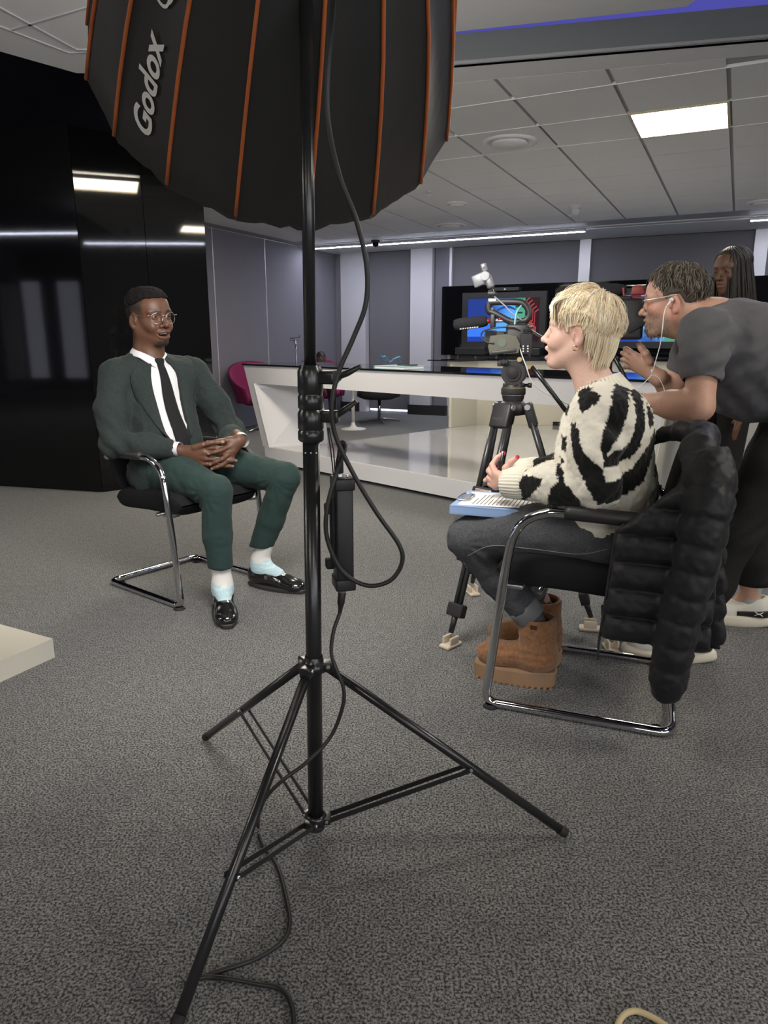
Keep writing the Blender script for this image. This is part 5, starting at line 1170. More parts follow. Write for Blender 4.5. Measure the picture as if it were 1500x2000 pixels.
# glasses
gl = MB(); 
def hl_(p): return H_C + H_R @ (np.array(p) * H_S)
for y in (-1, 1): gl.tube([hl_((.1035 - .004 * abs(math.cos(t)) - .010 * max(0, math.cos(t) * 1) * 1, y * (.0335 + .0255 * math.cos(t)), -.005 + .0225 * math.sin(t))) for t in np.linspace(0, 2 * math.pi, 28, endpoint=False)], .0010, 6, closed=True)
gl.tube(smooth_path([hl_((.1035, .0105, .003)), hl_((.1065, 0, .007)), hl_((.1035, -.0105, .003))], 5), .0012, 6)
gb_ = gl.build('glasses_frame', mat('thin silver frame', (.55, .50, .45), .25, metal=1.), man, world=False)
for y in (-1, 1):
    t = MB(); t.tube(smooth_path([hl_((.092, y * .058, .006)), hl_((.085, y * .073, .007)), hl_((.03, y * .080, .006)), hl_((-.012, y * .082, .010)), hl_((-.028, y * .080, -.006))], 5), .0014, 6); t.build('temple_arm', mat('thin silver frame', (.55, .50, .45), .25, metal=1.), gb_, world=False)
    t = MB(); t.lathe([(.001, 0), (.0235 * H_S, 0)], hl_((.0985, y * .0335, -.004)), H_R @ np.array([1, y * .16, 0]), 28); t.build('lens', mat('spectacle glass', (1, 1, 1), .02, trans=1., spec=.5, alpha=.16), gb_, world=False)
# trousers
M_TROU = mat('green suit trousers', (.018, .037, .034), .82, bump=.12, scale=900, var=.05, spec=.2, sheen=.05)
M_JACK = mat('dark green wool jacket', (.024, .032, .031), .9, bump=.3, scale=420, var=.22, spec=.15, sheen=.05)
tr = SDF((-.34, -.30, .10), (.58, .36, .74), .0062)
tr.ell((-.08, .0, .525), (.15, .175, .10), k=.03).ell((-.060, -.01, .60), (.110, .150, .10), k=.03)
tr.chain([(-.13, -.095, .53), (.13, -.105, .548), kR + [-.01, 0, .0]], [.095, .086, .068], k=.03); tr.chain([kR, (kR + aR) / 2 + [-.012, 0, 0], aR + [.0, 0, .055]], [.067, .060, .053], k=.02)
tr.chain([(-.12, .095, .53), (.15, .16, .555), kL + [-.01, 0, 0]], [.095, .086, .068], k=.03); tr.chain([kL, (kL + aL) / 2 + [-.01, 0, 0], aL + [.004, 0, .055]], [.067, .060, .053], k=.02)
for a, k_ in ((aR, kR), (aL, kL)): tr.rbox(a + [0, 0, .008], (.12, .12, .058), .004, k=.004, neg=True)
def fold(P, N):
    d = np.zeros(len(P))
    for h, k_, a in (((-.12, -.1, .53), kR, aR), ((-.12, .1, .53), kL, aL)):
        r = np.linalg.norm(P - (k_ + np.array([-.075, 0, -.075])), axis=1); ang = np.arctan2(P[:, 2] - k_[2], P[:, 0] - k_[0]); d += .007 * np.exp(-(r / .085) ** 2) * np.sin(ang * 15 + P[:, 1] * 20)
    d += .0028 * vnoise(P * [1, 1, .45], 26, 2) + .0016 * vnoise(P, 60, 4)
    hip = np.exp(-(np.linalg.norm((P - [.02, 0, .58]) * [1, .5, 1.4], axis=1) / .12) ** 2); d += hip * .004 * np.sin(P[:, 0] * 120 + P[:, 1] * 90); return d
soft('trousers', tr, M_TROU, man, it=2, disp=fold)
# socks and shoes
M_SOCK = mat('patterned sock', (1, 1, 1), .9, attr='Col', bump=.2, scale=900)
def sockc(a):
    def f(P):
        c = np.tile(np.array([.62, .60, .58]), (len(P), 1)); h = P[:, 2] - a[2]; n_ = vnoise(P, 45, 8)
        c = mixc(c, np.clip((.004 - h + .02 * n_) / .01, 0, 1), (.40, .55, .60)); c = mixc(c, np.clip((np.sin(P[:, 2] * 300 + n_ * 5) - .5) * 3, 0, 1) * (h < .0) * .5, (.62, .74, .78))
        return mixc(c, np.clip((a[0] - .018 - P[:, 0]) / .006, 0, 1) * np.clip((.03 - h) / .01, 0, 1), (.72, .36, .25))
    return f
M_SHOEB = mat('polished black leather', (.008, .008, .008), .16, spec=.7, coat=.4, bump=.05, scale=120)
M_SOLEB = mat('dark sole', (.022, .019, .017), .6)
gR0, gR1, gL0, gL1 = [tolocal(man, ground(u, v)[None])[0] for u, v in ((437, 1168), (450, 1221), (482, 1158), (612, 1166))]
for a, ang, k_ in ((aR, -.62, kR), (aL, .22, kL)):
    s = SDF(a - [.09, .11, .09], a + [.14, .11, .16], .005); s.chain([a + (k_ - a) * .24 + [-.002, 0, 0], a + [0, 0, .0], a + [.0, 0, -.045]], [.042, .040, .042], k=.02); s.cap(a + [0, 0, -.03], a + R3(az=ang) @ np.array([.10, 0, -.06]), .04, .03, k=.03); soft('sock', s, M_SOCK, man, col=sockc(a))
    sh, R_, hl0 = shoe(man, 'shoe', np.array([a[0], a[1], 0]) + R3(az=ang) @ np.array([-.062, 0, 0]), ang, .305, 'dress', M_SHOEB, M_SOLEB, width=1.1)
    bv = bvh_of(sh)
    for x0 in (.115, .15):
        P = [hl0 + R_ @ np.array([x0 + .0 * t, t, .3]) for t in np.linspace(-.036, .036, 11)]; drape('strap', sh, M_SHOEB, bv, [[p + R_ @ np.array([dx, 0, 0]) for dx in (-.013, -.006, 0, .006, .013)] for p in P], (0, 0, -1), .001, .002)
    o = MB(); o.box(hl0 + R_ @ np.array([.12, -.044, .062]), (.016, .003, .016), R_); o.build('buckle', M_STEEL, sh, world=False)
# shirt (torso) and jacket
M_SHIRT = mat('white shirt cotton', (.62, .61, .63), .85, bump=.15, scale=500, var=.03)
TY = R3(az=math.radians(-13))
def torso(s, g):
    s.T(TY, (-.165, .003, 0)); s.ell((0, 0, .855), (.108 + g, .160 + g, .165), k=.03); s.ell((.045, 0, .75), (.110 + g, .155 + g, .13), k=.05); s.ell((.100, 0, .655), (.110 + g, .150 + g, .13), k=.05); s.ell((.105, 0, .55), (.125 + g, .165 + g, .10), k=.04); s.T()
    s.cap(shR + [.0, .04, .0], shL + [0, -.04, 0], .062 + g, .062 + g, k=.03); s.cap(nk + [-.02, 0, -.03], (-.17, 0, .93), .062 + g * .8, .085 + g, k=.04); return s
sh_ = SDF((-.34, -.25, .5), (.14, .28, 1.12), .007); torso(sh_, -.002); sh_.rbox((-.1, 0, .50), (.3, .3, .075), .01, k=.01, neg=True)
shirt = soft('shirt', sh_, M_SHIRT, man, it=2, disp=lambda P, N: .0025 * vnoise(P * [1, 1, .6], 40, 11) + .0035 * np.exp(-((P[:, 2] - .68) / .10) ** 2) * np.sin(P[:, 2] * 150 + 25 * P[:, 1] + 4 * vnoise(P, 18, 3)))
fw = TY @ np.array([1., 0, 0]); lf = TY @ np.array([0, 1., 0])
jk = SDF((-.36, -.36, .42), (.28, .36, 1.15), .0066); torso(jk, .014)
jk.T(TY, (-.165, .003, 0)); jk.ell((.02, 0, .52), (.135, .185, .10), k=.03); jk.T()
jk.cap((-.10, -.150, .56), (-.05, -.165, .50), .06, .05, k=.04)
jk.chain([shR + [0, .0, 0], (shR + elR) / 2 + [-.008, -.012, 0], elR, (elR + wrR) / 2, wrR + [-.035, -.012, 0]], [.070, .066, .060, .053, .045], k=.03)
jk.chain([shL, (shL + elL) / 2 + [0, .012, 0], elL, (elL + wrL) / 2, wrL + [-.03, .025, .0]], [.070, .066, .060, .053, .045], k=.03)
jk.cap(shR + [0, -.0, .012], nk + [-.03, -.035, -.022], .055, .05, k=.03); jk.cap(shL + [0, 0, .012], nk + [-.02, .035, -.022], .055, .05, k=.03)
# open front: a wedge that widens from the button up to the collar and down to the hem
jk.T(TY, (-.165, .003, 0))
def opening(a, b, g):
    t = np.clip((g - .60) / .40, 0, 1); w_ = (.052 + .010 * np.clip((g - .66) / .25, 0, 1)) * np.clip((1.09 - g) / .10, .30, 1) + .9 * np.maximum(.62 - g, 0) ** 1.25
    c0 = .006 + .0 * g; return np.maximum(np.abs(b - c0) - w_, .02 - a + 0 * g)
jk.fn(opening, (-.05, -.30, .40), (.34, .30, 1.10), k=.006, neg=True); jk.T()
n0_ = nk + np.array([.012, 0, 0]); jk.cap(n0_ + [0, 0, -.02], n0_ + [-.01, 0, .12], .060, .066, k=.006, neg=True)
# sleeve ends are open round the wrists
jk.cap(wrR + [-.012, 0, 0], wrR + [.12, .05, -.01], .034, .036, k=.004, neg=True); jk.cap(wrL + [-.005, .01, 0], wrL + [.06, -.08, 0], .034, .036, k=.004, neg=True)
def jfold(P, N):
    d = .0045 * vnoise(P * [1, 1, .7], 20, 21) + .0022 * vnoise(P, 50, 22)
    for e, w_ in ((elR, wrR), (elL, wrL)):
        r = np.linalg.norm(P - e - (w_ - e) * .05, axis=1); d += .0065 * np.exp(-(r / .13) ** 2) * np.sin(((P - e) @ (w_ - e)) / np.linalg.norm(w_ - e) * 80 + P[:, 2] * 75 + 4 * vnoise(P, 13, 9))
    for sh0 in (shR, shL):
        q = np.abs(P[:, 1]) - (abs(sh0[1]) - .035); d -= .004 * np.exp(-(q / .006) ** 2) * (P[:, 2] > .86)
    return d
jacket = soft('suit_jacket', jk, M_JACK, man, it=2, disp=jfold)
bvs, bvj = bvh_of(shirt), bvh_of(jacket)
# lapels
def TP(b, z, a=.35): return np.array([-.165, .003, 0]) + TY @ np.array([a, b, z])
for sgn in (-1, 1):
    rows = []
    for t in np.linspace(0, 1, 14):
        z = .700 + .360 * t; inn = .006 + sgn * ((.052 + .010 * np.clip((z - .66) / .25, 0, 1)) * np.clip((1.09 - z) / .10, .40, 1)); wd = .072 * min(1, t * 1.9) * (1 - .35 * max(0, (t - .72) / .28)) + .006
        if .70 < t < .80: wd += .022
        rows.append([TP(inn + sgn * (wd * u + .002), z) for u in np.linspace(0, 1, 7)])
    drape('lapel', jacket, M_JACK, bvj, rows, -fw, .004, .004, smooth=1)
o = MB(); h = cast(bvj, TP(-.055, .655), -fw); 
if h: o.lathe([(.008, 0), (.008, .003), (.001, .004)], h[0], fw, 16); o.build('button', M_BLACK, jacket, world=False)
# tie
tz = np.linspace(1.025, .605, 22); Pt = [TP(.006 + .030 * (1 - z) + .020 * np.clip((.80 - z) / .2, 0, 1), z) for z in tz]
M_TIE = mat('black tie silk', (.008, .008, .009), .75, spec=.2, bump=.1, scale=800, sheen=.1)
tie = drape('tie', man, M_TIE, bvs, strip_rows(Pt, np.interp(tz, [.605, .635, .9, 1.0], [.012, .078, .056, .034]), 7, lf), -fw, .006, .003)
kp = cast(bvs, TP(.006, 1.028), -fw); kp = kp[0] if kp else nk + [.06, 0, -.03]
s = SDF(kp - [.05, .05, .05], kp + [.05, .05, .06], .0035); [s.cap(kp + [.002, y, .014], kp + [.008, y * .3, -.018], .0105, .0095, k=.012) for y in (-.014, 0., .014)]; soft('tie_knot', s, M_TIE, tie)
# shirt collar: band round the neck with two points
o = MB(); rows = []; ncx = nk + np.array([.004, 0, 0])
def collar(t, u):
    a = (t - .5) * 2 * (math.pi - .20); f_ = abs(t - .5) * 2; zt_ = 1.106 - .042 * f_ ** 2 - .0; up = ncx + np.array([-math.cos(a) * .067 + .0, math.sin(a) * .067, 0])
    drop = .030 + .030 * max(0, (f_ - .70) / .30); rr_ = 1 + .33 * u + .14 * u * max(0, (f_ - .6) / .4)
    q = ncx + (up - ncx) * np.array([rr_, rr_, 1]); q[2] = zt_ - drop * u; return q
G0 = [[collar(i / 40, j / 5) for j in range(6)] for i in range(41)]; V = [p for r_ in G0 for p in r_] + [p + np.array([0, 0, -.003]) - (p - ncx) * [.04, .04, 0] for r_ in G0 for p in r_]; n6 = 41 * 6
F = [(i * 6 + j, (i + 1) * 6 + j, (i + 1) * 6 + j + 1, i * 6 + j + 1) for i in range(40) for j in range(5)]; F += [tuple(n6 + q for q in f[::-1]) for f in F]; F += [(i * 6 + 5, (i + 1) * 6 + 5, n6 + (i + 1) * 6 + 5, n6 + i * 6 + 5) for i in range(40)]
o.add(V, F, True); o.build('shirt_collar', M_SHIRT, shirt, world=False)
for w_, d_ in ((wrR, wrR - elR), (hq(470, 868, -.045), wrL - elL)):
    d_ = d_ / np.linalg.norm(d_); o = MB(); o.tube([w_ - d_ * .02 + [-.01, 0, 0], w_ + d_ * .006], [.0315, .0315], 20, caps=False); o.build('shirt_cuff', M_SHIRT, shirt, world=False)
# ---------------------------------------------------------------- blonde woman with notes
WR = math.atan2(CHR_F[1], CHR_F[0])
wom = empty('person', 'person in a black and white fuzzy jumper and tan boots, seated with notes', 'person', tuple(CHR_C), WR)
H_R = R3(0, math.radians(-3), math.radians(-4)); H_C = np.array([.076, 0, 1.158]); H_S = .95
w_hl, w_hr = None, None
body = SDF((-.22, -.32, .10), (.50, .34, 1.32), .010, .0026, rx=[(-.05, .21), (.22, .33)], ry=[(-.11, .15)], rz=[(1.02, 1.28), (.65, .77)])
nk = np.array([.010, 0, .980])
lipW, lowW = head(body, H_R, H_C, H_S, mouth=.9, nose=1.05, fem=1., smile=.7, neck=nk, neck_r=.050, lidgap=.0034, brow=.7)
shR, shL, elR, elL, wrR, wrL = [np.array(p) for p in [(-.018, -.165, .918), (-.018, .165, .918), (-.01, -.235, .70), (-.022, .215, .728), (.23, -.06, .70), (.238, .120, .700)]]
kL, kR, aL, aR = [np.array(p) for p in [(.385, .085, .498), (.415, -.10, .490), (.160, .040, .225), (.165, -.122, .235)]]
body.ell((-.04, 0, .80), (.09, .13, .17), k=.03).ell((-.05, 0, .58), (.10, .14, .13), k=.04); body.cap(shR, shL, .05, k=.03); body.cap(nk, (-.04, 0, .90), .055, .08, k=.03)
body.chain([shR, elR, wrR], [.042, .036, .024], k=.02); body.chain([shL, elL, wrL], [.042, .036, .024], k=.02)
for h, k_, a in (((-.06, -.09, .52), kR, aR), ((-.06, .09, .52), kL, aL)): body.chain([h, k_, a], [.07, .05, .036], k=.02)
# left hand: palm just beyond the cuff, pen held upright between the fingers
nails = []
pl_ = wrL + np.array([.045, -.02, .004])
for dz, dy in ((.02, 0), (.006, -.004), (-.010, -.006), (-.024, -.006)): body.cap(wrL, pl_ + [.012, dy, dz], .022, .0125, k=.012)
FG = [([.012, 0, .020], [.030, -.03, .040], [.018, -.045, .062], [-.004, -.048, .078]), ([.016, -.004, .006], [.040, -.03, .020], [.032, -.05, .040], [.016, -.054, .058]), ([.016, -.006, -.010], [.040, -.032, -.004], [.036, -.055, .014], [.020, -.060, .030]), ([.012, -.006, -.024], [.034, -.03, -.022], [.032, -.05, -.008], [.018, -.055, .006])]
for f_ in FG: P = [pl_ + np.array(q) for q in f_]; body.chain(P, [.0105, .0092, .0082, .0066], k=.003); nails.append(P[-1] + np.array([.0, .004, .003]))
P = [wrL + np.array(q) for q in ([.015, .004, .020], [.022, .000, .044], [.010, -.006, .062], [-.012, -.010, .080])]; body.chain(P, [.0135, .0110, .0098, .0078], k=.006); nails.append(P[-1] + np.array([0, .005, .003]))
# right hand resting on the papers
pr_ = wrR + np.array([.05, .02, -.008])
for q in (.026, .009, -.008, -.024): body.cap(wrR, pr_ + [.01, q, 0], .022, .012, k=.012); body.chain([pr_ + [.01, q, 0], pr_ + [.045, q * 1.1 + .01, .006], pr_ + [.07, q * 1.1 + .012, -.014]], [.010, .0088, .007], k=.003)
SKW = np.array([.62, .40, .32])
def wom_col(P):
    c = np.tile(SKW, (len(P), 1)); c *= (1 + .06 * vnoise(P, 40, 3))[:, None]; Q = (P - H_C) @ H_R / H_S
    for y in (-1, 1): c = mixc(c, .35 * np.exp(-(np.linalg.norm(Q - [.06, y * .045, -.03], axis=1) / .022) ** 2), (.56, .20, .16))
    c = mixc(c, .4 * np.exp(-(np.linalg.norm(Q - [.108, 0, -.033], axis=1) / .012) ** 2), (.55, .20, .16)); c = mixc(c, .25 * (np.abs(Q[:, 1]) > .07), (.55, .22, .17))
    c = mixc(c, (.0080 - near_chain(Q, lowW)) / .003 * .7, (.45, .13, .12)); c = mixc(c, (.0064 - near_chain(Q, lipW)) / .003 * .7, (.42, .13, .12))
    c = mixc(c, (Q[:, 0] < .0795) * (np.abs(Q[:, 1]) < .022) * (Q[:, 2] < -.060) * (Q[:, 2] > -.088) * (Q[:, 0] > .055), (.05, .012, .012))
    for y in (-1, 1): c = mixc(c, (.0045 - near_chain(Q, [(.090, y * .014, .022), (.085, y * .034, .026), (.072, y * .050, .021)])) / .003 * .5, (.26, .16, .10))
    for y in (-1, 1): c = mixc(c, (.0035 - near_chain(Q, [(.089, y * .022, .002), (.0895, y * .030, .0055), (.084, y * .044, .0015)])) / .0025 * .8, (.10, .05, .035))
    for t in nails: c = mixc(c, (.0085 - np.linalg.norm(P - t, axis=1)) / .002, (.50, .012, .03))
    return c
soft('body', body, skin_mat('skin'), wom, col=wom_col, it=1)
eyes_teeth(wom, H_R, H_C, H_S, (.06, .09, .12), gaze=H_R @ np.array([1, 0, -.03]))
# earring
o = MB(); q = H_C + H_R @ (np.array([-.008, .082, -.052]) * H_S); o.tube([q + np.array([.007 * math.cos(t), .001, .007 * math.sin(t)]) for t in np.linspace(0, 6.28, 16, endpoint=False)], .0014, 6, closed=True); o.build('earring', mat('gold', (.7, .5, .2), .2, metal=1.), wom, world=False)
# hair: a full cap and many swept locks
M_BLOND = mat('blonde hair', (1, 1, 1), .42, attr='Col', spec=.45, sheen=.1)
hs = SDF(H_C - [.17, .13, .16], H_C + [.15, .13, .17], .0045); hs.T(H_R, H_C, H_S)
def capf(a, b, g):
    k0 = np.sqrt(((a + .016) / .109) ** 2 + (b / .0860) ** 2 + ((g - .030) / .097) ** 2); d = (k0 - 1) * .095
    k1 = np.sqrt(((a + .045) / .047) ** 2 + (b / .058) ** 2 + ((g + .035) / .076) ** 2); d = np.minimum(d, (k1 - 1) * .07)
    line = np.where(a > .055, .052, np.where(a > .022, .052 - (.055 - a) * 2.0, np.where(a > .008, .012, np.where(a > -.030, .016, .016 - (-.030 - a) * 5.0)))); line = np.maximum(line, -.112)
    return np.maximum(d, line - g + 0 * b)
hs.fn(capf, (-.16, -.12, -.15), (.13, .12, .16), k=.003)
def hcol(P):
    c = np.tile(np.array([.86, .72, .48]), (len(P), 1)); n_ = vnoise(P * [1, 1, 2], 60, 4); return c * (1 + .15 * n_)[:, None]
hair = soft('hair', hs, M_BLOND, wom, col=hcol, it=2, disp=lambda P, N: .003 * vnoise(P * [.6, 1, 1.4], 55, 5))
BC = [(.93, .82, .58), (.90, .76, .50), (.95, .88, .72), (.82, .62, .40), (.94, .84, .66)]
def w_end(az_): 
    a = abs(az_)
    return np.interp(a, [0, .5, .8, 1.0, 1.25, 1.5, 1.75, 2.1, 2.5, 3.2], [1.40, 1.55, 1.82, 1.95, 1.62, 1.52, 1.80, 2.25, 2.45, 2.40])
pole_ = (-.45, 0, 1.); 
tap = lambda t, az_: 1 - .20 * np.clip((t - 1.30) / .95, 0, 1) ** 1.3 * np.clip((abs(az_) - 1.55) / .35, 0, 1)
strands('hair_locks', wom, M_BLOND, H_R, H_C, H_S, (.107, .0845, .095), (-.016, 0, .030), pole_, 2300, w_end, .0019, seed=3, lift=.010, start=(.0, .78), segs=11, cols=BC, swirl=.22, lenmul=1.05, jit=.05, taper=tap)
strands('hair_locks', wom, M_BLOND, H_R, H_C, H_S, (.108, .0855, .096), (-.016, 0, .030), pole_, 1300, w_end, .0010, seed=4, lift=.017, start=(.05, .88), segs=11, cols=BC, swirl=.3, wig=.002, wigf=7, lenmul=.9, taper=tap)
def sweep(rg):
    u, sg = rg.random(), (1 if rg.random() < .62 else -1); e0 = 62 - 52 * u + rg.normal() * 3; e1 = 18 - 72 * u + rg.normal() * 5
    return [(sg * (28 + 16 * u + rg.normal() * 4), e0), (sg * (66 + rg.normal() * 3), e0 * .88 + 6), (sg * (104 + rg.normal() * 3), max(e0 * .6 + e1 * .2, 6 - 20 * 0) + 4), (sg * (136 + rg.normal() * 4), e0 * .15 + e1 * .55), (sg * (160 + rg.normal() * 6), e1)]
flow('hair_locks', wom, M_BLOND, H_R, H_C, H_S, (.110, .0875, .098), (-.016, 0, .030), 1500, sweep, .0017, 31, BC, lift=.010)
mbh = MB(); rg = np.random.default_rng(32); CC = []
for i in range(900):
    th = math.radians(rg.uniform(100, 180)) * (1 if rg.random() < .6 else -1); x0, y0 = -.016 + .110 * math.cos(th), .086 * math.sin(th); z0 = rg.uniform(-.02, .045); fall = 1.0 if abs(th) > 2.1 else .55
    P = smooth_path([(x0 * .98, y0 * .98, z0 + .02), (x0, y0, z0), (x0 * .97, y0 * .95, z0 - .035 * fall), (x0 * .84 - .004, y0 * .86, z0 - .07 * fall), (x0 * .70 - .008 + rg.normal() * .004, y0 * .80 + rg.normal() * .004, z0 - .105 * fall + rg.normal() * .008)], 4); P[:, 2] = np.maximum(P[:, 2], -.118)
    n0 = mbh.n; k = len(P); mbh.tube(H_C + (P * H_S) @ H_R.T, .0019 * rg.uniform(.6, 1.3) * np.clip(np.minimum(np.linspace(.3, 4, k), np.linspace(4, .12, k)), 0, 1), 4, caps=False, flat=(1, .5)); CC.append(np.tile(np.array(BC[rg.integers(5)]) * rg.uniform(.85, 1.1), (mbh.n - n0, 1)))
put('hair_locks', mkmesh('hair_locks', np.concatenate(mbh.V), np.array(mbh.F), M_BLOND, cols=np.concatenate(CC)), wom)
def burn(rg):
    sg = 1 if rg.random() < .7 else -1; a0 = rg.uniform(50, 84); return [(sg * (a0 - 6), 40), (sg * a0, 20), (sg * (a0 + 3 + rg.normal() * 2), -2 + rg.normal() * 5)]
flow('hair_locks', wom, M_BLOND, H_R, H_C, H_S, (.103, .0815, .094), (-.016, 0, .030), 200, burn, .0013, 33, BC, lift=.004)
# fringe sweeping forward over the temple
mbh = MB(); rg = np.random.default_rng(8); CC = []
for i in range(260):
    y = rg.uniform(-.07, .085); t0 = np.array([-.01 + rg.normal() * .01, y * .55, .126 - 4 * y * y * .5]); yy = y + rg.normal() * .004
    P = smooth_path([t0, (.045, y * .8, .121 - 3.5 * y * y), (.086 - 2.2 * y * y, yy, .092 - 2.5 * y * y), (.097 - 4.2 * y * y, yy * 1.02, .068 - 2.2 * y * y), (.095 - 4.3 * y * y + rg.normal() * .003, yy, .078 + rg.uniform(-.010, .008) - 10.0 * y * y * (y > 0))], 4)
    n0 = mbh.n; k = len(P); mbh.tube(H_C + (P * H_S) @ H_R.T, .0024 * rg.uniform(.6, 1.3) * np.clip(np.minimum(np.linspace(.3, 4, k), np.linspace(4, .15, k)), 0, 1), 4, caps=False, flat=(1, .5)); CC.append(np.tile(np.array(BC[rg.integers(5)]) * rg.uniform(.85, 1.1), (mbh.n - n0, 1)))
put('fringe', mkmesh('fringe', np.concatenate(mbh.V), np.array(mbh.F), M_BLOND, cols=np.concatenate(CC)), wom)
# ---- jumper with bold black bands (bands drawn on the knit in the body's own side plane)
def wl(u, v, off): return tolocal(wom, onplane(u, v, CHR_C + L_W * off, L_W)[None])[0]
L_W = np.array([-CHR_F[1], CHR_F[0], 0])
def zz(x, y): return (960 + x * 340 / 1500, 720 + y * 310 / 1368)
ARM = [[(675, 205), (740, 190), (850, 205), (935, 250), (920, 295), (840, 350), (765, 400), (730, 360), (690, 270)],                     # triangle on the shoulder
       [(630, 515), (700, 485), (745, 560), (760, 640), (800, 720), (880, 800), (960, 860), (985, 1000), (950, 1100), (890, 1140), (850, 1040), (780, 930), (720, 800), (690, 700), (660, 590)],
       [(500, 1055), (555, 985), (590, 900), (620, 985), (690, 1050), (750, 1130), (775, 1215), (700, 1260), (560, 1250), (455, 1225), (470, 1140)],
       [(200, 985), (260, 955), (430, 975), (395, 1035), (350, 1090), (300, 1150), (235, 1200), (160, 1160), (160, 1040)],
       [(530, 830), (600, 880), (610, 960), (540, 940)], [(535, 640), (590, 650), (590, 790), (545, 760)], [(545, 300), (600, 240), (590, 480), (535, 430)]]
TORSO = [[(1075, 75), (1140, 80), (1230, 160), (1290, 290), (1320, 420), (1320, 560), (1280, 690), (1200, 790), (1090, 820), (980, 820), (985, 740), (930, 600), (840, 500), (860, 510), (940, 575), (990, 480), (1030, 330), (1040, 170)],
         [(1400, 560), (1420, 640), (1390, 780), (1360, 880), (1300, 1020), (1180, 1090), (1050, 1115), (930, 1125), (950, 940), (1080, 930), (1200, 880), (1300, 770), (1360, 680)],
         [(1400, 900), (1450, 830), (1460, 960), (1410, 1030)], [(1330, 330), (1380, 420), (1400, 520), (1370, 560), (1340, 430)]]
HOLE = [[(1165, 205), (1215, 290), (1240, 420), (1225, 560), (1170, 670), (1050, 690), (1000, 730), (1050, 640), (1100, 580), (1150, 460), (1185, 330)]]
def inpoly(X, Y, poly):
    r = np.zeros(len(X), bool); n = len(poly)
    for i in range(n):
        (x1, y1), (x2, y2) = poly[i], poly[(i + 1) % n]
        c_ = ((y1 > Y) != (y2 > Y)) & (X < (x2 - x1) * (Y - y1) / (y2 - y1 + 1e-12) + x1); r ^= c_
    return r
def poly_l(polys, off): return [[(wl(*zz(*p), off)[0], wl(*zz(*p), off)[2]) for p in pl2] for pl2 in polys]
PA, PT, PH = poly_l(ARM, .265), poly_l(TORSO, .19), poly_l(HOLE, .19)
def knit_col(P):
    c = np.tile(np.array([.72, .68, .58]), (len(P), 1)); Xn = P[:, 0] + .0035 * vnoise(P, 110, 3); Zn = P[:, 2] + .0035 * vnoise(P, 110, 4)
    arm = near_chain(P, [shL, (shL + elL) / 2, elL, wrL]) < .095; blk = np.zeros(len(P), bool)
    t_ = np.zeros(len(P), bool)
    for q in PT: t_ |= inpoly(Xn, Zn, q)
    for q in PH: t_ &= ~inpoly(Xn, Zn, q)
    a_ = np.zeros(len(P), bool)
    for q in PA: a_ |= inpoly(Xn, Zn, q)
    front = (P[:, 0] < -.020 - .1 * (P[:, 2] - .8)); near = P[:, 1] > -.02
    blk = np.where(near, t_ & (front | ~arm) | a_, np.sin(P[:, 2] * 45 + P[:, 0] * 25 + 2 * vnoise(P, 9, 6)) > .1)
    return np.where(blk[:, None], np.array([.012, .012, .012]), c)
jm = SDF((-.24, -.34, .46), (.32, .34, 1.06), .0056)
jm.ell((-.012, 0, .83), (.132, .165, .16), k=.04); jm.ell((-.028, 0, .68), (.162, .182, .17), k=.06); jm.ell((-.055, 0, .565), (.150, .182, .080), k=.05)
jm.cap(shR + [0, .03, .005], shL + [0, -.03, .005], .075, k=.05); jm.cap(nk + [-.015, 0, -.02], (-.02, 0, .92), .065, .09, k=.05); jm.ell((-.065, 0, .86), (.095, .15, .11), k=.05)
jm.chain([shL + [0, -.02, 0], (shL + elL) / 2 + [.016, .010, 0], elL, (elL + wrL) / 2 + [0, .004, 0], wrL + [-.055, .015, 0]], [.075, .070, .064, .058, .050], k=.025)
jm.chain([shR + [0, .02, 0], (shR + elR) / 2 + [.004, -.012, 0], elR, (elR + wrR) / 2, wrR + [-.05, -.01, 0]], [.082, .080, .074, .062, .050], k=.03)
jm.cap(nk + [.006, 0, -.01], nk + [.03, 0, .12], .053, .062, k=.008, neg=True); jm.rbox((.09, 0, .455), (.22, .3, .05), .01, k=.02, neg=True)
M_KNIT = mat('fuzzy mohair knit', (1, 1, 1), 1., attr='Col', bump=.7, scale=330, spec=.05, sheen=.12)
def kfold(P, N):
    d = .0040 * vnoise(P, 28, 31) + .0030 * vnoise(P, 120, 32); sh0 = np.array([-.055, .235, .86]); r = np.linalg.norm((P - sh0) * [1, .5, .7], axis=1)
    return d + .010 * np.exp(-(r / .06) ** 2) * np.sin((P[:, 0] * 60 - P[:, 2] * 75)) + .006 * np.exp(-(np.linalg.norm(P - elL, axis=1) / .07) ** 2) * np.sin(P[:, 0] * 110 + P[:, 2] * 80)
jumper = soft('jumper', jm, M_KNIT, wom, col=knit_col, it=1, disp=kfold)
# fuzz: short fibres over the knit
me_ = jumper.data; nv = len(me_.vertices); VV = np.empty(nv * 3, np.float32); me_.vertices.foreach_get('co', VV); VV = VV.reshape(-1, 3); NN = np.empty(nv * 3, np.float32); me_.vertices.foreach_get('normal', NN); NN = NN.reshape(-1, 3)
CA = np.empty(nv * 4, np.float32); me_.color_attributes['Col'].data.foreach_get('color', CA); CA = CA.reshape(-1, 4)[:, :3]
rg = np.random.default_rng(5); pick = rg.choice(nv, min(nv, 26000), replace=False); B0 = VV[pick] + rg.normal(size=(len(pick), 3)) * .002; dirs = NN[pick] * .6 + rg.normal(size=(len(pick), 3)) * .55; dirs /= np.linalg.norm(dirs, axis=1)[:, None]; Ln = rg.uniform(.003, .0075, (len(pick), 1)); sd_ = np.cross(dirs, rg.normal(size=dirs.shape)); sd_ /= np.linalg.norm(sd_, axis=1)[:, None]; wv = .00032
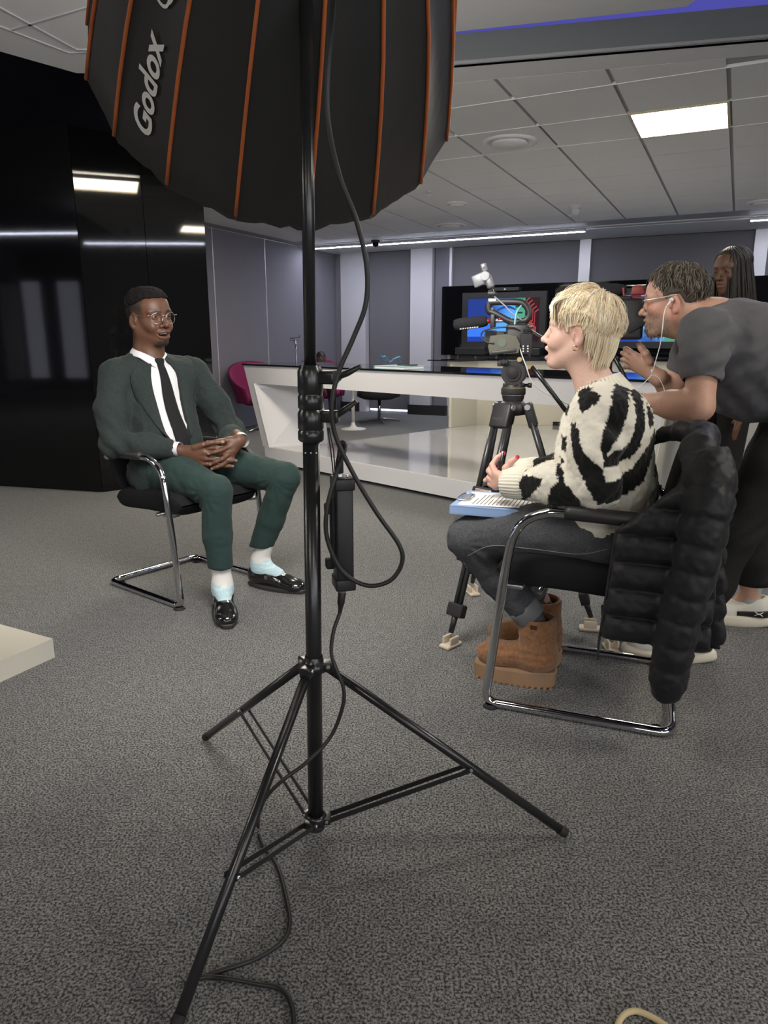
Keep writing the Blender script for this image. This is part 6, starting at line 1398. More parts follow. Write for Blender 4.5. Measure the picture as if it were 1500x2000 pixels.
Vt = np.stack([B0 - sd_ * wv, B0 + sd_ * wv, B0 + dirs * Ln + np.array([0, 0, -.002])], 1).reshape(-1, 3); Ft = np.arange(len(Vt)).reshape(-1, 3)
put('jumper_fuzz', mkmesh('jumper_fuzz', Vt, Ft, M_KNIT, cols=np.repeat(CA[pick], 3, 0)), jumper, kind='stuff')
# ribbed collar and cuffs
M_RIB = mat('cream rib knit', (.70, .66, .55), .95, bump=.3, scale=700, sheen=.3)
def rib(name, P, r, nr, depth):
    P = np.asarray(P, float); n = nr * 4; o = MB(); T = np.gradient(P, axis=0); T /= np.linalg.norm(T, axis=1)[:, None]; fr0 = frame_from(T[0]); x = fr0[:, 0]; V = []
    a = np.arange(n) * 2 * math.pi / n; rad = 1 + depth * np.abs(np.sin(a * nr / 2))
    for i in range(len(P)):
        x = x - T[i] * (x @ T[i]); x /= np.linalg.norm(x); y = np.cross(T[i], x); V.append(P[i] + r[i] * rad[:, None] * (np.cos(a)[:, None] * x + np.sin(a)[:, None] * y))
    F = [(i * n + k, i * n + (k + 1) % n, (i + 1) * n + (k + 1) % n, (i + 1) * n + k) for i in range(len(P) - 1) for k in range(n)]
    o.add(np.concatenate(V), F, True); return o.build(name, M_RIB, jumper, world=False)
for w_, e_, nm in ((wrL, elL, 'cuff'), (wrR, elR, 'cuff')):
    d_ = (w_ - e_) / np.linalg.norm(w_ - e_); rib(nm, [w_ - d_ * .058, w_ - d_ * .045, w_ - d_ * .03, w_ - d_ * .0, w_ + d_ * .020, w_ + d_ * .024, w_ + d_ * .018], [.044, .050, .050, .0475, .046, .042, .036], 30, .05)
rib('neckband', [nk + [-.018, 0, -.020], nk + [-.014, 0, -.008], nk + [-.006, 0, .012], nk + [.002, 0, .032], nk + [.003, 0, .034], nk + [.000, 0, .020]], [.088, .082, .072, .064, .058, .054], 34, .07)
# ---- jeans, socks, boots
M_JEAN = mat('washed charcoal denim', (.072, .074, .080), .9, bump=.3, scale=650, var=.35, spec=.15)
jn = SDF((-.24, -.24, .16), (.50, .26, .66), .006); jn.ell((-.06, 0, .535), (.15, .185, .095), k=.04)
for k_, a, y in ((kL, aL, .095), (kR, aR, -.095)): jn.chain([(-.07, y, .53), ((k_[0] - .07) / 2, (y + k_[1]) / 2, .545), k_ + [-.012, 0, 0]], [.092, .084, .068], k=.03); jn.chain([k_ + [-.004, 0, 0], (k_ + a) / 2, a + (k_ - a) * .18], [.067, .060, .054], k=.025)
for a, k_ in ((aL, kL), (aR, kR)):
    d_ = (k_ - a) / np.linalg.norm(k_ - a); jn.rbox(a + d_ * -.005, (.09, .09, .06), .004, frame_from(d_), k=.004, neg=True)
def jnfold(P, N):
    d = .0030 * vnoise(P, 30, 41) + .0016 * vnoise(P, 75, 42)
    for k_ in (kL, kR): r = np.linalg.norm(P - k_ - [-.07, 0, -.05], axis=1); ang = np.arctan2(P[:, 2] - k_[2], P[:, 0] - k_[0]); d += .007 * np.exp(-(r / .075) ** 2) * np.sin(ang * 13 + P[:, 1] * 30)
    return d
jeans = soft('jeans', jn, M_JEAN, wom, it=2, disp=jnfold); bj = bvh_of(jeans)
M_STITCH = mat('pale stitching', (.28, .29, .30), .9)
for pts in ([(912, 1086), (960, 1066), (1040, 1072), (1130, 1082), (1190, 1072)], [(1120, 1135), (1155, 1128), (1185, 1110), (1204, 1088)], [(906, 1098), (930, 1140), (965, 1195)]):
    P = []
    for u, v in smooth_path([(a, b, 0) for a, b in pts], 10)[:, :2]:
        p0 = tolocal(wom, EYE[None])[0]; p1 = wl(u, v, .1); d_ = (p1 - p0) / np.linalg.norm(p1 - p0); h = cast(bj, p0, d_, 4.)
        if h: P.append(h[0] + h[1] * .0006)
    if len(P) > 3: o = MB(); o.tube(np.array(P), .0009, 5); o.build('seam', M_STITCH, jeans, world=False)
M_SOCKG = mat('grey sock', (.085, .088, .092), .95, bump=.3, scale=800); M_CUFFJ = mat('pale denim cuff', (.17, .175, .18), .9, bump=.3, scale=650)
M_SUEDE = mat('tan suede', (.25, .125, .062), .95, bump=.35, scale=260, var=.28, spec=.08, sheen=.25); M_BSOLE = mat('tan rubber sole', (.29, .175, .10), .75)
gT, gH = [tolocal(wom, ground(u, v)[None])[0] for u, v in ((925, 1312), (1078, 1338))]
for a, k_, heel, ang in ((aL, kL, np.array([.088, .036, 0]), .0), (aR, kR, np.array([.092, -.125, 0]), -.14)):
    d_ = (k_ - a) / np.linalg.norm(k_ - a)
    o = MB(); o.tube([a + d_ * .012, a + d_ * .016, a + d_ * .05, a + d_ * .066, a + d_ * .064], [.044, .052, .0545, .0550, .050], 26, caps=False); o.build('turn_up', M_CUFFJ, jeans, world=False)
    o = MB(); an = heel + R3(az=ang) @ np.array([.055, 0, .16]); o.tube([an, (an + a) / 2, a + d_ * .04], [.044, .044, .044], 22); o.build('sock', M_SOCKG, wom, world=False)
    R_ = R3(az=ang); s = SDF(heel + [-.08, -.10, .03], heel + [.33, .12, .29], .005); s.T(R_, heel)
    s.ell((.055, 0, .10), (.062, .046, .062), k=.02); s.cap((.06, 0, .10), (.19, 0, .082), .048, .043, k=.03); s.ell((.195, 0, .085), (.070, .050, .040), k=.03); s.cap((.055, 0, .10), (.062, 0, .235), .060, .062, k=.03); s.cap((.062, 0, .21), (.064, 0, .30), .050, .054, k=.006, neg=True); s.rbox((.1, 0, .272), (.2, .2, .03), .003, k=.004, neg=True)
    s.rbox((.12, 0, .00), (.3, .2, .056), .003, k=.004, neg=True)
    bt = soft('boot', s, M_SUEDE, wom, it=1, disp=lambda P, N: .0028 * vnoise(P, 38, 51) + .0016 * np.sin(P[:, 2] * 130 + 6 * vnoise(P, 14, 5)) * np.exp(-((P[:, 2] - .13) / .04) ** 2))
    o = MB(); n = 36; pts = []
    for i in range(n): t = 2 * math.pi * i / n; x = .127 + .140 * math.cos(t); pts.append((x, math.copysign(min(1, abs(math.sin(t)) ** .45 * 1.02) * (.046 + .010 * math.sin(math.pi * np.clip((x + .01) / .28, 0, 1) * .9)), math.sin(t))))
    V = [heel + R_ @ np.array([(x - .127) * q + .127, y * q, z]) for z, q in ((0.0, .93), (.004, .97), (.008, .985), (.052, 1.0), (.058, .97)) for x, y in pts]
    F = [(i + k * n, (i + 1) % n + k * n, (i + 1) % n + (k + 1) * n, i + (k + 1) * n) for k in range(4) for i in range(n)] + [tuple(range(n - 1, -1, -1)), tuple(range(4 * n, 5 * n))]; o.add(V, F, False); o.build('platform_sole', M_BSOLE, bt, world=False)
    for i in range(14): 
        o = MB(); t = i / 13; o.box(heel + R_ @ np.array([.0 + .25 * t, .051 - .012 * abs(2 * t - 1) ** 3, .004]), (.010, .008, .007), R_); o.build('tread_lug', M_BSOLE, bt, world=False)
    o = MB(); o.box(heel + R_ @ np.array([.064, .0615, .222]), (.022, .003, .014), R_); o.build('brand_tab', mat('dark brown leather', (.05, .02, .01), .6), bt, world=False)
# ---- binder with papers on her lap
M_BIND = mat('light blue binder', (.26, .38, .62), .4); 
b0, b1 = wl(893, 1010, .12), wl(1065, 1012, .12); bz0 = .600
bn = empty('clipboard', 'light blue binder with a clipped printed sheet on the lap above the tan boots', 'clipboard', tuple(CHR_C + CHR_F * .29 + np.array([0, 0, bz0 - .015])), WR)
cx, wy = .285, .125; RB = R3(0, .0, 0)
for z, nm in ((-.0125, 'lower_cover'), (.0125, 'upper_cover')): o = MB(); o.box((cx - .29, 0, .015 + z), (.30, 2 * wy, .003)); o.build(nm, M_BIND, bn, world=False)
o = MB(); o.box((cx - .29, wy - .0015, .015), (.30, .003, .0245)); o.build('spine', M_BIND, bn, world=False)
o = MB(); o.box((cx - .29, -.002, .015), (.288, 2 * wy - .012, .021)); o.build('paper_stack', M_PAPER, bn, world=False)
o = MB(); o.grid(lambda u, v: (cx - .29 + .13 - .27 * u, -.105 + .21 * v, .0290 + .006 * math.sin(2.2 * u) * u), 14, 6); o.grid(lambda u, v: (cx - .29 + .13 - .27 * u, .105 - .21 * v, .0286 + .006 * math.sin(2.2 * u) * u), 14, 6); sht = o.build('printed_sheet', M_PAPER, bn, world=False)
for i in range(15):
    o = MB(); u = .16 + .048 * i; Lr = .075 * (1 if i % 4 else .6); o.grid(lambda a, v: (cx - .29 + .13 - .27 * (u + a * .012), .085 - Lr * 2 * v, .0294 + .006 * math.sin(2.2 * (u + a * .012)) * (u + a * .012)), 2, 6); o.build('text_line', mat('printed ink', (.12, .12, .13), .8), sht, world=False)
o = MB(); x_ = cx - .29 + .115; o.tube(smooth_path([(x_ + .012, -.05, .0325), (x_ + .030, -.046, .034), (x_ + .032, 0, .036), (x_ + .030, .046, .034), (x_ + .012, .05, .0325), (x_ - .006, .04, .034), (x_ - .004, .0, .036), (x_ - .006, -.04, .034)], 4, True), .0028, 6, closed=True); o.box((x_ + .012, 0, .0322), (.018, .10, .004)); o.build('clip', M_STEEL, bn, world=False)
# pen in her hand
pp0 = CHR_C + CHR_F * (pl_[0] + .006) + L_W * (pl_[1] - .030) + np.array([0, 0, pl_[2] + .002]); pn = empty('pen', 'black and silver pen held upright by the person in the jumper', 'pen', tuple(pp0), WR)
o = MB(); o.lathe([(.001, -.03), (.004, -.018), (.0045, 0), (.0045, .075), (.0035, .080), (.001, .081)], (0, 0, 0), (-.12, .05, 1), 14); o.build('barrel', M_BLACK, pn, world=False)
o = MB(); o.cyl((-.006, .0085, .05), (-.0105, .0102, .085), .0014); o.build('pocket_clip', M_SILVER, pn, world=False)

# ---------------------------------------------------------------- puffer jacket over the back of her chair
pj = empty('puffer_jacket', 'black quilted puffer jacket hung over the back of the right visitor chair', 'jacket', tuple(CHR_C + CHR_F * -.30), WR)
M_PUFF = mat('black puffer nylon', (.011, .011, .0125), .55, bump=.4, scale=45, var=.12, spec=.28, sheen=.04)
jj = lambda u, v, off: tolocal(pj, onplane(u, v, CHR_C + L_W * off, L_W)[None])[0]
s = SDF((-.20, -.34, .16), (.38, .44, 1.0), .0062)
def puff(g, per=.074, ph=0.):
    f_ = ((g + ph) / per) % 1.0; return 1 - np.abs(2 * f_ - 1) ** 3.2
# back sheet behind the backrest
def sheet(a, b, g):
    top = .825 - .5 * np.maximum(np.abs(b) - .14, 0); xx = -.020 - .050 * np.clip((.80 - g) / .5, 0, 1) - .10 * (g - .5) * 0
    th = .010 + .019 * puff(g); d = np.abs(a - xx) - th
    return np.maximum(np.maximum(d, np.abs(b + .0) - .235), np.maximum(.285 + 0 * a - g, g - top))
s.fn(sheet, (-.14, -.27, .26), (.08, .27, .88), k=.02)
# over the top of the backrest and collar
s.chain([(.035, -.17, .842), (.005, -.06, .855), (.005, .06, .858), (.015, .16, .840)], [.034, .036, .038, .040], k=.03)
s.chain([(.02, .07, .868), (.06, .03, .872), (.11, -.01, .855), (.165, -.035, .812)], [.030, .027, .020, .008], k=.02); s.chain([(.02, -.05, .865), (.07, -.08, .855), (.11, -.10, .83)], [.028, .022, .010], k=.02)
# near front panel hanging down the left side of the chair
fp = [jj(*q, .285) for q in ((1212, 1030), (1170, 1250), (1300, 1262), (1370, 870), (1275, 955))]
def flap(a, b, g):
    t = np.clip((g - .30) / .45, 0, 1); xf = .235 - .030 * t - 1.0 * np.maximum(g - .62, 0); yy = .300 - .020 * t - .30 * np.maximum(g - .74, 0); th = .004 + .020 * puff(g, .078, .012) * np.clip((xf - a) / .02 + .3, 0, 1)
    return np.maximum(np.maximum(np.abs(b - yy) - th, a - xf), np.maximum(np.maximum(-.05 - a, .305 + .0 * a - g), g - .86))
s.fn(flap, (-.08, .20, .28), (.36, .36, .88), k=.02)
s.cap((.02, .15, .825), (.01, .25, .785), .048, .048, k=.03)
# sleeve: a chain of stuffed rings
A0, A1 = np.array([-.010, .255, .800]), np.array([.040, .335, .175]); n_ = 9
ctrl = smooth_path([A0, (-.005, .315, .70), (.015, .335, .52), (.040, .340, .34), A1 + [.01, 0, .02]], 12); cum = np.concatenate([[0], np.cumsum(np.linalg.norm(np.diff(ctrl, axis=0), axis=1))]); tot = cum[-1]
def sleeve(a, b, g):
    D = np.full(np.broadcast(a, b, g).shape, 9., np.float32); A_ = np.zeros_like(D)
    for (p, q, c0_) in zip(ctrl[:-1:2], ctrl[2::2], cum[:-1:2]):
        e = q - p; L2 = e @ e; t = np.clip(((a - p[0]) * e[0] + (b - p[1]) * e[1] + (g - p[2]) * e[2]) / L2, 0, 1)
        d = np.sqrt((a - p[0] - t * e[0]) ** 2 + (b - p[1] - t * e[1]) ** 2 + (g - p[2] - t * e[2]) ** 2); m_ = d < D; D = np.where(m_, d, D); A_ = np.where(m_, c0_ + t * math.sqrt(L2), A_)
    f_ = (A_ / tot * n_) % 1.0; r = (.067 - .017 * A_ / tot) * (1 - .13 * np.abs(2 * f_ - 1) ** 3.5); return D - r
s.fn(sleeve, (-.12, .17, .12), (.14, .44, .92), k=.012)
puffer = soft('shell', s, M_PUFF, pj, it=1, disp=lambda P, N: .0030 * vnoise(P * [1, 1, .8], 38, 61) + .0022 * vnoise(P, 85, 62))
zp = [np.array([.2365 - .030 * np.clip((g - .30) / .45, 0, 1) - 1.0 * max(g - .62, 0), .300 - .020 * np.clip((g - .30) / .45, 0, 1), g]) for g in np.linspace(.31, .64, 16)]
o = MB(); o.tube(zp, .0042, 8); zo_ = o.build('zip', mat('black zip tape', (.008, .008, .008), .6), pj, world=False)
o = MB(); o.box((.237, .302, .30), (.008, .005, .02)); o.box((.238, .302, .262), (.007, .003, .055)); o.build('zip_pull', M_BLACK, zo_, world=False)
# ---------------------------------------------------------------- camera operator in the grey T-shirt
OP_C = np.array([1.30, 2.58, 0]); OP_F = np.array([-.953, .303, 0]); OP_L = np.array([-.303, -.953, 0]); OPR = math.atan2(OP_F[1], OP_F[0])
op = empty('person', 'person in a grey T-shirt bending to a viewfinder, right hand raised', 'person', tuple(OP_C), OPR)
def ol(u, v, off): return tolocal(op, onplane(u, v, OP_C + OP_L * off, OP_L)[None])[0]
H_R = R3(0, math.radians(6), math.radians(-9)); H_C = np.array([.272, 0, 1.270]); H_S = 1.0
nk = np.array([.120, 0, 1.185])
shL, shR, elL, wrL, elR = [np.array(p) for p in [(.175, .185, 1.150), (.150, -.185, 1.150), (.178, .262, .915), (.355, .120, .915), (.235, -.21, .925)]]
rw = ol(1287, 738, -.15)
hipL, hipR = np.array([-.20, .10, .90]), np.array([-.20, -.10, .90])
kL, kR, aL, aR = [np.array(p) for p in [(.02, .20, .47), (-.085, -.135, .48), (.115, .225, .11), (-.135, -.20, .12)]]
def hz(u, v, d=0.): return ol(u, v, -.15 + d)
body = SDF((-.36, -.36, .05), (.56, .36, 1.40), .010, .0027, rx=[(.14, .47)], ry=[(-.22, .11)], rz=[(1.12, 1.38), (.98, 1.10)])
lipO, lowO = head(body, H_R, H_C, H_S, mouth=.0, nose=1.15, neck=nk, neck_r=.060, lidgap=.003)
body.chain([nk, (0, 0, 1.10), (-.18, 0, .95)], [.09, .14, .14], k=.05); body.cap(shL, shR, .06, k=.04)
body.chain([shL, elL, (elL + wrL) / 2, wrL], [.056, .047, .045, .031], k=.02); body.chain([shR, elR, rw], [.054, .045, .029], k=.02)
body.ell((elL + wrL) / 2 + (elL - wrL) * .22 + np.array([0, .004, -.002]), (.07, .046, .048), frame_from(wrL - elL)[:, [2, 0, 1]], k=.03)
# left hand on the pan bar (behind the jumper)
pl_ = wrL + np.array([.055, -.02, -.004])
for q in (.026, .009, -.008, -.024): body.cap(wrL, pl_ + [.01, .3 * q, q], .025, .0135, k=.012); body.chain([pl_ + [.01, .3 * q, q], pl_ + [.036, -.02, q], pl_ + [.026, -.048, q - .004]], [.011, .010, .0085], k=.003)
for h, k_, a in ((hipL, kL, aL), (hipR, kR, aR)): body.chain([h, k_, a, a + np.array([.06, 0, -.05])], [.08, .055, .036, .022], k=.02)
# raised right hand: open palm seen from the thumb side
Kn = [hz(1240, 694, .012), hz(1236, 701, .004), hz(1235, 709, -.006), hz(1240, 718, -.014)]
for k_ in Kn: body.cap(rw, k_, .027, .0145, k=.014)
body.ell(hz(1256, 708, -.002), (.032, .016, .030), k=.02)
TF = [((1231, 687), (1224, 682), (1220, 680), .012), ((1224, 694), (1218, 690), (1215, 689), .002), ((1224, 704), (1218, 702), (1215, 702), -.010), ((1229, 716), (1223, 716), (1219, 718), -.018)]
tips = []
for k_, (a_, b_, c_, d_) in zip(Kn, TF): P = [k_, hz(*a_, d_), hz(*b_, d_ - .012), hz(*c_, d_ - .026)]; body.chain(P, [.0125, .0110, .0100, .0082], k=.003); tips.append(P[-1])
P = [hz(1268, 706, .022), hz(1261, 691, .034), hz(1253, 680, .036), hz(1247, 671, .034)]; body.chain(P, [.0175, .0140, .0120, .0092], k=.008); tips.append(P[-1])
SKO = np.array([.50, .29, .21])
def op_col(P):
    c = np.tile(SKO, (len(P), 1)); c *= (1 + .08 * vnoise(P, 35, 3))[:, None]; Q = (P - H_C) @ H_R / H_S; onh = np.linalg.norm(Q, axis=1) < .19
    c = mixc(c, .5 * onh * np.exp(-(np.linalg.norm((Q - [.06, .05, -.03]) * [1, .6, 1], axis=1) / .03) ** 2), (.60, .22, .16)); c = mixc(c, .45 * (np.abs(Q[:, 1]) > .072) * onh, (.62, .24, .19))
    stub = np.clip((-.030 - Q[:, 2] + .55 * np.clip(Q[:, 0] - .05, -.05, .02) - .0) / .02, 0, 1) * np.clip((Q[:, 0] + .005) / .02, 0, 1) * np.clip((Q[:, 2] + .155) / .02, 0, 1) * onh; c = mixc(c, stub * (.60 + .3 * vnoise(P, 240, 9)), (.16, .125, .10))
    c = mixc(c, (.0075 - near_chain(Q, lowO)) / .003 * .6 * onh, (.40, .14, .12))
    for y in (-1, 1): c = mixc(c, (.0060 - near_chain(Q, [(.092, y * .012, .022), (.087, y * .034, .026), (.073, y * .050, .021)])) / .003 * .7 * onh, (.10, .07, .05))
    return c
soft('body', body, skin_mat('skin'), op, col=op_col, it=1)
eyes_teeth(op, H_R, H_C, H_S, (.10, .09, .07), gaze=H_R @ np.array([1, 0, 0]), teeth=False)
M_GREYH = mat('salt and pepper hair', (1, 1, 1), .6, attr='Col', spec=.3)
GC = [(.13, .11, .085), (.09, .075, .058), (.23, .20, .165), (.06, .05, .038), (.16, .135, .105)]
hs = SDF(H_C - [.16, .13, .14], H_C + [.14, .13, .16], .0055); hs.T(H_R, H_C, H_S)
def opcap(a, b, g):
    k0 = np.sqrt(((a + .014) / .102) ** 2 + (b / .081) ** 2 + ((g - .034) / .084) ** 2); d = (k0 - 1) * .09
    line = np.where(a > .05, .070, np.where(a > .012, .070 - (.05 - a) * 2.2, np.where(a > -.028, .018, .018 - (-.028 - a) * 3.2))); return np.maximum(d, np.maximum(line, -.085) - g + 0 * b)
hs.fn(opcap, (-.14, -.11, -.12), (.12, .11, .15), k=.003); soft('hair', hs, M_GREYH, op, col=lambda P: np.tile(np.array([.07, .058, .045]), (len(P), 1)), it=1, disp=lambda P, N: .004 * vnoise(P, 60, 5))
op_end = lambda a: np.interp(abs(a), [0, .5, .9, 1.15, 1.4, 1.7, 2.1, 3.2], [1.30, 1.35, 1.62, 1.72, 1.45, 1.50, 1.80, 1.85])
strands('curls', op, M_GREYH, H_R, H_C, H_S, (.100, .079, .083), (-.014, 0, .034), (-.30, 0, 1.), 2300, op_end, .0013, seed=13, lift=.012, start=(.0, .85), segs=9, cols=GC, wig=.0030, wigf=7, lenmul=.6, swirl=.3)
# beard: short bristles on cheeks and chin
bd_ = MB(); rg = np.random.default_rng(3); CC = []
for i in range(900):
    t = rg.uniform(0, 1); y = (1 if rg.random() < .7 else -1) * rg.uniform(.0, 1) ** .7; 
    z = -.058 - .062 * t + .03 * (abs(y) > .75); x = .096 - .075 * abs(y) ** 1.7 - .020 * max(0, (t - .6) / .4); yy = y * (.052 - .018 * t); p = np.array([x, yy, z]); 
    if abs(yy) < .02 and z > -.082: continue
    d_ = np.array([.35, y * .25, -.8]) + rg.normal(size=3) * .25; d_ /= np.linalg.norm(d_); L_ = rg.uniform(.010, .022); n0 = bd_.n
    bd_.tube(H_C + (np.array([p - d_ * .006, p + d_ * L_ * .5, p + d_ * L_]) * H_S) @ H_R.T, [.0011, .0010, .0003], 3, caps=False); CC.append(np.tile(np.array(GC[rg.integers(5)]) * rg.uniform(.8, 1.7), (bd_.n - n0, 1)))
put('beard', mkmesh('beard', np.concatenate(bd_.V), np.array(bd_.F), M_GREYH, cols=np.concatenate(CC)), op)
# glasses
def hl_(p): return H_C + H_R @ (np.array(p) * H_S)
gl = MB(); M_SPEC = mat('dark spectacle frame', (.02, .02, .022), .3)
for y in (-1, 1): gl.tube([hl_((.1035 - .006 * max(0, math.cos(t)), y * (.033 + .023 * math.cos(t)), .0 + .017 * math.sin(t))) for t in np.linspace(0, 2 * math.pi, 24, endpoint=False)], .0016, 6, closed=True)
gl.tube([hl_((.103, .010, .003)), hl_((.106, 0, .005)), hl_((.103, -.010, .003))], .0016, 6); gf = gl.build('glasses_frame', M_SPEC, op, world=False)
for y in (-1, 1): t = MB(); t.tube(smooth_path([hl_((.093, y * .058, .006)), hl_((.085, y * .074, .008)), hl_((.03, y * .080, .010)), hl_((-.018, y * .080, .014))], 4), .0022, 6, flat=(1, 1.4)); t.build('temple_arm', mat('silver temple', (.6, .6, .58), .3, metal=.7), gf, world=False)
# T-shirt
M_TEE = mat('grey cotton jersey', (.105, .103, .110), .95, bump=.12, scale=700, var=.06, spec=.12, sheen=.08)
s = SDF((-.44, -.34, .78), (.34, .34, 1.30), .0062)
s.chain([nk + [-.035, 0, -.03], (.02, 0, 1.105), (-.12, 0, 1.045), (-.26, 0, .985)], [.115, .150, .160, .150], k=.06); s.ell((.05, 0, 1.06), (.17, .165, .14), k=.05); s.ell((-.08, 0, .985), (.20, .155, .135), R3(0, .35), k=.05)
s.cap(shL + [0, -.03, -.005], shR + [0, .03, -.005], .078, k=.05); s.cap(nk + [-.02, .03, -.01], shL + [0, -.01, .01], .06, .072, k=.04); s.cap(nk + [-.02, -.03, -.01], shR + [0, .01, .01], .06, .072, k=.04)
for sh0, el0, sg in ((shL, elL, 1), (shR, elR, -1)): d_ = (el0 - sh0); s.chain([sh0, sh0 + d_ * .35 + [0, sg * .008, 0], sh0 + d_ * .62 + [0, sg * .004, 0]], [.078, .070, .064], k=.03); dn_ = d_ / np.linalg.norm(d_); s.rbox(sh0 + d_ * .62 + dn_ * .06, (.085, .085, .05) if sg > 0 else (.075, .075, .05), .004, frame_from(dn_), k=.004, neg=True); s.cap(sh0 + d_ * (.5 if sg > 0 else .9), sh0 + d_ * (.75 if sg > 0 else .95), .055, .057, k=.004, neg=True)
s.cap(nk + [.012, 0, .0], nk + [.10, 0, .06], .066, .075, k=.006, neg=True)
wv = np.array([-.30, 0, -.30]); wv = wv / np.linalg.norm(wv); s.rbox(np.array([-.27, 0, .93]) + wv * .13, (.3, .3, .08), .01, frame_from(wv), k=.01, neg=True)
def teef(P, N):
    d = .0035 * vnoise(P * [.7, 1, 1.3], 18, 71) + .0018 * vnoise(P, 50, 72)
    r = np.linalg.norm((P - [.08, .16, 1.05]) * [1, .6, 1], axis=1); d += .0075 * np.exp(-(r / .16) ** 2) * np.sin(P[:, 0] * 45 + P[:, 2] * 85 + 3 * vnoise(P, 8, 73)); return d + .005 * np.exp(-((P[:, 2] - .92) / .08) ** 2) * np.sin(P[:, 0] * 60 - P[:, 2] * 60 + 4 * vnoise(P, 9, 74))
tee = soft('t_shirt', s, M_TEE, op, it=2, disp=teef)
# trousers
M_TRB = mat('black denim', (.017, .0165, .016), .9, bump=.3, scale=600, var=.25, spec=.15)
s = SDF((-.42, -.32, .13), (.26, .34, 1.0), .0066); s.ell((-.20, 0, .90), (.135, .175, .11), R3(0, .5), k=.04)
for h, k_, a in ((hipL, kL, aL), (hipR, kR, aR)): s.chain([h, (h + k_) / 2 + [.005, 0, 0], k_, (k_ + a) / 2, a + [0, 0, .07]], [.105, .094, .078, .070, .064], k=.03); s.rbox(a + [0, 0, .0], (.11, .11, .062), .004, k=.004, neg=True)
trs = soft('trousers', s, M_TRB, op, it=2, disp=lambda P, N: .0035 * vnoise(P * [1, 1, .6], 22, 81) + .004 * np.exp(-((P[:, 2] - .50) / .08) ** 2) * np.sin(P[:, 2] * 90 + P[:, 0] * 60))
for a in (aL, aR): o = MB(); o.tube([a + [0, 0, .058], a + [0, 0, .056], a + [0, 0, .10], a + [0, 0, .101]], [.060, .0685, .0700, .064], 26, caps=False); o.build('turn_up', M_TRB, trs, world=False)
# sneakers
M_SNK = mat('white sneaker mesh', (.58, .56, .50), .8, bump=.3, scale=600); M_SNS = mat('cream foam sole', (.62, .57, .46), .7); M_SOCKM = mat('pale green sock', (.42, .48, .41), .95, bump=.3, scale=700)
for a, heel, ang in ((aL, np.array([.045, .225, 0]), .12), (aR, np.array([-.225, -.20, 0]), .05)):
    o = MB(); o.tube([a + [0, 0, -.05], a + [0, 0, .02], a + [0, 0, .075]], [.042, .040, .043], 20); o.build('sock', M_SOCKM, op, world=False)
    R_ = R3(az=ang); L_ = .31; s = SDF(heel + [-.08, -.12, .0], heel + [.36, .14, .18], .0052); s.T(R_, heel)
    s.ell((.055, 0, .075), (.060, .040, .060), k=.01); s.cap((.06, 0, .07), (.19, 0, .055), .043, .040, k=.03); s.ell((.22, 0, .050), (.080, .047, .034), k=.03); s.ell((.085, 0, .15), (.052, .032, .060), k=.008, neg=True); s.rbox((.15, 0, -.02), (.4, .4, .05), .001, k=.004, neg=True)
    up = soft('sneaker', s, M_SNK, op, it=2)
    o = MB(); n = 36; pts = []
    for i in range(n): t = 2 * math.pi * i / n; x = L_ / 2 + (L_ / 2 + .012) * math.cos(t) - .004; pts.append((x, math.copysign(min(1, abs(math.sin(t)) ** .5 * 1.03) * (.042 + .012 * math.sin(math.pi * np.clip(x / L_, 0, 1)) ** 1.5), math.sin(t))))
    V = [heel + R_ @ np.array([(x - L_ / 2) * q + L_ / 2, y * q, z + (.012 * max(0, abs(2 * x / L_ - 1) - .55) if z < .01 else 0)]) for z, q in ((0.0, .90), (.006, .97), (.020, 1.0), (.036, .98), (.044, .93)) for x, y in pts]
    F = [(i + k * n, (i + 1) % n + k * n, (i + 1) % n + (k + 1) * n, i + (k + 1) * n) for k in range(4) for i in range(n)] + [tuple(range(n - 1, -1, -1)), tuple(range(4 * n, 5 * n))]; o.add(V, F, True); o.build('sole', M_SNS, up, world=False)
    bv = bvh_of(up); cap_ = []
    for x in np.linspace(.0, .14, 12): cap_.append([heel + R_ @ np.array([x, .12, z]) for z in np.linspace(.046, .082 - .12 * x, 5)])
    blk_ = drape('heel_panel', up, mat('black sneaker panel', (.012, .012, .013), .5), bv, cap_, R_ @ np.array([0, -1., 0]), .0008, .0012, 0)
    # emblem: two interlocking arcs
    e = MB()
    for sg in (-1, 1):
        P = []
        for t in np.linspace(-1, 1, 9):
            q = cast(bv, heel + R_ @ np.array([.062 + t * .015, .12, .064 + sg * (.0085 - .0105 * (1 - abs(t)) ** 1.0)]), R_ @ np.array([0, -1., 0])); 
            if q: P.append(q[0] + (R_ @ np.array([0, 1., 0])) * .0032)
        if len(P) > 2: e.tube(np.array(P), .0017, 5)
    if e.V: e.build('emblem', mat('white print', (.75, .75, .72), .6), blk_, world=False)
# white earphone lead
def oc(u, v, off): 
    q = ol(u, v, off); return OP_C + OP_F * q[0] + OP_L * q[1] + np.array([0, 0, q[2]])
ear = empty('earphones', 'white wired earphones worn by the person in the grey T-shirt', 'earphones', tuple(oc(1310, 590, .09)))
M_EAR = mat('white plastic', (.78, .77, .74), .4)
o = MB(); o.tube(smooth_path([oc(*q) for q in [(1311, 588, .085), (1303, 596, .098), (1297, 612, .105), (1294, 640, .13), (1290, 670, .17), (1282, 700, .20), (1275, 725, .21), (1272, 733, .21), (1262, 744, .21), (1245, 760, .20), (1225, 775, .19)]], 7), .0016, 6); o.build('lead', M_EAR, ear)
o = MB(); o.tube(smooth_path([oc(*q) for q in [(1272, 733, .21), (1280, 733, .21), (1289, 742, .21), (1297, 760, .21), (1296, 775, .2)]], 7), .0014, 6); o.build('lead_branch', M_EAR, ear)
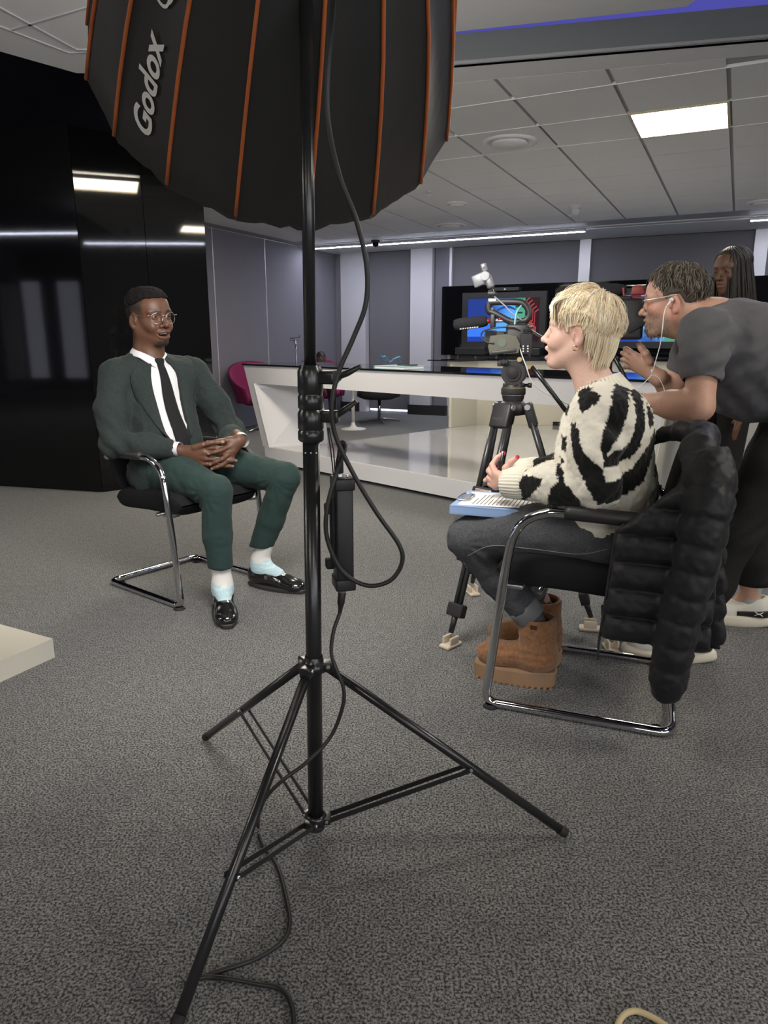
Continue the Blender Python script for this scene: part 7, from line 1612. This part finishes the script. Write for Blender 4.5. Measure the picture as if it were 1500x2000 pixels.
o = MB(); q = oc(1311, 586, .086); o.lathe([(.001, -.004), (.007, -.002), (.0075, .004), (.001, .008)], q, OP_L, 14); o.cyl(q, oc(1304, 596, .096), .003); o.build('earbud', M_EAR, ear)
o = MB(); o.cyl(oc(1274, 721, .21), oc(1273, 731, .21), .0032); o.build('splitter', M_EAR, ear)

# ---------------------------------------------------------------- woman with long braids, standing behind
bw = aty(1428, 540, 3.75); BR_F = np.array([math.cos(math.radians(207)), math.sin(math.radians(207)), 0]); BRR = math.radians(207)
bra = empty('person', 'person in a black leather jacket standing at the back right', 'person', (bw[0], bw[1], 0), BRR); bra.scale = (.955, .955, .955)
H_R = R3(0, math.radians(9), math.radians(0)); H_C = np.array([.0, 0, 1.545]); H_S = .98; nk = np.array([-.035, 0, 1.36])
s = SDF((-.22, -.30, .05), (.24, .30, 1.70), .013, .0042, rx=[(-.11, .14)], ry=[(-.10, .10)], rz=[(1.40, 1.67)])
lipB, lowB = head(s, H_R, H_C, H_S, mouth=.0, nose=1.25, fem=1., neck=nk, neck_r=.048, lidgap=.0026)
s.ell((-.04, 0, 1.18), (.09, .13, .18), k=.03).ell((-.04, 0, .95), (.10, .15, .13), k=.04); s.cap((-.04, -.16, 1.30), (-.04, .16, 1.30), .05, k=.03)
for y in (-1, 1):
    s.chain([(-.04, y * .17, 1.30), (-.05, y * .22, 1.04), (.05, y * .20, .82)], [.045, .038, .028], k=.02); s.chain([(-.03, y * .085, .92), (-.02, y * .09, .50), (-.03, y * .09, .10), (.07, y * .09, .07)], [.075, .05, .036, .03], k=.02)
    for q in range(4): s.chain([(.06, y * .20, .80), (.07 + .008 * q, y * .195, .73), (.075 + .006 * q, y * .19, .68)], [.016, .010, .008], k=.006)
    s.chain([(.06, y * .19, .80), (.085, y * .17, .76)], [.014, .009], k=.006)
SKB = np.array([.115, .055, .032])
def bcol(P):
    c = np.tile(SKB, (len(P), 1)); Q = (P - H_C) @ H_R / H_S; c = mixc(c, (.0075 - near_chain(Q, lowB)) / .003, (.10, .03, .025)); c = mixc(c, (.0065 - near_chain(Q, lipB)) / .003, (.07, .025, .02))
    for y in (-1, 1): c = mixc(c, (.0055 - near_chain(Q, [(.092, y * .012, .021), (.088, y * .032, .026), (.073, y * .052, .020)])) / .003 * .9, (.012, .008, .007))
    return c
soft('body', s, skin_mat('skin'), bra, col=bcol, it=1); eyes_teeth(bra, H_R, H_C, H_S, (.02, .011, .007), gaze=H_R @ np.array([1, .1, 0]), teeth=False)
o = MB(); q = H_C + H_R @ (np.array([.104, .0165, -.036]) * H_S); o.lathe([(.001, -.002), (.0028, 0), (.001, .002)], q, (.5, 1, 0), 10); o.build('nose_stud', M_SILVER, bra, world=False)
M_BRAID = mat('dark braids', (1, 1, 1), .55, attr='Col', bump=.9, scale=210, spec=.35); DC = [(.020, .017, .013), (.030, .025, .017), (.014, .012, .010)]
s = SDF(H_C - [.14, .12, .06], H_C + [.12, .12, .14], .007); s.T(H_R, H_C, H_S)
def bcap(a, b, g): k0 = np.sqrt(((a + .014) / .100) ** 2 + (b / .080) ** 2 + ((g - .034) / .079) ** 2); return np.maximum((k0 - 1) * .09, np.where(a > .03, .052, np.where(a > .0, .052 - (.03 - a) * 2, -.01)) - g + 0 * b)
s.fn(bcap, (-.13, -.11, -.05), (.11, .11, .13), k=.003); soft('hair', s, M_BRAID, bra, col=lambda P: np.tile(np.array(DC[0]), (len(P), 1)), it=1)
strands('braids', bra, M_BRAID, H_R, H_C, H_S, (.101, .082, .081), (-.014, 0, .034), (.15, 0, 1.), 120, lambda a: np.interp(abs(a), [0, .6, .95, 1.3, 3.2], [.70, .80, 1.45, 1.75, 1.85]), .0062, seed=21, lift=.004, start=(.0, .25), segs=9, hang=.42, cols=DC, sides=6, flat=(1, .8), jit=.03, start_fn=lambda a, rg: rg.uniform(.0, .35))
M_LEA = mat('black leather', (.013, .013, .012), .33, bump=.5, scale=60, var=.15, spec=.55)
s = SDF((-.24, -.34, .70), (.20, .34, 1.46), .0085); s.ell((-.035, 0, 1.18), (.125, .175, .20), k=.04); s.ell((-.035, 0, .95), (.135, .185, .16), k=.05); s.cap((-.045, -.15, 1.30), (-.045, .15, 1.30), .075, k=.05)
for y in (-1, 1): s.chain([(-.04, y * .175, 1.295), (-.05, y * .225, 1.04), (.045, y * .205, .85)], [.072, .062, .048], k=.03); s.chain([(-.09, y * .05, 1.385), (-.02, y * .085, 1.365), (.05, y * .11, 1.30), (.095, y * .13, 1.22)], [.03, .028, .026, .022], k=.015)
s.cap(nk + [.02, 0, -.12], nk + [.02, 0, .15], .062, .075, k=.01, neg=True)
s.fn(lambda a, b, g: np.maximum(np.abs(b) - (.02 + .16 * np.clip((g - 1.0) / .4, 0, 1)), .03 - a), (-.0, -.2, .7), (.25, .2, 1.46), k=.01, neg=True)
s.rbox((0, 0, .70), (.16, .16, .10), .01, k=.01, neg=True); jl = soft('leather_jacket', s, M_LEA, bra, it=2, disp=lambda P, N: .005 * vnoise(P, 20, 91))
o = MB(); o.lathe([(.006, 0), (.006, .003), (.001, .005)], (.07, .155, 1.305), (.5, .6, .5), 12); o.build('stud', M_SILVER, jl, world=False)
s = SDF((-.2, -.2, .78), (.2, .2, 1.36), .011); s.ell((-.03, 0, 1.16), (.108, .155, .20), k=.03).ell((-.03, 0, .95), (.115, .16, .15), k=.04); soft('black_top', s, mat('black cotton', (.010, .010, .010), .9), bra, it=2)
s = SDF((-.2, -.24, .06), (.18, .24, 1.02), .012); s.ell((-.03, 0, .92), (.125, .17, .10), k=.04)
for y in (-1, 1): s.chain([(-.03, y * .09, .90), (-.02, y * .092, .50), (-.03, y * .09, .10)], [.09, .066, .055], k=.03)
soft('trousers', s, M_TRB, bra, it=2)
for y in (-1, 1): shoe(bra, 'shoe', (-.10, y * .09, 0), 0., .26, 'dress', M_LEA, M_SOLEB)

# ---------------------------------------------------------------- seated person far behind the desk
fp_ = np.array([t2[0], t2[1], 0]); FR = math.radians(-75)
far = empty('person', 'person seated far back in the magenta chair, half hidden behind the desk', 'person', tuple(fp_), FR); far.scale = (.85, .85, .85)
H_R = R3(0, math.radians(12), 0); H_C = np.array([-.02, 0, 1.02]); nk = np.array([-.05, 0, .86]); H_S = 1.0
s = SDF((-.24, -.30, .06), (.56, .30, 1.18), .014, .006, rx=[(-.14, .12)], ry=[(-.1, .1)], rz=[(.88, 1.14)])
head(s, H_R, H_C, H_S, mouth=0., nose=1.2, neck=nk, neck_r=.05); s.ell((-.06, 0, .70), (.10, .15, .17), k=.04); s.cap((-.05, -.16, .80), (-.05, .16, .80), .05, k=.03)
for y in (-1, 1): s.chain([(-.05, y * .17, .80), (.0, y * .24, .56), (.20, y * .10, .56)], [.045, .04, .028], k=.02); s.chain([(.2, y * .1, .56), (.27, y * .06, .545)], [.025, .016], k=.02); s.chain([(-.04, y * .09, .52), (.40, y * .10, .50), (.40, y * .10, .10), (.48, y * .10, .09)], [.08, .06, .04, .03], k=.02)
soft('body', s, skin_mat('skin'), far, col=lambda P: np.tile(SKB, (len(P), 1)), it=1); eyes_teeth(far, H_R, H_C, H_S, (.02, .011, .007), teeth=False)
s = SDF(H_C - [.14, .12, .08], H_C + [.12, .12, .15], .008); s.T(H_R, H_C, H_S); s.fn(lambda a, b, g: np.maximum((np.sqrt(((a + .014) / .106) ** 2 + (b / .084) ** 2 + ((g - .036) / .09) ** 2) - 1) * .09, np.where(a > .03, .055, np.where(a > 0, .055 - (.03 - a) * 2, -.02)) - g + 0 * b), (-.13, -.11, -.07), (.11, .11, .14), k=.003); soft('hair', s, M_BRAID, far, col=lambda P: np.tile(np.array(DC[2]), (len(P), 1)), it=1, disp=lambda P, N: .006 * vnoise(P, 60, 3))
s = SDF((-.26, -.32, .44), (.5, .32, .92), .012); s.ell((-.06, 0, .69), (.125, .175, .19), k=.04); s.cap((-.05, -.15, .80), (-.05, .15, .80), .07, k=.04)
for y in (-1, 1): s.chain([(-.05, y * .17, .80), (.0, y * .24, .57), (.17, y * .12, .57)], [.065, .055, .042], k=.03)
soft('dark_shirt', s, mat('dark cloth', (.02, .02, .026), .9), far, it=2)
s = SDF((-.24, -.24, .10), (.52, .24, .62), .012); s.ell((-.05, 0, .53), (.14, .17, .085), k=.04)
for y in (-1, 1): s.chain([(-.05, y * .09, .53), (.40, y * .10, .51), (.40, y * .10, .14)], [.09, .07, .055], k=.03)
soft('trousers', s, M_TRB, far, it=2)
for y in (-1, 1): shoe(far, 'shoe', (.35, y * .10, 0), 0., .26, 'dress', M_SHOEB, M_SOLEB)
